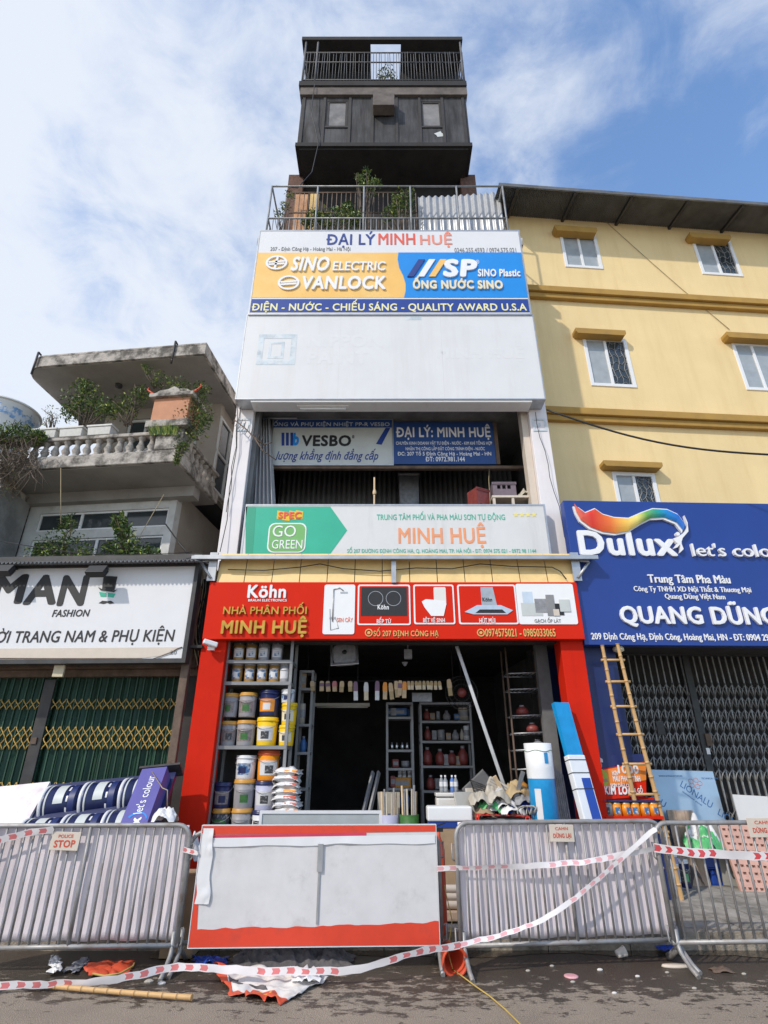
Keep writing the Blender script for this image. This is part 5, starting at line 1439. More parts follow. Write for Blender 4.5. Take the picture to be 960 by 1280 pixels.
bucket('navy bucket with pink label beside the red pillar', 273, 978, 1012, 22, 'b_navy', 'b_navy', 'label_pink', 'b_navy')
bucket('large grey bucket with orange lid and green mark, middle of lower stack', 300, 974, 1013, 27, 'b_grey', 'lid_orange', 'b_grey', 'label_green')
bucket('pale lilac bucket with dark lid below the orange bucket', 327, 976, 1014, 26, 'b_lilac', 'b_navy', 'b_white', 'label_dark')
bucket('dark green labelled bucket with orange lid, lowest at the left pillar', 270, 1011, 1052, 23, 'label_dark', 'lid_orange', 'label_green', 'label_dark')
bucket('grey bucket with orange lid and red mark, lowest row centre', 296.5, 1011, 1052, 27, 'b_grey', 'lid_orange', 'b_grey', 'bag_red')
bucket('white lettered bucket with navy lid, lowest row right', 322, 1013, 1052, 24, 'b_white', 'b_navy', 'label_dark', 'b_white')
# stack of white bags in front of the shelf
for i in range(7):
    v0, v1 = 960+i*8.2, 970+i*8.2
    c = W(357, (v0+v1)/2, 7.92); hw = (W(374,(v0+v1)/2,7.92).x-W(340,(v0+v1)/2,7.92).x)/2
    lab = ['topmost white filler bag with orange print on the bag stack','second white bag from the top of the bag stack','third white bag from the top of the bag stack','fourth white bag from the top of the bag stack','fifth white bag from the top of the bag stack','sixth white bag down the bag stack','lowest visible white bag of the bag stack'][i]
    t = thing('filler_bag', lab, 'bag', (c.x+random.uniform(-.02,.02), 8.02, c.z-.05), random.uniform(-.12,.12), 'white filler bags stacked by the shelf')
    m = MB(); sd = i*3.3
    def fn(a, b, hw=hw, sd=sd):
        x = (a*2-1); y = (b*2-1)
        th = max(0, (1-abs(x)**4)*(1-abs(y)**4))**.5
        return Vector((x*hw, y*.14, .05+.05*th*(1+.9*noise.noise(Vector((x*2.2+sd,y*2,sd))))-.03*abs(x)**3*(1+noise.noise(Vector((sd,x,1))))+.012*noise.noise(Vector((x*6,y*5,sd)))))
    def fn2(a, b, hw=hw, sd=sd):
        p = fn(a, b); return Vector((p.x, p.y, .05-(p.z-.05)*.9))
    m.sheet(fn, 14, 8); m.sheet(fn2, 14, 8); m.build('sack', 'bag_white', t)
    m = MB(); q0 = Vector((-hw*.1,-.115,.055)); m.obox((hw*.35,-.125,.058), (hw*.9,.012,.035), rotm(R(-25))); m.build('printed_band', 'bag_red' if i % 3 else 'b_orange', t)

# ---- hanging brushes and the line they hang on
HD = 8.75
m = MB(); a, b = W(384,852,HD), W(566,850,HD); m.tube(a, b, .005, 5)
for e in (a, b): m.tube(e, Vector((e.x, e.y, 3.56)), .005, 5)
tag(m.build('hanging_line', 'cable_black', world=True), 'dark line with paint brushes hanging across the shop', 'line')
sc_ = lambda c: 360+c*.2292
br = [(133,265,320,0),(185,265,320,1),(218,265,322,1),(255,265,322,2),(295,265,325,0),(340,265,322,0),(368,268,372,3),(427,272,370,4),(487,265,370,3),(530,272,366,5),(558,275,366,0),(588,265,355,0),(612,262,345,1),(636,268,358,5)]+[(656+i*21,265,312,6) for i in range(9)]+[(875,255,345,0)]
cm = [('pale_wood','foil_tan'),('purple','pale_wood'),('pink','pale_wood'),('purple','b_white'),('b_white','bristle'),('b_orange','pale_wood'),('foil_tan','bristle')]
ordn = ['first','second','third','fourth','fifth','sixth','seventh','eighth','ninth','tenth','eleventh','twelfth','thirteenth','fourteenth','fifteenth','sixteenth','seventeenth','eighteenth','nineteenth','twentieth','twenty-first','twenty-second','twenty-third','last']
for i, (c, y0, y1, k) in enumerate(br):
    u = sc_(c); v0, v1 = 790+y0*.2292, 790+y1*.2292
    a, b = W(u, v0, HD), W(u, v1, HD); h_ = a.z-b.z; wd = .075
    t = thing('paint_brush', '%s paint brush from the left hanging on the dark line' % ordn[i] if i < 23 else 'rightmost wooden paint brush hanging apart near the round guard', 'brush', (a.x, HD-.02, a.z-.01), random.uniform(-.2,.2), 'paint brushes hanging on the line', rot=(R(random.uniform(-6,6)), R(random.uniform(-7,7)), random.uniform(-.3,.3)))
    wd = .046 if k == 6 else .064; m = MB(); m.box(-wd*.5, wd*.5, -.016, .016, -h_, -h_*.42); m.build('bristles', cm[k][1], t, bevel=.004)
    m = MB(); m.box(-wd*.53, wd*.53, -.020, .020, -h_*.52, -h_*.20); m.build('ferrule', cm[k][0], t)
    m = MB(); m.xz([(-wd*.5,-h_*.20),(wd*.5,-h_*.20),(wd*.46,-h_*.08),(wd*.30,0),(-wd*.30,0),(-wd*.46,-h_*.08)], -.012, .012); m.build('handle', cm[k][0] if k != 1 else 'pale_wood', t)
# ---- kitchen sink hung under the ceiling
t = thing('kitchen_sink', 'steel kitchen sink bowl hung high in the dark shop opening', 'sink', W(431,832,8.35), rot=(R(-14),R(-4),0))
w_, h_ = .42, .37
m = MB(); frame_xz(m, -w_/2, w_/2, 0, h_, .035, -.03, -.012); m.build('rim', 'steel', t, bevel=.006)
m = MB(); m.xz(rrect(-w_/2+.04, w_/2-.04, .045, h_-.04, .06), -.004, .12); m.build('bowl', 'grey_dim', t)
m = MB(); m.lathe([(0,0),(.035,0),(.035,.01),(0,.01)], (0,-.006,.21), 14, rotm(R(90))); m.build('drain', 'black_plastic', t)
# tube lamp
t = thing('tube_lamp', 'pale unlit fluorescent tube hanging in the left half of the dark shop', 'lamp', W(428,884,9.4))
m = MB(); a, b = W(394,883,9.4), W(462,884.5,9.4); m.box(a.x, b.x, 9.38, 9.44, a.z, a.z+.05); m.tube((a.x+.03,9.37,a.z-.01),(b.x-.03,9.37,a.z-.01), .016, 8); m.build('fitting', 'plastic_beige', t, world=True)
m = MB(); m.tube((a.x+.2,9.41,a.z+.05),(a.x+.2,9.41,3.56),.006,5); m.tube((b.x-.2,9.41,a.z+.05),(b.x-.2,9.41,3.56),.006,5); m.build('hanger', 'dark_metal', t, world=True)
m = MB(); p = W(510,818,8.6); m.box(p.x-.06,p.x+.06,8.56,8.64,p.z-.07,p.z+.07); m.tube((p.x,8.6,p.z+.07),(p.x,8.6,3.56),.01,5); m.lathe([(.05,0),(.02,-.05),(.0,-.06)],(p.x-.05,8.6,p.z-.12),10)
tag(m.build('ceiling_fitting', 'grey_dim', world=True), 'small pale square fitting hanging from the shop ceiling', 'fitting')
# leaning conduit pole
t = thing('pole', 'long grey perforated pole slanting from the red sign down to the shop clutter', 'pole', W(641,1012,8.1))
m = MB(); a, b = W(571,808,8.3), W(643,1020,8.05); d = (b-a); L_ = d.length
zq = d.to_track_quat('Z','X').to_matrix(); m.obox((a+b)/2, (.045,.03,L_), zq); m.build('bar', 'metal_trim', t, world=True)
m = MB()
for k in range(26): m.obox(a+d*((k+.5)/26)+zq @ Vector((0,-.0165,0)), (.016,.002,.05), zq)
m.build('slot', 'dark_metal', t, world=True)
# ---- interior racks
def rack(label, u0, u1, vs, D, vb, mat='shelf_grey', dep=.35):
    t = thing('display_rack', label, 'rack', (W((u0+u1)/2,950,D).x, D, .17))
    a, b = W(u0,940,D).x, W(u1,940,D).x
    zs = [W(500,v,D).z for v in vs]
    for x in (a, b):
        m = MB(); m.box(x-.018,x+.018,D,D+.03,.17,zs[0]); m.box(x-.018,x+.018,D+dep,D+dep+.03,.17,zs[0]); m.build('upright', mat, t, world=True)
    for z in zs:
        m = MB(); m.box(a-.01,b+.01,D-.01,D+dep,z-.035,z); m.build('shelf', mat, t, world=True)
    return t, zs
r1, z1s = rack('narrow grey display rack with small boxes at the shop centre', 484, 516, (878,896,937,960,985), 9.6, 0)
r2, z2s = rack('wide grey rack of red wrapped goods in the dark shop', 527, 591, (878,901,926,957,988), 9.9, 0)
def stock(label, u, v0, v1, wpx, mat, D, name, cat, kind=0, group=None):
    a, b = W(u, v1, D), W(u, v0, D); r_ = wpx/2*(W(u+1,v1,D).x-W(u,v1,D).x); h_ = b.z-a.z
    t = thing(name, label, cat, (a.x, D+r_, a.z), random.uniform(-.3,.3), group)
    if kind == 0:
        m = MB(); m.box(-r_, r_, -r_*.6, r_*.6, 0, h_); m.build('carton', mat, t, bevel=.004)
        m = MB(); m.box(-r_*.8, r_*.8, -r_*.6-.003, -r_*.6-.001, h_*.25, h_*.7); m.build('printed_label', 'grey_dim', t)
    elif kind == 1:
        m = MB(); m.lathe([(0,0),(r_*.8,0),(r_,h_*.2),(r_*.95,h_*.55),(r_*.5,h_*.8),(r_*.35,h_*.86)], n=16); m.build('body', mat, t)
        m = MB(); m.lathe([(r_*.36,h_*.86),(r_*.40,h_*.9),(r_*.40,h_),(0,h_)], n=12); m.build('cap', 'grey_dim', t)
    else:
        m = MB(); m.lathe([(0,0),(r_,0),(r_,h_*.95),(r_*.9,h_),(0,h_)], n=16); m.build('body', mat, t)
        m = MB(); m.lathe([(r_+.002,h_*.3),(r_+.002,h_*.7)], n=16); m.build('label', 'grey_dim', t)
    return t
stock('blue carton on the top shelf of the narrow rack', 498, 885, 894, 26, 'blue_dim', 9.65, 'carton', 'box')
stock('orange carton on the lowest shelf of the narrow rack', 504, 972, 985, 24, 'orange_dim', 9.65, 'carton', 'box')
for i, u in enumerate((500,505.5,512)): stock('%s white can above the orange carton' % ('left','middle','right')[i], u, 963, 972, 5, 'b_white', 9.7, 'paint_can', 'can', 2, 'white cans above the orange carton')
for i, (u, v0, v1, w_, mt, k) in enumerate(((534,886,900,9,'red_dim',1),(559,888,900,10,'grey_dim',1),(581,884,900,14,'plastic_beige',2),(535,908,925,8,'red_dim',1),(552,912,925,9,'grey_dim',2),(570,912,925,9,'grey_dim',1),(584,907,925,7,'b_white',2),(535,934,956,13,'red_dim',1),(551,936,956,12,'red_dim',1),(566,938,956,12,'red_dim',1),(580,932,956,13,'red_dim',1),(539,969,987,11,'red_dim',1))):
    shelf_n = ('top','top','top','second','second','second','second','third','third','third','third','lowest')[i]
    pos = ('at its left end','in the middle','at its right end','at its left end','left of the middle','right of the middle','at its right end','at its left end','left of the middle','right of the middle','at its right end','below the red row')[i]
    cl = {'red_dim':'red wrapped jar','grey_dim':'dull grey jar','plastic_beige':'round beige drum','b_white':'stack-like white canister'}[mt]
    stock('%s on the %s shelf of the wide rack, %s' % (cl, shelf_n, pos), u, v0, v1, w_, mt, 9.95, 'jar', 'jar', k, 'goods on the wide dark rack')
for i, u in enumerate((490,496,503,509)):
    stock('small chrome tap, %s on the middle shelf of the narrow rack' % ('leftmost','second','third','rightmost')[i], u, 928, 936, 4, 'steel', 9.65, 'tap', 'tap', 1, 'chrome taps on the narrow rack')
m = MB(); a, b = W(515,866,8.95), W(540,877,8.95); m.box(a.x,b.x,8.95,8.97,b.z,a.z)
tag(m.build('cardboard_sheet', 'grey_dim', world=True), 'grey cardboard sheet behind the hanging brushes, right of the middle', 'board')
t = thing('fan_guard', 'round wire fan guard hanging at the right end of the brush row', 'fan', W(577,866,8.9))
m = MB(); c = W(577,866,8.9)
for r_ in (.25,.20,.13,.06): m.path([(c.x+r_*math.cos(R(15*k)), 8.9-.03*(1-r_*4), c.z+r_*math.sin(R(15*k))) for k in range(24)], .005, 4, closed=True)
m.build('wire_ring', 'dark_metal', t, world=True)
m = MB()
for k in range(20): m.tube((c.x+.05*math.cos(R(18*k)),8.88,c.z+.05*math.sin(R(18*k))),(c.x+.25*math.cos(R(18*k)),8.9,c.z+.25*math.sin(R(18*k))),.003,4)
m.tube((c.x,8.9,c.z+.25),(c.x,8.9,3.56),.004,4)
m.build('wire_spoke', 'dark_metal', t, world=True)
m = MB(); m.lathe([(0,0),(.07,.0),(.07,.03),(0,.03)], (c.x,8.9,c.z), 14, rotm(R(90))); m.build('hub', 'red_dim', t, world=True)
# right hand side wire racks
t = thing('wire_rack', 'rusty wire shelving in the dark behind the blue and white rolls', 'rack', (W(655,980,8.6).x, 8.6, .17))
a, b = W(644,950,8.6).x, W(690,950,8.6).x
m = MB()
for x in (a, b): m.tube((x,8.6,.17),(x,8.6,3.3),.016,6); m.tube((x,8.95,.17),(x,8.95,3.3),.016,6)
m.build('upright', 'rust_metal', t, world=True)
for v in (842,862,895,917,938,962,990):
    z = W(660,v,8.6).z; m = MB(); m.tube((a,8.6,z),(b,8.6,z+.02),.011,5); m.tube((a,8.95,z),(b,8.95,z),.011,5)
    for k in range(9): x = a+(b-a)*k/8; m.tube((x,8.6,z),(x,8.95,z),.006,4)
    m.build('wire_shelf', 'metal_trim', t, world=True)
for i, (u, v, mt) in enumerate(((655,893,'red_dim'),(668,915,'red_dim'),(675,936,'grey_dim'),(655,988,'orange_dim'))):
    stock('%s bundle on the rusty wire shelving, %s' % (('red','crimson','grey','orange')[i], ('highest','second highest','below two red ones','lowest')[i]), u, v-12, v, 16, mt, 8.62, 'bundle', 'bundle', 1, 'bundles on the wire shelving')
m = MB(); a = W(683,860,8.5).x; m.box(a-.10,a+.08,8.5,8.62,.17,3.5); tag(m.build('column', 'interior_grey', world=True), 'grey inner column just left of the right red pillar', 'column')
# leaning planks in the dark, paint tools
m = MB(); a, b = W(455,1020,9.0), W(468,965,9.3); d = b-a
for k in range(2): m.obox((a+b)/2+Vector((k*.09-.02,k*.03,0)), (.07,.03,d.length), d.to_track_quat('Z','X').to_matrix())
tag(m.build('plank', 'grey_dim', world=True), 'pair of grey planks leaning in the dark centre of the shop', 'plank')
for i, (u, lab, mt) in enumerate(((486,'pale blue tool bucket with bundled handles beside the narrow rack','b_lilac'),(512,'dark green tool bucket right of the pale blue one','label_green'))):
    a = W(u, 1040, 8.9); t = thing('tool_bucket', lab, 'bucket', (a.x, 8.9, .17), 0, 'tool buckets before the narrow rack')
    zt_ = W(u, 1018, 8.9).z-.17
    m = MB(); m.lathe([(0,0),(.11,0),(.14,zt_),(.13,zt_),(.105,.02)], n=18); m.build('bucket_body', mt, t)
    for k in range(6):
        x, y = .07*math.cos(k*1.1), .07*math.sin(k*1.1); h_ = random.uniform(.25,.42)
        q = MB(); q.tube((x,y,.05),(x*1.5,y*1.2,zt_+h_),.016,6); q.build('tool_handle', ('pale_wood','plastic_beige','grey_dim')[k % 3], t)
m = MB(); a, b = W(472,990,9.2), W(500,1022,9.2); m.box(a.x,b.x,9.2,9.24,.17,a.z); tag(m.build('board', 'plastic_beige', world=True), 'beige board standing behind the tool buckets', 'board')
stock('blue plastic flask standing behind the dark green tool bucket', 507, 987, 1012, 12, 'blue_dim', 9.15, 'flask', 'flask', 1)

# ---- ceramics and boxes in front
t = thing('toilet_cistern', 'cream ceramic toilet cistern with water bottles on its lid', 'cistern', (W(559,1010,8.3).x, 8.4, .17))
a, b = W(546,1000,8.3), W(572,991,8.3); hw = (b.x-a.x)/2
m = MB(); m.box(-hw,hw,-.10,.12,.45,b.z-.17-.05); m.build('tank', 'ceramic', t, bevel=.03)
m = MB(); m.box(-hw*1.04,hw*1.04,-.115,.13,b.z-.17-.048,b.z-.17); m.build('cistern_lid', 'ceramic', t, bevel=.012)
m = MB(); m.lathe([(.10,0),(.12,.05),(.10,.2),(.17,.38),(.19,.449),(0,.449)], (0,0,0), 20); m.build('bowl', 'ceramic', t)
ctop = b.z
for i, (u, lab, mt) in enumerate(((552.5,'leftmost clear water bottle on the cistern','bottle_clear'),(557.5,'clear water bottle second from left on the cistern','bottle_clear'),(566,'blue labelled bottle on the cistern','bottle_blue'),(570.5,'rightmost clear bottle on the cistern, by the blue one','bottle_clear'))):
    p = W(u, 990, 8.38); h_ = W(u,969,8.38).z-ctop; r_ = .030
    t = thing('water_bottle', lab, 'bottle', (p.x, 8.4, ctop), 0, 'bottles on the toilet cistern')
    m = MB(); m.lathe([(0,0),(r_,.0),(r_,h_*.2),(r_*.92,h_*.25),(r_,h_*.3),(r_,h_*.68),(r_*.4,h_*.86),(r_*.38,h_*.92),(0,h_*.92)], n=16); m.build('bottle_body', mt, t)
    m = MB(); m.lathe([(r_+.001,h_*.35),(r_+.001,h_*.62)], n=16); m.build('label', 'b_white', t)
    m = MB(); m.lathe([(r_*.45,h_*.9),(r_*.45,h_),(0,h_)], n=12); m.build('cap', 'b_white', t)
t = thing('water_heater', 'white boxy water heater standing just behind the barrier gap', 'water heater', (W(562,1020,7.75).x, 7.75, .15))
a, b = W(535.5,1027,7.7), W(591,1008,7.7); hw = (b.x-a.x)/2
m = MB(); m.box(-hw,hw,-.05,.20,a.z-.15,b.z-.15); m.build('heater_body', 'upvc', t, bevel=.02)
m = MB(); m.box(-hw*.95,hw*.9,-.03,.18,a.z-.15-.07,a.z-.15-.002); m.build('base_strip', 's_royal', t)
m = MB(); m.box(-hw*.9,hw*.85,-.02,.16,.0,a.z-.15-.072); m.build('carton_below', 'cardboard', t)
for i, (u0,v0,u1,v1,wd,ry,lab) in enumerate(((575,990,588,1032,.24,-12,'grey plastic panel leaning behind the white heater'),(592,985,606,1032,.30,-15,'taller beige plastic panel leaning right of the grey one'))):
    a, b = W((u0+u1)/2-4,v0,8.0+.1*i), W((u0+u1)/2+4,v1,7.8+.1*i); d = a-b
    t = thing('plastic_sheet', lab, 'sheet', b); m = MB(); q = d.to_track_quat('Z','Y').to_matrix()
    m.obox((a+b)/2, (wd,.03,d.length), q); m.build('sheet', 'plastic_grey' if i == 0 else 'plastic_beige', t, world=True, bevel=.012)
    m = MB(); m.obox((a+b)/2+q @ Vector((0,-.0175,0)), (wd*.8,.004,d.length*.85), q); m.build('raised_field', 'plastic_grey' if i == 0 else 'plastic_beige', t, world=True)
m = MB(); a, b = W(578,985,8.5), W(612,970,8.7); m.prism([W(578,988,8.4),W(604,963,8.6),W(622,985,8.6),W(618,1010,8.4)], (0,.04,.02))
tag(m.build('board', 'interior_grey', world=True), 'dark grey board leaning behind the plastic panels', 'board')
t = thing('air_vent_grille', 'long beige plastic casing lying tilted against the slanting pole', 'casing', W(620,985,8.0))
m = MB(); a, b = W(610,975,8.0), W(640,992,7.95); d = b-a; q = d.to_track_quat('X','Z').to_matrix(); m.obox((a+b)/2,(d.length,.14,.12),q); m.build('casing', 'plastic_beige', t, world=True, bevel=.02)
m = MB()
for k in range(3): m.obox((a+b)/2+q @ Vector((0,-.071,-.03+.03*k)),(d.length*.85,.004,.010),q)
m.build('slot', 'grey_dim', t, world=True)
t = thing('wire_basket', 'dark wire basket crushed upright among the shop clutter', 'basket', W(605,1010,7.9))
m = MB(); P = [W(588,975,8.0),W(606,982,8.0),W(616,1020,7.9),W(603,1022,7.9)]
for k in range(11):
    s = k/10; m.tube(P[0].lerp(P[1],s), P[3].lerp(P[2],s), .005, 4)
for k in range(15):
    s = k/14; m.tube(P[0].lerp(P[3],s), P[1].lerp(P[2],s), .005, 4)
m.build('wire_mesh', 'dark_metal', t, world=True)
m = MB(); m.path(P, .009, 5, closed=True); m.build('rim', 'dark_metal', t, world=True)
def crumple(name, label, cat, c, sx, sy, h_, mat, seed=0, n=22, group=None, rz=0, mats=None):
    m = MB()
    def fn(a, b):
        x, y = a*2-1, b*2-1
        e = max(0, 1-(x*x+y*y)*.75)
        k = 1+.18*noise.noise(Vector((x*1.5+seed, y*1.5, 5)))
        z = h_*(e**.55)*(.72+.42*noise.noise(Vector((x*1.8+seed, y*1.8, seed))) + .20*noise.noise(Vector((x*4.5+seed, y*4.5, seed))) + .09*noise.noise(Vector((x*10+seed, y*10, seed))))
        p = Matrix.Rotation(rz,3,'Z') @ Vector((x*sx*k, y*sy*k, 0))
        return Vector(c)+p+Vector((0,0,max(0.004,z)))
    m.sheet(fn, n, n)
    if mats:
        for i in range(len(m.mi)):
            a, b = (i % n)/n, (i//n)/n
            m.mi[i] = 1 if noise.noise(Vector((a*4+seed, b*4, 2.2))) > .12 else 0
    o = m.build(name, mats or mat, world=True)
    return tag(o, label, cat, group)
for i, (u, v, sx, mt, lab) in enumerate(((612,1008,.16,'bag_green','green plastic bag in the shop clutter under the casing'),(630,1005,.2,'bag_white','white rumpled bag in the shop clutter by the pole foot'),(648,1008,.2,'film_deepblue','blue rumpled sheet in the shop clutter right of the pole'),(645,990,.16,'foil_tan','yellowish sack on the clutter beside the tall roll'))):
    c = W(u, v+8, 7.95); crumple('plastic_bag', lab, 'bag', c, sx, .15, .22, mt, seed=i*4.1)
m = MB(); c0 = W(630,1020,8.0); m.box(c0.x-.45,c0.x+.35,7.85,8.5,.17,c0.z-.02); tag(m.build('crate', 'grey_dim', world=True, bevel=.01), 'grey crate carrying the shop clutter behind the right barrier', 'crate')
t = thing('wire_stand', 'bright red wire stand behind the right barrier top', 'stand', W(620,1030,7.5))
m = MB(); a, b = W(598,1019,7.5), W(662,1021,7.5)
m.path([(a.x,7.5,.15),a,b,(b.x,7.5,.15)],.012,6); m.path([(a.x,7.7,.15),a+Vector((0,.2,0)),b+Vector((0,.2,0)),(b.x,7.7,.15)],.012,6)
for k in range(6): p = a.lerp(b,k/5); m.tube(p, p+Vector((0,.2,0)), .008, 5)
for z in (.3,.6): m.tube((a.x,7.5,z),(b.x,7.5,z),.008,5)
m.build('wire_frame', 'red_wire', t, world=True)
m = MB(); 
for k in range(5):
    c = W(655+k*5,1018,7.45); m.path([c+Vector((0.07*math.cos(R(20*j)),.03*math.sin(k+j),.09*math.sin(R(20*j)))) for j in range(10)], .009, 5)
tag(m.build('hose', 'plastic_grey', world=True), 'coiled pale hose end peeping over the right barrier', 'hose')
# ---- rolls against the right pillar
t = thing('sheet_roll', 'fat upright roll in white film over blue wrapping', 'roll', (W(684,1020,7.45).x, 7.55, .15))
r_ = (W(701,980,7.5).x-W(667,980,7.5).x)/2; h_ = W(684,929,7.5).z-.15; hm = W(684,972,7.5).z-.15
m = MB(); m.lathe([(0,0),(r_*.95,0),(r_*.97,hm)], n=28); m.build('blue_wrap', 'film_blue', t)
m = MB(); m.lathe([(r_*.98,hm-.01),(r_,hm+.1),(r_*1.02,h_),(r_*.9,h_+.0),(r_*.85,h_-.1),(0,h_-.1)], n=28); m.build('white_wrap', 'film_white', t)
m = MB(); m.path([(r_*1.02*math.cos(R(12*k)), r_*1.02*math.sin(R(12*k)), hm+.30+.01*math.sin(k)) for k in range(30)], .004, 4, closed=True); m.build('tie_string', 'label_green', t)
m = MB(); m.lathe([(r_*.975+.001,hm-.55),(r_*.975+.001,hm-.12)], n=8, a0=R(-90-48), a1=R(-90-20)); m.build('printed_mark', ['b_white'], t)
m = MB(); m.lathe([(r_+.006,hm+.16),(r_+.007,hm+.28)], n=6, a0=R(-90+8), a1=R(-90+24)); m.build('printed_spot', 'film_blue', t)
t = thing('panel_bundle', 'tall leaning bundle of blue panels wrapped in white film at the red pillar', 'panel', W(735,1040,7.45))
a, b = W(743,1040,7.40), W(700,879,7.74); d = b-a; q = d.to_track_quat('Z','Y').to_matrix(); L_ = d.length
wd = W(712,880,7.72).x-W(689,880,7.72).x
q = rotm(0,0,0) @ q
split = .56
m = MB(); m.obox(a.lerp(b,(1+split)/2), (wd*.92,.07,L_*(1-split)), q)
for k in range(4): m.obox(a.lerp(b,(1+split)/2)+q @ Vector((-wd*.3+wd*.2*k,-.037 if q @ Vector((0,1,0))  else 0,0)), (.012,.012,L_*(1-split)), q)
m.build('blue_panel', 'film_blue', t, world=True)
m = MB(); m.obox(a.lerp(b,split/2), (wd*1.02,.10,L_*split), q); m.build('white_wrap', 'film_white', t, world=True, bevel=.012)
sgn = -1 if (q @ Vector((0,-1,0))).y < 0 else 1
m = MB(); m.obox(a.lerp(b,.20)+q @ Vector((wd*.18*(1 if (q @ Vector((1,0,0))).x > 0 else -1),sgn*.0525,0)), (wd*.5,.003,L_*.36), q); m.build('blue_print', 'film_deepblue', t, world=True)
m = MB()
for s_ in (.30,.42,.52): m.obox(a.lerp(b,s_), (wd*1.05,.112,.008), q)
m.build('tie_string', 't_black', t, world=True)
t = thing('rod_bundle', 'bundle of thin grey rods standing between the two rolls', 'rods', (W(709,1020,7.7).x, 7.7, .15))
for k in range(7):
    m = MB(); x = -.08+.026*k; m.tube((x,0,0),(x-.04,.12,W(709,950+k*3,7.7).z-.15),.011,6); m.build('rod', 'grey_dim', t)

for i, (u, v, sx, h_, mt, lab) in enumerate(((600,1000,.14,.20,'plastic_beige','crumpled beige paper in the shop clutter left of the green bag'),(622,998,.16,.24,'plastic_beige','beige rumpled packaging in the shop clutter above the green bag'),(640,1012,.15,.16,'bag_white','clear plastic wrap in the shop clutter before the yellowish sack'),(605,1015,.14,.14,'cardboard','torn brown cardboard low in the shop clutter'),(654,1000,.12,.16,'grey_dim','grey rag on the shop clutter beside the tall roll'))):
    crumple('packaging_scrap', lab, 'packaging', W(u, v+6, 7.88), sx, .13, h_, mt, seed=11+i*3.7)
for i, (u, v, ry, mt, lab) in enumerate(((628,990,-28,'pale_wood','short pale batten sticking out of the shop clutter to the left'),(648,985,20,'metal_trim','short grey metal strip sticking out of the shop clutter to the right'),(613,1002,40,'b_white','white plastic strip lying slanted on the shop clutter'))):
    m = MB(); m.obox(W(u, v, 7.85), (.05,.03,.42), rotm(R(12),R(ry),0)); tag(m.build('batten', mt, world=True), lab, 'strip')
# cluttered wall of goods just inside the left rack and high on the right
for i, (u, v, w_, h_, mt, k, lab) in enumerate(((377,860,9,22,'cardboard',0,'brown carton beside the paint rack post, highest'),(376,905,9,26,'plastic_beige',2,'beige canister beside the paint rack post'),(378,940,9,20,'blue_dim',1,'blue jar beside the paint rack post'))):
    t = stock(lab, u, v-h_, v, w_, mt, 8.75, 'stock_box', 'box', k)
t, _z = rack('narrow dark rack standing behind the paint rack post', 370, 386, (838,860,905,940,985), 8.73, 0, dep=.3)

for i, (u, v, w_, h_, mt, k, lab) in enumerate(((541,900,6,9,'cardboard',0,'small brown carton on the top shelf of the wide rack'),(548,900,5,11,'grey_dim',2,'thin grey tin on the top shelf of the wide rack'),(571,900,6,8,'blue_dim',0,'small blue carton on the top shelf of the wide rack'),(543,925,6,12,'grey_dim',0,'grey carton on the second shelf of the wide rack, left of the middle'),(561,925,6,9,'cardboard',0,'small brown carton in the middle of the second wide shelf'),(578,925,5,14,'plastic_beige',1,'beige flask on the second shelf of the wide rack'),(558,957,6,14,'grey_dim',0,'grey packet between the red jars of the wide rack'),(573,957,5,12,'cardboard',0,'brown packet between the last red jars of the wide rack'),(549,987,10,14,'grey_dim',0,'grey parcel on the lowest shelf of the wide rack'),(492,895,7,10,'grey_dim',0,'grey packet left of the blue carton on the narrow rack'),(494,959,8,10,'red_dim',0,'dull red packet on the third shelf of the narrow rack'),(507,959,10,8,'grey_dim',2,'grey tin on the third shelf of the narrow rack'),(491,984,6,14,'red_dim',0,'dull red packet beside the orange carton'))):
    stock(lab, u, v-h_, v-.5, w_, mt, 9.98 if u > 520 else 9.7, 'stock_item', 'packet', k)
# ------------------------------------------------------------------ right side goods before the folding gate
# bamboo ladder
t = thing('bamboo_ladder', 'tall bamboo ladder leaning against the blue shop sign', 'ladder', (W(830,1110,7.9).x, 7.55, .15))
def ladpt(u, v, D): return W(u, v, D)
LT, RT_ = W(752,806,7.80), W(771,804,7.80)
RB = WZ(853,1126,.15); LB_ = Vector((RB.x-.42, RB.y+.02, .15))
LB_ = WZ(818,1124,.15)
def bam(m, a, b, r0, r1, n, bend=.012):
    pts, rr, nd = [], [], []
    for i in range(n+1):                # a cane with a swollen dark ring at every joint
        for k, (ds, f) in enumerate(((0,1.0),(.10,.96),(.82,.97),(.90,1.0),(.93,1.16),(.985,1.14))):
            s = (i+ds)/(n+1)
            pts.append(a.lerp(b, s)+Vector((bend*math.sin(s*7),bend*math.cos(s*5),0))); rr.append((r0+(r1-r0)*s)*f); nd.append(k == 4)
    f0 = len(m.f); m.path(pts, rr, 8)
    for j, on_ in enumerate(nd[:-1]):
        if on_:
            for q in range(8): m.mi[f0+j*8+q] = 1
    return pts
for a, b in ((LB_,LT),(RB,RT_)):
    m = MB(); bam(m, a, b, .033, .025, 17); m.build('stile', ['bamboo','bamboo_node'], t, world=True)
for v in (825,852,883,918,955,993,1040,1085):
    def at_v(a, b):
        lo, hi = 0.0, 1.0
        for _ in range(30):
            md = (lo+hi)/2; p = a.lerp(b, md); r_ = p-Vector((0,0,CAMH)); zc__ = r_.y*CT+r_.z*ST; vv = CV-FPX*(-r_.y*ST+r_.z*CT)/zc__
            if vv > v: lo = md
            else: hi = md
        return a.lerp(b, lo)
    p, q = at_v(LB_, LT), at_v(RB, RT_); d = (q-p).normalized()*.05
    m = MB(); m.tube(p-d, q+d, .017, 8); m.build('rung', 'bamboo', t, world=True)
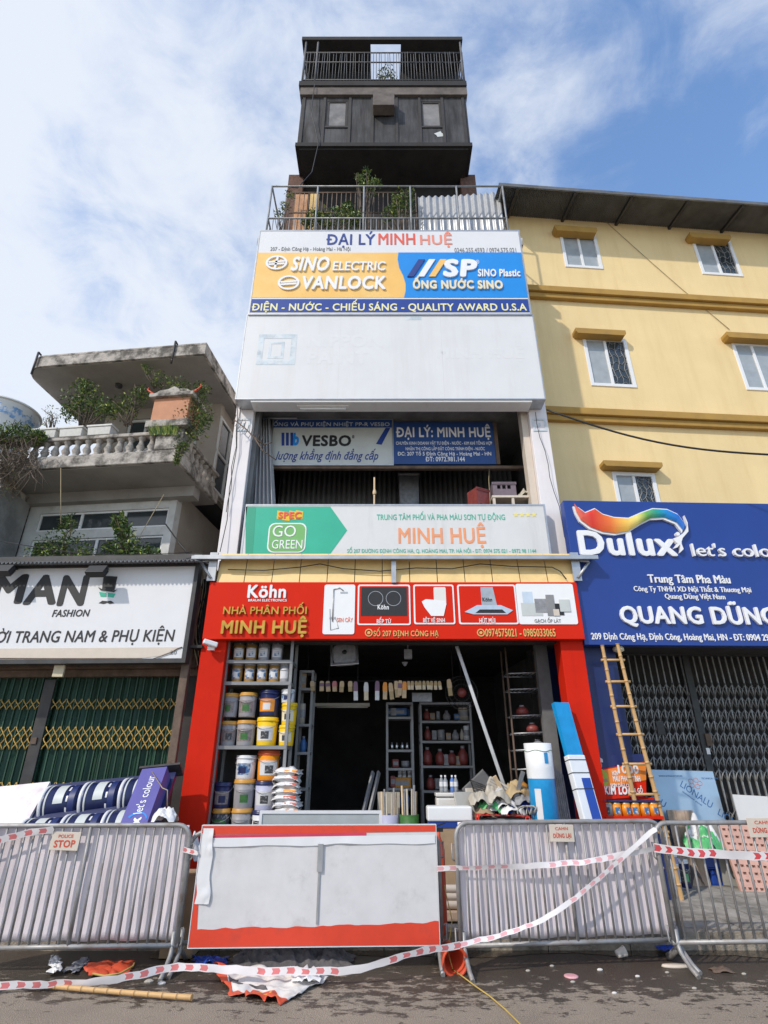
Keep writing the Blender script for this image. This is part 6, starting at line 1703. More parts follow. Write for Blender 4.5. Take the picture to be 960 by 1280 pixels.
# poster stand with orange cans
PS = Pl(8.0)
t = on(PS, 'display_stand', 'red and orange paint advert stand with a printed worker and a shelf of cans', 'display stand')
a, b, c, d = prect(PS, (746,955,812,1000))
m = MB(); m.xz(shape(PS, [(750,1000),(808,995),(807,952),(749,962)]), 0, .03); m.build('red_board', 's_red', t)
m = MB(); m.xz(shape(PS, [(750,985),(750,963),(807,953),(807.5,975)]), -.006, -.001); m.build('orange_field', 'r_orange', t)
LP_ = lambda s, rect, mat='t_white', **k: letter(t, PS, s, rect, mat, off=-.006, **k)
LP_('1000', (772,956,798,967), bold=.04); LP_('HƠN', (765,963,772,969), bold=.02); LP_('MÀU PHA VI TÍNH', (766,968,800,977), bold=.02)
LP_('SƠN DẦU CHO', (763,977,791,984), bold=.02); LP_('KIM LOẠI', (755,982,793,996), bold=.05, shear=.1); LP_('& GỖ', (792,982,803,991), bold=.02)
m = MB(); m.xz(shape(PS, [(745,982),(757,982),(761,977),(758,966),(752,961),(746,962),(744,967)]), -.008, -.0062); f_ = m.build('printed_worker', 'vest', t)
m = MB(); c_ = PS.loc(748,956); m.xz([(c_.x+.045*math.cos(R(30*k)), c_.z+.06*math.sin(R(30*k))) for k in range(12)], -.008, -.0062); m.xz(shape(PS, [(744,979),(760,977),(759,973),(744,975)]), -.0105, -.0085); m.build('printed_skin', 'skin', f_)
m = MB(); m.xz(shape(PS, [(742.5,953),(753.5,953),(753,949),(749,946.5),(745,947.5)]), -.0105, -.0085); m.build('printed_helmet', 'helmet', f_)
m = MB(); x0, x1 = PS.loc(749,1000).x, PS.loc(819,1000).x; zf = PS.loc(780,1019).z
m.box(x0, x1, -.16, .05, zf-.03, zf); m.box(x0, x1, .03, .05, zf, PS.loc(780,997).z); m.build('can_shelf', 's_red', t)
m = MB(); zf2 = PS.loc(780,1000).z; m.box(x0, x1, -.15, .05, zf2-.012, zf2); m.build('upper_shelf', 's_navy', t)
m = MB(); m.box(x0+.02, x0+.06, -.04, .0, .15, zf-.031); m.box(x1-.06, x1-.02, -.04, .0, .15, zf-.031); m.box(x0,x1,.0,.03,.15,zf-.032); m.build('stand_leg', 's_navy', t)
m = MB(); m.xz(shape(PS, [(749,1019),(749,945),(806,942),(807,1019)]), .031, .05); m.build('back_board', 's_navy', t)
for i, u in enumerate((757.5,768.5,780,791.5,803,814)):
    lab = ['dark labelled tin at the left end of the advert stand shelf','orange tin second from left on the advert stand shelf','orange tin third from left on the advert stand shelf','orange tin behind the ladder stile on the advert stand','orange tin second from right on the advert stand shelf','orange tin at the right end of the advert stand shelf'][i]
    p = PS.loc(u,1018); r_ = .058; h_ = PS.loc(u,1002).z-zf
    c_ = thing('paint_can', lab, 'can', (p.x, 8.0-.09, zf), random.uniform(-.4,.4), 'small orange cans on the advert stand')
    m = MB(); m.lathe([(0,0),(r_,0),(r_,h_*.92),(0,h_*.92)], n=20); m.build('body', 'b_orange' if i else 'b_grey', c_)
    m = MB(); m.lathe([(r_*1.04,h_*.9),(r_*1.04,h_*.96),(r_*.92,h_*.96),(r_*.9,h_*.93),(0,h_*.93)], n=20); m.build('lid', 'metal_trim' if i else 'lid_orange', c_)
    m = MB(); m.lathe([(r_+.002,h_*.15),(r_+.002,h_*.65)], n=6, a0=R(-90-35), a1=R(-90+25)); m.build('label', 'label_blue' if i else 'label_dark', c_)
# leaning aluminium composite sheet
A0, A1, A2, A3 = W(836,1040,8.25), W(912,1040,8.3), W(891,964.5,8.6), W(813,962,8.55)
A0 = W(845,1098,8.92); A1 = W(927,1098,8.97); A3 = W(813,962,9.10)
m = MB(); t = thing('panel_sheet', 'bluish silver sheet printed with slanted lettering leaning on the grey gate', 'sheet', (A0+A1)/2)
A0.z = .16; A1.z = .16
n_ = (A1-A0).cross(A3-A0); o_ = Vector((0,0,CAMH)); d_ = ray(891,964.5); A2 = o_+d_*((A0-o_).dot(n_)/d_.dot(n_))
m.prism([A0, A1, A2, A3], (0,.012,.004)); m.build('sheet', 'alu_film', t, world=True)
ux_ = (A1-A0).normalized(); uz = ((A3-A0)-(A3-A0).dot(ux_)*ux_).normalized(); nr = ux_.cross(uz)
def on_sheet(s, u, v, w_, h_, rot, mat, bold=.0, nm='lettering'):
    # where the sight line meets the sheet
    d = ray(u, v); o = Vector((0,0,CAMH)); tt = (A0-o).dot(nr)/d.dot(nr); c = o+d*tt
    V, F = text_mesh(s, bold); cs, sn = math.cos(rot), math.sin(rot); m = MB(); P = []
    for a_, b_, dd in V:
        X, Z = a_*w_, b_*h_; X, Z = X*cs-Z*sn, X*sn+Z*cs; P.append(c+ux_*X+uz*Z+nr*(.001+.002*dd))
    m.add(P, F); m.build(nm, mat, t, world=True)
rr_ = R(-38)
on_sheet('LIONALU', 870.5, 993, .48, .095, rr_, 'alu_print'); on_sheet('LION', 909, 1022, .26, .095, rr_, 'alu_print'); on_sheet('ALU', 823, 1000, .22, .09, rr_, 'alu_print'); on_sheet('LIONALU', 838, 1035, .48, .095, rr_, 'alu_print')
on_sheet('WWW.LIONALU.COM.VN', 838, 970, .36, .022, 0, 'alu_print'); on_sheet('TECHNICAL LINE', 887, 973, .26, .022, 0, 'alu_print'); on_sheet('aluminium panel', 865, 998, .30, .03, rr_, 'alu_print')
d_ = ray(869, 979); o_ = Vector((0,0,CAMH)); tt = (A0-o_).dot(nr)/d_.dot(nr); c_ = o_+d_*tt
m = MB()
for k in range(5):
    p_ = c_+ux_*(.07*math.cos(R(72*k)))+uz*(.045*math.sin(R(72*k)))
    m.path([p_+ux_*(.035*math.cos(R(40*j)))+uz*(.03*math.sin(R(40*j)))+nr*.003 for j in range(9)], .003, 4, closed=True)
m.build('printed_flower', 't_salmon', t, world=True)
# boards, bags, crates behind the far right barrier
m = MB(); b = W(838,1012,8.86); a = Vector((b.x, 8.77, .16))
for k in range(3): m.obox((a+b)/2+Vector((k*.125-.0,0.002*k,random.uniform(-.02,.0))), (.12,.02,(b-a).length), rotm(math.atan2(8.77-8.86, b.z-.16),0,0))
tag(m.build('board', 'wood', world=True), 'weathered brown plank board leaning before the silver sheet', 'board')
m = MB(); a, b = WZ(892,1098,.16), W(890,1031,8.5); p_ = W(906,1031,8.85); m.obox(Vector((p_.x, 8.79, (p_.z+.16)/2)), (.46,.02,p_.z-.16), rotm(R(-6),R(3),0)); tag(m.build('board', 'plastic_grey', world=True), 'plain pale grey board beside the green and white bag', 'board')
m = MB(); p_ = W(942,1012,8.88); m.obox(p_, (.50,.02,.36), rotm(R(-8),R(3),0)); tag(m.build('board', 'sign_grey_white', world=True), 'small cream board propped on the grey gate at right edge', 'board')
m = MB(); q_ = p_.z-.185; m.obox(Vector((p_.x, 8.85, (q_+.15)/2)), (.40,.30,q_-.15)); tag(m.build('box', 'cardboard', world=True, bevel=.01), 'brown carton below the small cream board at right edge', 'box')
# pink perforated tile
t = thing('perforated_panel', 'pinkish perforated clay panel leaning behind the far right barrier', 'panel', WZ(948,1100,.17))
c_ = W(945,1073,8.58); q = rotm(R(-20), R(3), 0)
m = MB(); wall_holes(m, -.36, .36, -.40, .40, -.02, .02, [(-.33+.075*i, -.33+.075*i+.048, -.37+.085*j, -.37+.085*j+.030) for i in range(9) for j in range(9)]); m.v = [c_+q @ p for p in m.v]; m.build('slab', 'pink_tile', t, world=True)
m = MB(); m.obox(c_+q @ Vector((0,.03,0)), (.70,.01,.78), q); m.build('backing_board', 'sign_cream', t, world=True)
crumple('plastic_bag', 'white and green shopping bag heaped on the blue crates', 'bag', Vector((W(884,1060,8.6).x, 8.70, .54)), .26, .17, .44, None, seed=2.3, n=26, mats=['bag_white','bag_green'])
crumple('plastic_bag', 'small bright green bag on top of the white bag heap', 'bag', Vector((W(888,1060,8.5).x, 8.56, .56)), .13, .08, .36, 'bag_green', seed=7.7)
crumple('cloth', 'black cloth bag slumped left of the blue crates', 'bag', WZ(868,1106,.16), .14, .12, .34, 'cloth_dark', seed=5.1)
for i, (u, v, dz, lab, ry) in enumerate(((910,1106,0,'lower blue plastic crate on the pavement behind the far right barrier',.2),(905,1083,.0,'upper blue crate with papers behind the chevron tape',-.1))):
    p = WZ(u, 1106, .16); z = .16 if i == 0 else .16+.185
    t = thing('crate', lab, 'crate', (p.x-.07-.03*i, p.y+.10, z), ry, 'blue crates behind the far right barrier')
    h_ = .18; w_ = .22
    m = MB(); m.box(-w_,w_,-.17,.17,0,.02); m.box(-w_,w_,-.17,-.155,.021,h_); m.box(-w_,w_,.155,.17,.021,h_); m.box(-w_,-w_+.015,-.154,.154,.021,h_); m.box(w_-.015,w_,-.154,.154,.021,h_); m.build('crate_body', 'crate_blue', t, bevel=.006)
    m = MB(); m.box(-w_-.012,w_+.012,-.185,-.171,h_-.04,h_); m.box(-w_-.012,w_+.012,.171,.185,h_-.04,h_); m.build('rim', 'crate_blue', t, bevel=.004)
    m = MB(); m.sheet(lambda a, b: Vector(((a*2-1)*w_*.8, (b*2-1)*.13, .13+.06*noise.noise(Vector((a*5,b*5,i+.5))))), 12, 8); m.build('paper_content', 'litter_white', t)
bucket('lilac paint tub on the pavement left of the black cloth bag', 848, 1062, 1110, 18, 'paint_purple', 'b_white', 'b_white', 'paint_purple', D=8.55, z=.16, group='paint tubs on the pavement')
bucket('dark blue paint tub with white lid beside the lilac tub', 862, 1075, 1112, 15, 'b_navy', 'b_white', 'label_dark', 'bag_green', D=8.6, z=.16, group='paint tubs on the pavement')
# ------------------------------------------------------------------ left: tipped paint display lying behind the barrier
t = thing('paint_display', 'tipped over blue paint display with rows of giant bucket shapes', 'display', (W(100,1000,7.2).x, 7.2, .15))
dtop, dbot = 7.55, 7.05
a = W(205,1034,dbot); b = W(210,966,dtop); c = W(20,985,dtop); d = W(-6,1040,dbot)
# board lies back against the gate; its own axes
ex = (b-c).normalized(); ezz = ((b-a)-(b-a).dot(ex)*ex).normalized(); ny = ex.cross(ezz)     # towards the viewer
mm_ = Matrix((ex, -ny, ezz)).transposed()
o_ = c+(a-b)*1.0
L_ = (b-c).length+.1; H_ = (b-a).length+.45
base = c-ezz*H_
def dp(x, y, z): return base+mm_ @ Vector((x, y, z))
m = MB(); m.add([dp(x,y,z) for x,y,z in ((-.5,0,0),(L_,0,0),(L_,.06,0),(-.5,.06,0),(-.5,0,H_),(L_,0,H_),(L_,.06,H_),(-.5,.06,H_))], [(0,3,2,1),(4,5,6,7),(0,1,5,4),(1,2,6,5),(2,3,7,6),(3,0,4,7)]); m.build('back_board', 'b_navy', t, world=True)
m = MB(); m.add([dp(x,y,z) for x,y,z in ((-.5,-.04,0),(.42,-.04,0),(.42,-.004,0),(-.5,-.004,0),(-.5,-.04,H_+.01),(.42,-.04,H_+.01),(.42,-.004,H_+.01),(-.5,-.004,H_+.01))], [(0,3,2,1),(4,5,6,7),(0,1,5,4),(1,2,6,5),(2,3,7,6),(3,0,4,7)]); m.build('white_field', 'barrier_sheet', t, world=True)
xs0 = L_-.34
m = MB(); m.add([dp(x,y,z) for x,y,z in ((xs0,-.20,0),(xs0+.30,-.20,0),(xs0+.30,-.004,0),(xs0,-.004,0),(xs0,-.20,H_-.09),(xs0+.30,-.20,H_-.09),(xs0+.30,-.004,H_-.09),(xs0,-.004,H_-.09))], [(0,3,2,1),(4,5,6,7),(0,1,5,4),(1,2,6,5),(2,3,7,6),(3,0,4,7)]); M('strip_blue', (0.10,0.09,0.33), 0.4, var=.08); m.build('blue_strip', 'strip_blue', t, world=True)
def on_strip(s, cx, cz, w_, h_, rot, mat, bold=0):
    V, F = text_mesh(s, bold); cs, sn = math.cos(rot), math.sin(rot); m = MB(); P = []
    for a_, b_, dd in V:
        X, Z = a_*w_, b_*h_; X, Z = X*cs-Z*sn, X*sn+Z*cs; P.append(dp(cx+X, -.201-.003*dd, cz+Z))
    m.add(P, F); m.build('lettering', mat, t, world=True)
on_strip("let's colour", xs0+.15, H_-.46, .50, .10, R(90), 't_white', .0)
on_strip("Dulux", xs0+.16, H_-.98, .45, .12, R(90), 't_white', .04)
m = MB(); 
for k in range(10):
    a0, a1 = R(150-k*14), R(150-(k+1)*14)
    P = []
    for a_, r_ in ((a0,.10),(a0,.13-.002*k),(a1,.13-.002*k),(a1,.10)): P.append(dp(xs0+.17+r_*math.cos(a_), -.203, H_-.80+r_*math.sin(a_)*.9))
    m.add(P, [(0,1,2,3)])
m.build('ribbon_emblem', 's_sky', t, world=True)
def relief_can(x0, z0, ln, rad, name='bucket_relief'):
    """half round bucket lying sideways on the board: axis along the board"""
    mt = Matrix((ezz, -ny, ex)).transposed()      # lathe z -> along board
    def lt(prof, mat, par, a0=math.pi, a1=2*math.pi):
        m = MB(); m.lathe(prof, dp(x0,.085,z0), 18, mt, a0=a0, a1=a1); return m.build(name if par is t else {'b_white':'rim','sign_white':'label','s_navy':'label_mark'}.get(mat,'piece'), mat, par, world=True)
    body = lt([(0,0),(rad,0),(rad,.05),(rad*.97,.06),(rad*.9,ln),(0,ln)], 'b_navy', t)
    lt([(rad*1.04,.0),(rad*1.05,.015),(rad*1.04,.03),(rad*.99,.035)], 'b_white', body)
    lt([(rad*1.0,.06),(rad*1.03,.068),(rad*1.0,.08)], 's_old', body)
    lt([(rad*.972,.16),(rad*.955,.27)], 's_old', body, a0=math.pi*1.30, a1=math.pi*1.75)
    lt([(rad*.945,.33),(rad*.932,.40)], 's_navy', body)
    for k in range(4):
        lt([(rad*.942,.305+.0),(rad*.940,.325)], 'b_white', body, a0=math.pi*(1.12+.2*k), a1=math.pi*(1.22+.2*k))
for r_ in range(3):
    for k in range(3):
        relief_can(.47+k*.46 - (.05 if r_ == 1 else 0), H_-.24-r_*.43, .44, .212)
m = MB(); m.add([dp(x,y,z) for x,y,z in ((xs0-.1,-.10,H_+.021),(L_+.06,-.10,H_+.021),(L_+.06,.1,H_+.021),(xs0-.1,.1,H_+.021),(xs0-.1,-.10,H_+.05),(L_+.06,-.10,H_+.05),(L_+.06,.1,H_+.05),(xs0-.1,.1,H_+.05))], [(0,3,2,1),(4,5,6,7),(0,1,5,4),(1,2,6,5),(2,3,7,6),(3,0,4,7)]); m.build('end_bar', 'dark_metal', t, world=True)
m = MB(); c = W(206,1027,6.7)
crumple('plastic_bag', 'tied white plastic bag behind the left barrier top by the red pillar', 'bag', c, .12, .10, .16, 'bag_white', seed=9.2)
m = MB(); m.path([c+Vector((0,0,.15)), c+Vector((-.02,0,.3)), W(203,985,6.8), W(190,965,7.3)], .006, 5); tag(m.build('cable', 'cable_yellowish', world=True), 'thin string rising from the tied white bag', 'cable')
crumple('plastic_bag', 'grey plastic bag bulging past the right end of the left barrier', 'bag', W(238,1075,6.35), .10, .10, .22, 'bag_white', seed=4.4)
m = MB(); m.obox((W(238,1090,6.5).x,6.5,.34),(.3,.3,.66)); tag(m.build('box', 'cardboard', world=True), 'brown box in the gap between left barrier and white board', 'box')
# ------------------------------------------------------------------ crowd barriers
def barrier(label, A, B, h_, sheet=True, nb=22, feet=((0.1,1),(0.9,1)), bottom=.19, lean=0.0, sign=None, sheet_mat='barrier_sheet', gap=.0):
    """A, B: ground points of the left and right post"""
    A, B = Vector(A), Vector(B); d = B-A; wdt = d.length; rz = math.atan2(d.y, d.x)
    t = thing('barrier', label, 'barrier', A, rz, 'steel crowd barriers')
    r = .021; cr = .12
    loop = [(cr,0,bottom)]
    loop = [(0,0,bottom)]+[(0,0,h_-cr)]
    for k in range(1,6): loop.append((cr-cr*math.cos(R(18*k)),0,h_-cr+cr*math.sin(R(18*k))))
    for k in range(0,6): loop.append((wdt-cr+cr*math.sin(R(18*k)),0,h_-cr+cr*math.cos(R(18*k))))
    loop.append((wdt,0,bottom))
    m = MB(); m.path(loop, r, 10); m.tube((-.02,0,bottom),(wdt+.02,0,bottom), r*.95, 10); m.build('frame', 'barrier_steel', t)
    for k in range(nb):
        x = wdt*(k+1)/(nb+1)
        m = MB(); m.tube((x,0,bottom),(x,0,h_-.004), .0105 if k != nb//2 else .018, 6); m.build('bar', 'barrier_steel', t)
    for x in (.03, wdt-.03):
        m = MB(); m.path([(x,0,bottom+.1),(x,0,.17),(x,-.03,.12),(x,-.16,.045),(x,-.26,.012)], .02, 8); m.path([(x,0.02,.17),(x,.05,.12),(x,.16,.05),(x,.24,.012)], .02, 8)
        m.build('foot', 'barrier_steel', t)
    m = MB()
    for x in (-.045, wdt+.045): 
        for z in (.30, .95): m.path([(x*1.0 + (.045 if x < 0 else -.045),0,z),(x,0,z+.02),(x,0,z-.10),(x+(.02 if x < 0 else -.02),0,z-.12)], .008, 5)
    m.build('hook', 'barrier_steel', t)
    if sheet:
        m = MB(); n = 60
        m.sheet(lambda a, b: Vector((.03+(wdt-.06)*a+.004*math.sin(b*9), .045+.010*noise.noise(Vector((a*7,b*3,wdt))), bottom+.03+(h_-bottom-.03)*b*(1.0)+.006*math.sin(a*30))), n, 14); m.build('backing_sheet', sheet_mat, t, solid=.004)
    return t, wdt
def plate(t, x, z, w_, h_, l1, l2, tilt=0):
    m = MB(); m.obox((x,-.034,z),(w_,.006,h_),rotm(0,tilt,0)); p = m.build('sign_plate', 'sign_cream', t, bevel=.004)
    m = MB(); put_text(m, l1, x, z+h_*.27, w_*.52, h_*.18, -.0375, .002, .01); put_text(m, l2, x, z-h_*.14, w_*.74, h_*.40, -.0375, .002, .03)
    m.build('lettering', 'bag_red', p)
def gp(u, v, D): p = W(u, v, D); return Vector((p.x, p.y, 0))
bh = 1.12
A = gp(-45,1110,5.92); B = gp(229,1110,6.02)
t, wd = barrier('steel barrier with white sheet and police stop plate at the left', A, B, bh)
plate(t, (W(83,1051,5.95).x-A.x)*1.0, W(83,1051,5.95).z, .26, .15, 'POLICE', 'STOP', R(2))
A = gp(573,1110,6.0); B = gp(838,1100,6.2)
t, wd = barrier('steel barrier with white sheet and a red lettered plate right of the white board', A, B, 1.14)
plate(t, (W(701,1040,6.1).x-A.x), W(701,1041,6.1).z, .24, .145, 'CAHN', 'DỪNG LẠI', R(1))
A = gp(829,1100,6.10); B = gp(1120,1100,6.2)
t, wd = barrier('bare steel barrier without a sheet at the far right', A, B, 1.13, sheet=False, nb=20)
plate(t, (W(951,1034,6.15).x-A.x), W(951,1034,6.15).z, .30, .165, 'CAHN', 'DỪNG LẠI', 0)
A = gp(231,1110,6.10); B = gp(550,1110,6.16)
t, wd = barrier('steel barrier mostly hidden behind the red edged white board', A, B, 1.05, sheet=False, nb=16)

# white board with red border standing against the hidden barrier
a, b = W(244,1110,5.98), W(547,1105,6.06)
dl = (b-a); rz = math.atan2(dl.y, dl.x); Lb = math.hypot(dl.x, dl.y)
zlo, zhi = W(390,1184,6.0).z, W(400,1032,6.0).z
t = thing('signboard', 'old white board with torn red vinyl border standing between the barriers', 'board', (a.x, a.y, zlo), rz)
H_ = zhi-zlo
m = MB(); m.box(0, Lb, 0, .05, 0, H_); m.build('panel', 'board_white', t, bevel=.004)
def jag(x0, x1, z, amp, n, sd): return [(x0+(x1-x0)*i/n, z+amp*noise.noise(Vector((i*.35, sd, 0)))) for i in range(n+1)]
m = MB(); up = jag(Lb-.002, .06, .15, .016, 60, 1.3); up = [(x, z - .04*(1-x/Lb) + .02) for x, z in up]
lowc = [(x, .004) for x, z in up]
for i in range(len(up)-1): m.add([(up[i][0],-.003,lowc[i][1]),(up[i+1][0],-.003,lowc[i+1][1]),(up[i+1][0],-.003,up[i+1][1]),(up[i][0],-.003,up[i][1])], [(0,1,2,3)])
m.add([(0.004,-.003,.004),(.06,-.003,.004),(.06,-.003,up[-1][1]),(.045,-.003,.34),(.02,-.003,.40),(0.004,-.003,.48)], [(0,1,2,3,4,5)])
m.build('red_border', 'board_red', t)
m = MB(); m.add([(0.06,-.003,H_-.075),(Lb-.002,-.003,H_-.055),(Lb-.002,-.003,H_-.003),(.004,-.003,H_-.003),(.004,-.003,H_-.06)], [(0,1,2,3,4)]); m.build('red_top_strip', 'board_red', t)
m = MB(); m.add([(0.10,-.004,H_-.125),(Lb*.70,-.004,H_-.10),(Lb*.70,-.004,H_-.06),(.10,-.004,H_-.078)], [(0,1,2,3)]); M('magenta_vinyl', (0.55,0.05,0.10), .45); m.build('pink_strip', 'magenta_vinyl', t)
m = MB()
m.sheet(lambda p, q: Vector((.012+.13*p*(1-.25*q)+.02*noise.noise(Vector((q*4,1,0))), -.006-.035*p*math.sin(q*5+1)**2*abs(noise.noise(Vector((p*3,q*5,2)))) -.01*p, .32+(H_-.34)*q)), 8, 26); m.build('torn_vinyl', 'sign_white', t)
m = MB(); m.sheet(lambda p, q: Vector((.10+(Lb-.11)*p, -.008-.02*q*abs(noise.noise(Vector((p*9,3,0)))), H_-.10+.02*p-.07*q*(1-.3*noise.noise(Vector((p*6,1,1)))))), 40, 3); m.build('peeled_vinyl', 'sign_white', t)
m = MB(); x = Lb*.505; m.box(x-.010, x+.010, -.012, -.001, .165, H_-.14); m.box(x-.02,x+.03,-.022,-.0165,H_*.60,H_-.15); m.build('metal_seam', 'metal_trim', t)
f = MB(); frame_xz(f, -.006, Lb+.006, -.006, H_+.006, .0059, -.004, .055); f.build('frame', 'sign_white', t)
# second framed metal sheet behind it
a, b = W(325,1030,6.9), W(476,1030,6.95); zt_ = W(400,1014.5,6.9).z
t = thing('metal_sheet', 'pale framed metal sheet standing just behind the red edged white board', 'sheet', (a.x, 6.9, .15))
m = MB(); m.box(0, b.x-a.x, 0, .03, 0, zt_-.15); M('pale_sheet', (0.46,0.49,0.49), .35, metal=.2, var=.08); m.build('sheet', 'pale_sheet', t)
f = MB(); frame_xz(f, -.012, b.x-a.x+.012, -.0, zt_-.14, .03, -.012, .035); f.build('frame', 'sign_white', t)

# ------------------------------------------------------------------ warning tapes
def tape(label, pts, wdt=.075, seg=.055, chev=False, faded=False, twist=None, sag=0):
    """a strip of printed tape along a polyline; pts are (point, tilt)"""
    P = [Vector(p) for p in pts]
    # resample
    out = []; 
    for i in range(len(P)-1):
        n = max(2, int((P[i+1]-P[i]).length/seg))
        for k in range(n): out.append(P[i].lerp(P[i+1], k/n))
    out.append(P[-1])
    # smooth
    for _ in range(4): out = [out[0]]+[(out[i-1]+out[i]*2+out[i+1])/4 for i in range(1,len(out)-1)]+[out[-1]]
    m = MB(); tot = len(out)
    rows = []
    for i, p in enumerate(out):
        d = (out[min(i+1,tot-1)]-out[max(i-1,0)]).normalized()
        s = d.cross(Vector((0,-1,0)))
        up = Vector((0,0,1))-d*d.z; up = up.normalized() if up.length > .01 else Vector((0,0,1))
        side = d.cross(up).normalized()
        tw = (twist or (lambda s_: .25*math.sin(s_*9)))(i/tot)
        u_ = up*math.cos(tw)+side*math.sin(tw)
        rows.append((p-u_*wdt*.5, p-u_*wdt*.36, p+d*(.022 if chev else 0.012), p+u_*wdt*.36, p+u_*wdt*.5))
    V = [q for r_ in rows for q in r_]
    for i in range(tot-1):
        for j in range(4):
            m.f.append([i*5+j,(i+1)*5+j,(i+1)*5+j+1,i*5+j+1])
            per = i % 18
            if chev: red = (per < 11 and per % 2 == 0)
            else: red = (per < 12 and per % 2 == 0)
            m.mi.append(1 if red and j in (1, 2) else 0); m.sm.append(True)
    m.v = [q + Vector((0, .012*noise.noise(q*9), .011*noise.noise(q*11+Vector((3,1,7))))) for q in V]
    o = m.build('barrier_tape', ['tape_white', 'tape_faded' if faded else ('tape_red' if chev else 'tape_mid')], world=True)
    return tag(o, label, 'tape')
tape('lower red and white tape sagging along the ground before the white board', [WZ(-20,1232,.06), WZ(40,1231,.05), WZ(118,1228,.06), W(165,1221,5.6), W(213,1208,5.72), W(250,1209,5.70), W(330,1215,5.66), W(395,1214,5.68), W(440,1214,5.68), W(470,1206,5.7), W(520,1190,5.75), W(575,1181,5.85)], wdt=.054)
tape('pale tape running up from the ground to the corner of the right barrier', [W(575,1181,5.85), W(625,1170,5.9), W(680,1150,5.95), W(720,1122,5.97), W(760,1088,6.0), W(800,1052,6.03), W(820,1036,6.05)], wdt=.038, faded=True, twist=lambda s: -.3-.4*math.sin(s*7))
tape('upper faded tape stretched across the right barrier', [W(546,1085,6.0), W(585,1085,5.97), W(650,1083,6.0), W(730,1078,6.03), W(780,1068,6.05), W(826,1060,6.06)], wdt=.046, faded=True, twist=lambda s: .5*math.sin(s*8))
tape('chevron tape stretched across the bare far right barrier', [W(818,1060,6.05), W(845,1064,6.05), W(900,1068,6.08), W(970,1071,6.1), W(1040,1070,6.15)], wdt=.075, seg=.05, chev=True, twist=lambda s: .1)
tape('twisted tape draped over the top of the left barrier', [W(-30,1060,5.85), W(10,1047,5.87), W(40,1040,5.88), W(66,1037,5.90)], wdt=.06, twist=lambda s: .3)
tape('short tape end knotted between left barrier and white board', [W(229,1062,6.0), W(236,1064,6.0), W(247,1066,5.96)], wdt=.04)

# ------------------------------------------------------------------ litter on the road and kerb
m = MB(); a, b = WZ(38,1231,.03), WZ(240,1247,.03); bam(m, a, b, .018, .020, 11, .004); tag(m.build('bamboo_pole', ['bamboo','bamboo_node'], world=True), 'thin bamboo pole lying on the road before the left barrier', 'pole')
def flat_scrap(name, label, cat, poly, z, mats, amp=.03, seed=0, n=24, pat=None):
    """a rumpled sheet lying on the ground inside a four cornered outline"""
    P = [WZ(u, v, z) for u, v in poly]
    m = MB()
    def fn(a, b):
        p = P[0].lerp(P[1],a).lerp(P[3].lerp(P[2],a), b)
        ed = noise.noise(Vector((a*5+seed,b*5,1)))*.04
        return p+Vector((ed, ed*.6, .012+amp*abs(noise.noise(Vector((a*3+seed,b*3,seed))))+amp*.4*noise.noise(Vector((a*9,b*9,seed)))))
    m.sheet(fn, n, n)
    if pat:
        for i in range(len(m.mi)): m.mi[i] = pat((i % n)/n, (i//n)/n)
    return tag(m.build(name, mats, world=True, solid=.002), label, cat)
def bpat(a, b):
    if b > .86 or a < .10: return 1
    if .12 < a < .26 and .45 < b < .75: return 2
    if .33 < a < .6 and .55 < b < .68: return 2
    if .45 < a < .85 and b > .74: return 3 if noise.noise(Vector((a*22,b*8,1))) > .05 else 1
    return 0
flat_scrap('torn_banner', 'torn white and red advert banner lying on the road before the white board', 'banner', [(262,1206),(410,1226),(350,1258),(285,1246)], .0, ['litter_white','litter_red','cloth_dark','b_orange'], .07, 3.3, 40, bpat)
flat_scrap('litter_scrap', 'clear crumpled plastic piece beside the torn banner under the tape', 'litter', [(362,1215),(402,1214),(400,1230),(365,1230)], .03, ['bag_white'], .05, 6.1, 12)
cm_ = MB(); cc_ = WZ(365,1204,.0)
def cloth_fn(a, b):
    x, y = a*2-1, b*2-1
    e = max(0, 1-x**4)*max(0, 1-y*y)
    rid = abs(noise.noise(Vector((x*3.2, y*1.2, 4.1)))) + .6*abs(noise.noise(Vector((x*7+y*3, y*3, 1.3)))) + .3*abs(noise.noise(Vector((x*15+y*6, y*6, 2.3))))
    return cc_+Vector((x*.56*(1+.1*noise.noise(Vector((y*2,1,3)))), y*.20*(1+.3*noise.noise(Vector((x*3,2,1)))), .006+.30*e*max(0,.62-rid*.75)+.01))
cm_.sheet(cloth_fn, 90, 34)
tag(cm_.build('cloth', 'cloth_dark', world=True), 'dark grey cloth heap lying under the white board', 'cloth')
flat_scrap('litter_scrap', 'dark blue plastic scrap lying under the left end of the white board', 'litter', [(240,1200),(285,1202),(282,1210),(246,1208)], .0, ['film_deepblue'], .06, 2.2, 10)
t = thing('bucket', 'red plastic bucket lying on its side by the right barrier foot', 'bucket', WZ(566,1208,.0))
a, b = WZ(569,1203,.09), WZ(553,1180,.10); d = (a-b).normalized(); q = d.to_track_quat('Z','Y').to_matrix()
m = MB(); m.lathe([(0,0),(.075,0),(.10,.36),(.112,.365),(.108,.375),(.094,.36),(.07,.02),(0,.02)], a-d*.36, 22, q); m.build('bucket_body', 'litter_red', t, world=True)
m = MB(); m.path([a+q @ Vector((.11*math.cos(R(k*15)),.11*math.sin(R(k*15)),0)) for k in range(24)], .008, 5, closed=True); m.build('rim', 'litter_red', t, world=True)
m = MB(); m.path([WZ(566,1212,.012), WZ(580,1222,.012), WZ(596,1234,.012), WZ(612,1245,.012), WZ(632,1262,.012), WZ(655,1285,.012), WZ(672,1310,.012)], .0055, 6)
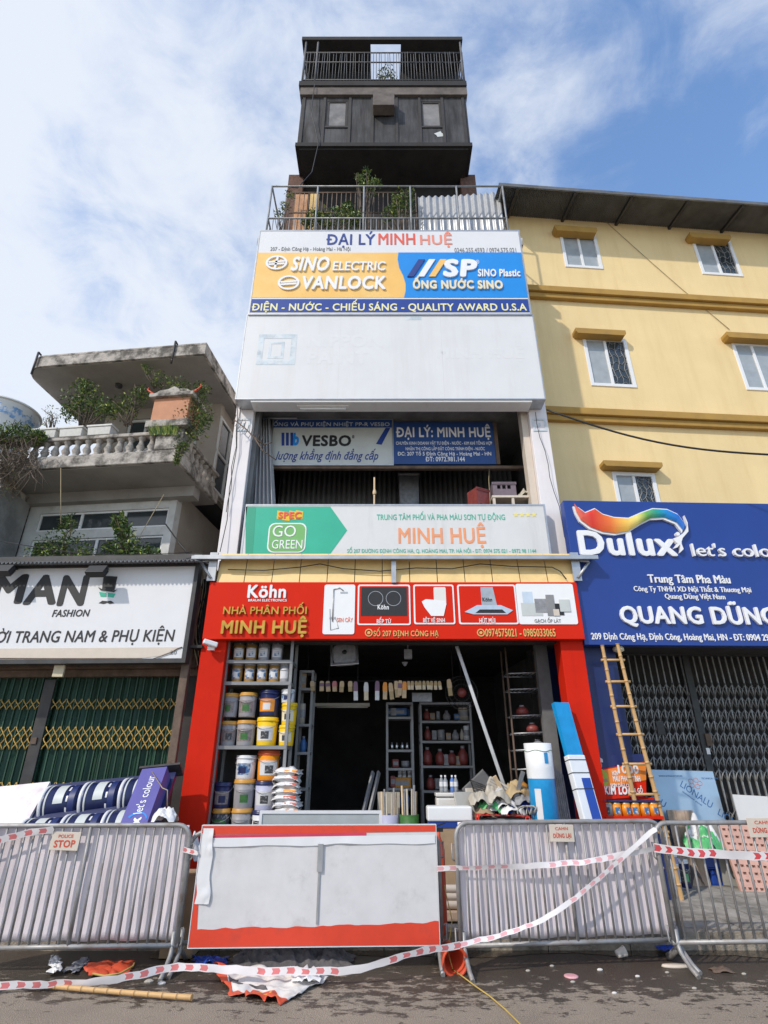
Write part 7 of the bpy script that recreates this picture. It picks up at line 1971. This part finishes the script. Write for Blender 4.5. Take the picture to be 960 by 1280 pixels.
m.path([WZ(566,1212,.012), W(560,1190,6.1), W(565,1150,6.35), W(556,1110,6.5), W(552,1080,6.6)], .005, 6)
tag(m.build('cord', 'rope_yellow', world=True), 'thin yellow cord running from the red bucket across the road', 'cord')
t = thing('paper_cup', 'crushed white paper cup in the gutter below the right barrier', 'cup', WZ(775,1192,.0))
m = MB(); m.lathe([(0,0),(.030,0),(.042,.085),(.045,.088),(.038,.085),(.028,.01),(0,.01)], WZ(775,1193,.038)+Vector((-.03,0,0)), 18, rotm(R(10),R(75),R(20))); m.build('cup_body', 'litter_white', t, world=True)
m = MB(); m.lathe([(0,0),(.06,0),(.06,.008),(.045,.012),(0,.010)], WZ(714,1221,.0), 20); tag(m.build('lid', 'tape_faded', world=True), 'round pinkish lid lying on the road before the right barrier', 'lid')
m = MB(); m.add([], []); q0 = WZ(845,1209,.0)
m.lathe([(0,0),(.12,0),(.13,.006),(.12,.02),(0,.02)], q0, 20, Matrix(((1,0,0),(0,.34,0),(0,0,1)))); tag(m.build('sandal_sole', 'sign_cream', world=True), 'cream shoe sole lying on the road beside the right barrier foot', 'sole')
crumple('leaf_heap', 'small heap of brown wet leaves on the road at the right', 'litter', WZ(902,1214,.0), .09, .06, .04, 'rust_metal', seed=3.9, n=12)
flat_scrap('litter_scrap', 'blue plastic scrap in the gutter behind the right barrier foot', 'litter', [(820,1184),(848,1186),(846,1192),(822,1190)], .02, ['film_deepblue'], .05, 8.2, 8)
flat_scrap('plastic_bottle_scrap', 'crumpled clear bottle lying in the gutter behind the left barrier', 'litter', [(62,1200),(74,1199),(75,1218),(61,1219)], .02, ['bag_white'], .05, 5.2, 10)
flat_scrap('litter_scrap', 'grey wrapper lying right of the crumpled bottle in the gutter', 'litter', [(78,1216),(108,1199),(113,1204),(92,1221)], .0, ['grey_dim'], .04, 7.2, 10)
flat_scrap('plastic_tray', 'broken red plastic tray in the gutter behind the left barrier', 'tray', [(106,1208),(168,1204),(160,1222),(108,1224)], .0, ['litter_red'], .06, 1.2, 12)
m = MB(); m.path([WZ(116,1217,.06), WZ(130,1220,.07), WZ(150,1217,.07), WZ(166,1208,.06), WZ(168,1204,.05)], .008, 6); tag(m.build('cord', 'rope_yellow', world=True), 'short yellow strap lying over the broken red tray', 'cord')
stones = [(202,1230,.03),(186,1228,.035),(660,1214,.02),(797,1221,.02),(834,1216,.018),(716,1228,.02),(768,1242,.02),(690,1208,.02),(300,1240,.02),(750,1213,.025),(930,1218,.02),(868,1236,.02)]
for i, (u, v, s_) in enumerate(stones):
    m = MB(); c = WZ(u, v, .0)
    V = []
    m.lathe([(0,0),(s_,0),(s_*1.1,s_*.4),(s_*.6,s_*.8),(0,s_*.85)], c, 7, Matrix(((1,.2,0),(0,.7,0),(0,0,.7))), smooth=False)
    tag(m.build('pebble', 'stone' if i % 3 else 'litter_white', world=True), 'small stray pebble on the wet road near the barriers', 'pebble', 'pebbles on the road')
# stuff seen in the gap between board and right barrier
for i, (v, lab) in enumerate(((1112,'upper cream plastic pipe lying in the gap beside the white board'),(1121,'lower cream plastic pipe lying in the gap beside the white board'),(1131,'lowest cream plastic pipe lying in the gap beside the white board'))):
    t = thing('plastic_pipe', lab, 'pipe', W(557,v,7.0), 0, 'cream pipes behind the barriers'); a, b = W(520,v,7.05), W(640,v,7.0); a.z = b.z = W(557,v,7.0).z
    m = MB(); m.lathe([(.040,0),(.040,(b-a).length),(.034,(b-a).length),(.034,0),(.040,0)], a, 14, (b-a).to_track_quat('Z','Y').to_matrix()); m.build('tube', 'sign_cream', t, world=True)
m = MB(); p = W(557,1140,7.0); m.obox((p.x,7.1,(.15+p.z-.01)/2+.02),(1.2,.35,p.z-.01-.15)); tag(m.build('pallet', 'wood', world=True), 'low wooden pallet carrying the cream pipes', 'pallet')
t = thing('fire_extinguisher', 'red bottle shaped extinguisher in the gap right of the white board', 'extinguisher', (W(550,1085,6.5).x, 6.55, .15))
h_ = W(550,1030,6.5).z-.15
m = MB(); m.lathe([(0,0),(.055,0),(.058,.03),(.058,h_*.75),(.02,h_*.88),(.02,h_*.92),(0,h_*.92)], n=18); m.build('cylinder', 'litter_red', t)
m = MB(); m.box(-.02,.05,-.012,.012,h_*.92,h_*.96); m.obox((.03,0,h_*.99),(.10,.02,.012),rotm(0,R(-18),0)); m.build('valve_handle', 'black_plastic', t)

# ------------------------------------------------------------------ first floor loggia goods
t = thing('curtain', 'grey striped plastic curtain gathered at the left of the upper room', 'curtain', W(330,630,8.75))
m = MB(); a, b, c, d = W(319,632,8.6), W(356,632,8.6), W(338,524,8.65), W(322,524,8.65); a.z = b.z = 4.5
m.sheet(lambda p, q: a.lerp(b,p).lerp(d.lerp(c,p),q)+Vector((0,.05*math.sin(p*34),0)), 70, 8); m.build('curtain_cloth', 'curtain', t, world=True, solid=.004)
m = MB(); m.tube(d+Vector((-.1,0,.02)), c+Vector((.5,0,.02)), .015, 6); m.build('curtain_rod', 'metal_trim', t, world=True)
t = thing('antenna', 'thin rusty barbed antenna arm sticking out from the left white pillar', 'antenna', W(296,526,8.1))
m = MB(); pts = [W(293,525,8.05), W(305,534,7.9), W(318,547,7.85), W(330,556,7.85)]
m.path(pts, .012, 6)
for s_ in range(9):
    k = s_/9*2.99; p = pts[int(k)].lerp(pts[int(k)+1], k-int(k)); m.tube(p, p+Vector((.03,-.03,.09)), .006, 4); m.tube(p, p+Vector((-.04,.02,-.07)), .006, 4)
m.path([pts[-1], W(340,553,7.9)], .010, 5); m.path([pts[2], W(328,563,7.85), W(345,575,7.9)], .010, 5)
m.build('arm', 'rust_metal', t, world=True)
m = MB(); a, b = W(468,632,8.3), W(468,597,8.3); m.tube((a.x,8.3,4.5), b, .016, 6); m.lathe([(.03,0),(.035,.04),(.02,.09)], (a.x,8.3,W(468,618,8.3).z), 8)
tag(m.build('rope_post', 'pale_wood', world=True), 'thin upright wooden stick rising behind the green arrow sign', 'stick')
t = thing('bin', 'pale plastic bin hanging in the dark middle of the upper room', 'bin', W(511,626,9.6)); t.location.z = 4.5
p = W(511,626,9.6); h_ = W(511,597,9.6).z-4.5
m = MB(); m.lathe([(0,0),(.22,0),(.27,h_-.06),(.25,h_-.06),(0,h_-.09)], n=4, a0=R(45), a1=R(405)); m.build('bin_body', 'grey_dim', t); m = MB(); m.lathe([(.29,h_-.06),(.30,h_-.03),(.29,h_),(.26,h_),(.26,h_-.05)], n=4, a0=R(45), a1=R(405)); m.build('rim', 'grey_dim', t)
m = MB(); z = W(480,583,8.85).z; m.box(XL+.33, XR-.33, 8.82, 8.90, z-.06, z); tag(m.build('sign_bar', 'rust_metal', world=True), 'dark steel bar under the two hanging boards in the upper room', 'bar')
m = MB(); nn = 46; z0_ = W(480,612,9.9).z; z1_ = W(480,588,9.9).z; a, b = W(350,600,9.9).x, W(640,600,9.9).x
m.sheet(lambda p, q: Vector((a+(b-a)*p, 9.9+.03*math.sin(p*nn*6.28), 4.5+(z1_-4.5)*q)), nn*4, 1); tag(m.build('corrugated_partition', 'interior_grey', world=True, solid=.004), 'dark corrugated partition across the back of the upper room', 'partition')
t = thing('shelf_table', 'cream metal frame shelf at the right of the upper loggia', 'shelf', (W(640,630,8.45).x, 8.45, 4.5))
zt_ = W(640,620,8.45).z; a, b = W(617,620,8.45).x, W(664,620,8.45).x
for x in (a, (a+b)/2, b):
    m = MB(); m.box(x-.022,x+.022,8.43,8.47,4.5,zt_-.04); m.build('leg', 'sign_cream', t, world=True)
m = MB(); m.box(a-.03,b+.03,8.42,8.75,zt_-.04,zt_); m.build('top', 'sign_cream', t, world=True)
def bcrate(name, label, u0, u1, v0, D, z, mat, h_):
    a, b = W(u0,v0,D).x, W(u1,v0,D).x
    t = thing(name, label, 'crate', ((a+b)/2, D, z)); hw = (b-a)/2
    m = MB(); wall_holes(m, -hw, hw, 0, h_, -.01, .01, [(-hw*.62+hw*.44*k, -hw*.62+hw*.44*k+hw*.30, h_*.55, h_*.8) for k in range(3)]); m.build('front_wall', mat, t)
    m = MB(); m.box(-hw,-hw+.012,.0101,.26,0,h_); m.box(hw-.012,hw,.0101,.26,0,h_); m.box(-hw+.012,hw-.012,.248,.26,0,h_); m.box(-hw+.012,hw-.012,.0101,.248,0,.015); m.build('crate_body', mat, t)
    m = MB(); frame_xz(m, -hw-.012, hw+.012, h_-.05, h_, .02, -.022, -.0101); m.build('rim', mat, t); return t
bcrate('crate', 'purplish grey bottle crate on the cream frame shelf', 616, 645, 612, 8.5, zt_, 'crate_mauve', W(630,603,8.5).z-zt_)
t = bcrate('crate', 'red plastic crate left of the cream frame shelf', 594, 614, 622, 8.5, 4.5, 'red_dim', W(604,611,8.5).z-4.5); t.rotation_euler.z = .5
crumple('rope_heap', 'heap of pale rope on the right end of the cream frame shelf', 'rope', Vector((W(657,618,8.5).x, 8.55, zt_)), .13, .09, .18, 'plastic_beige', seed=6.6)
m = MB(); m.path([W(612,575,9.0), W(611,600,8.7), W(613,632,8.4)], .007, 5); tag(m.build('cable', 'cable_yellowish', world=True), 'thin wire hanging from the blue dealer board to the red crate', 'cable')
m = MB(); m.path([W(297,505,8.15), W(296,560,8.15), W(287,610,8.15), W(284,650,8.15), W(275,690,8.1)], .007, 5); tag(m.build('cable', 'cable_black', world=True), 'thin cable running down the left white pillar', 'cable')
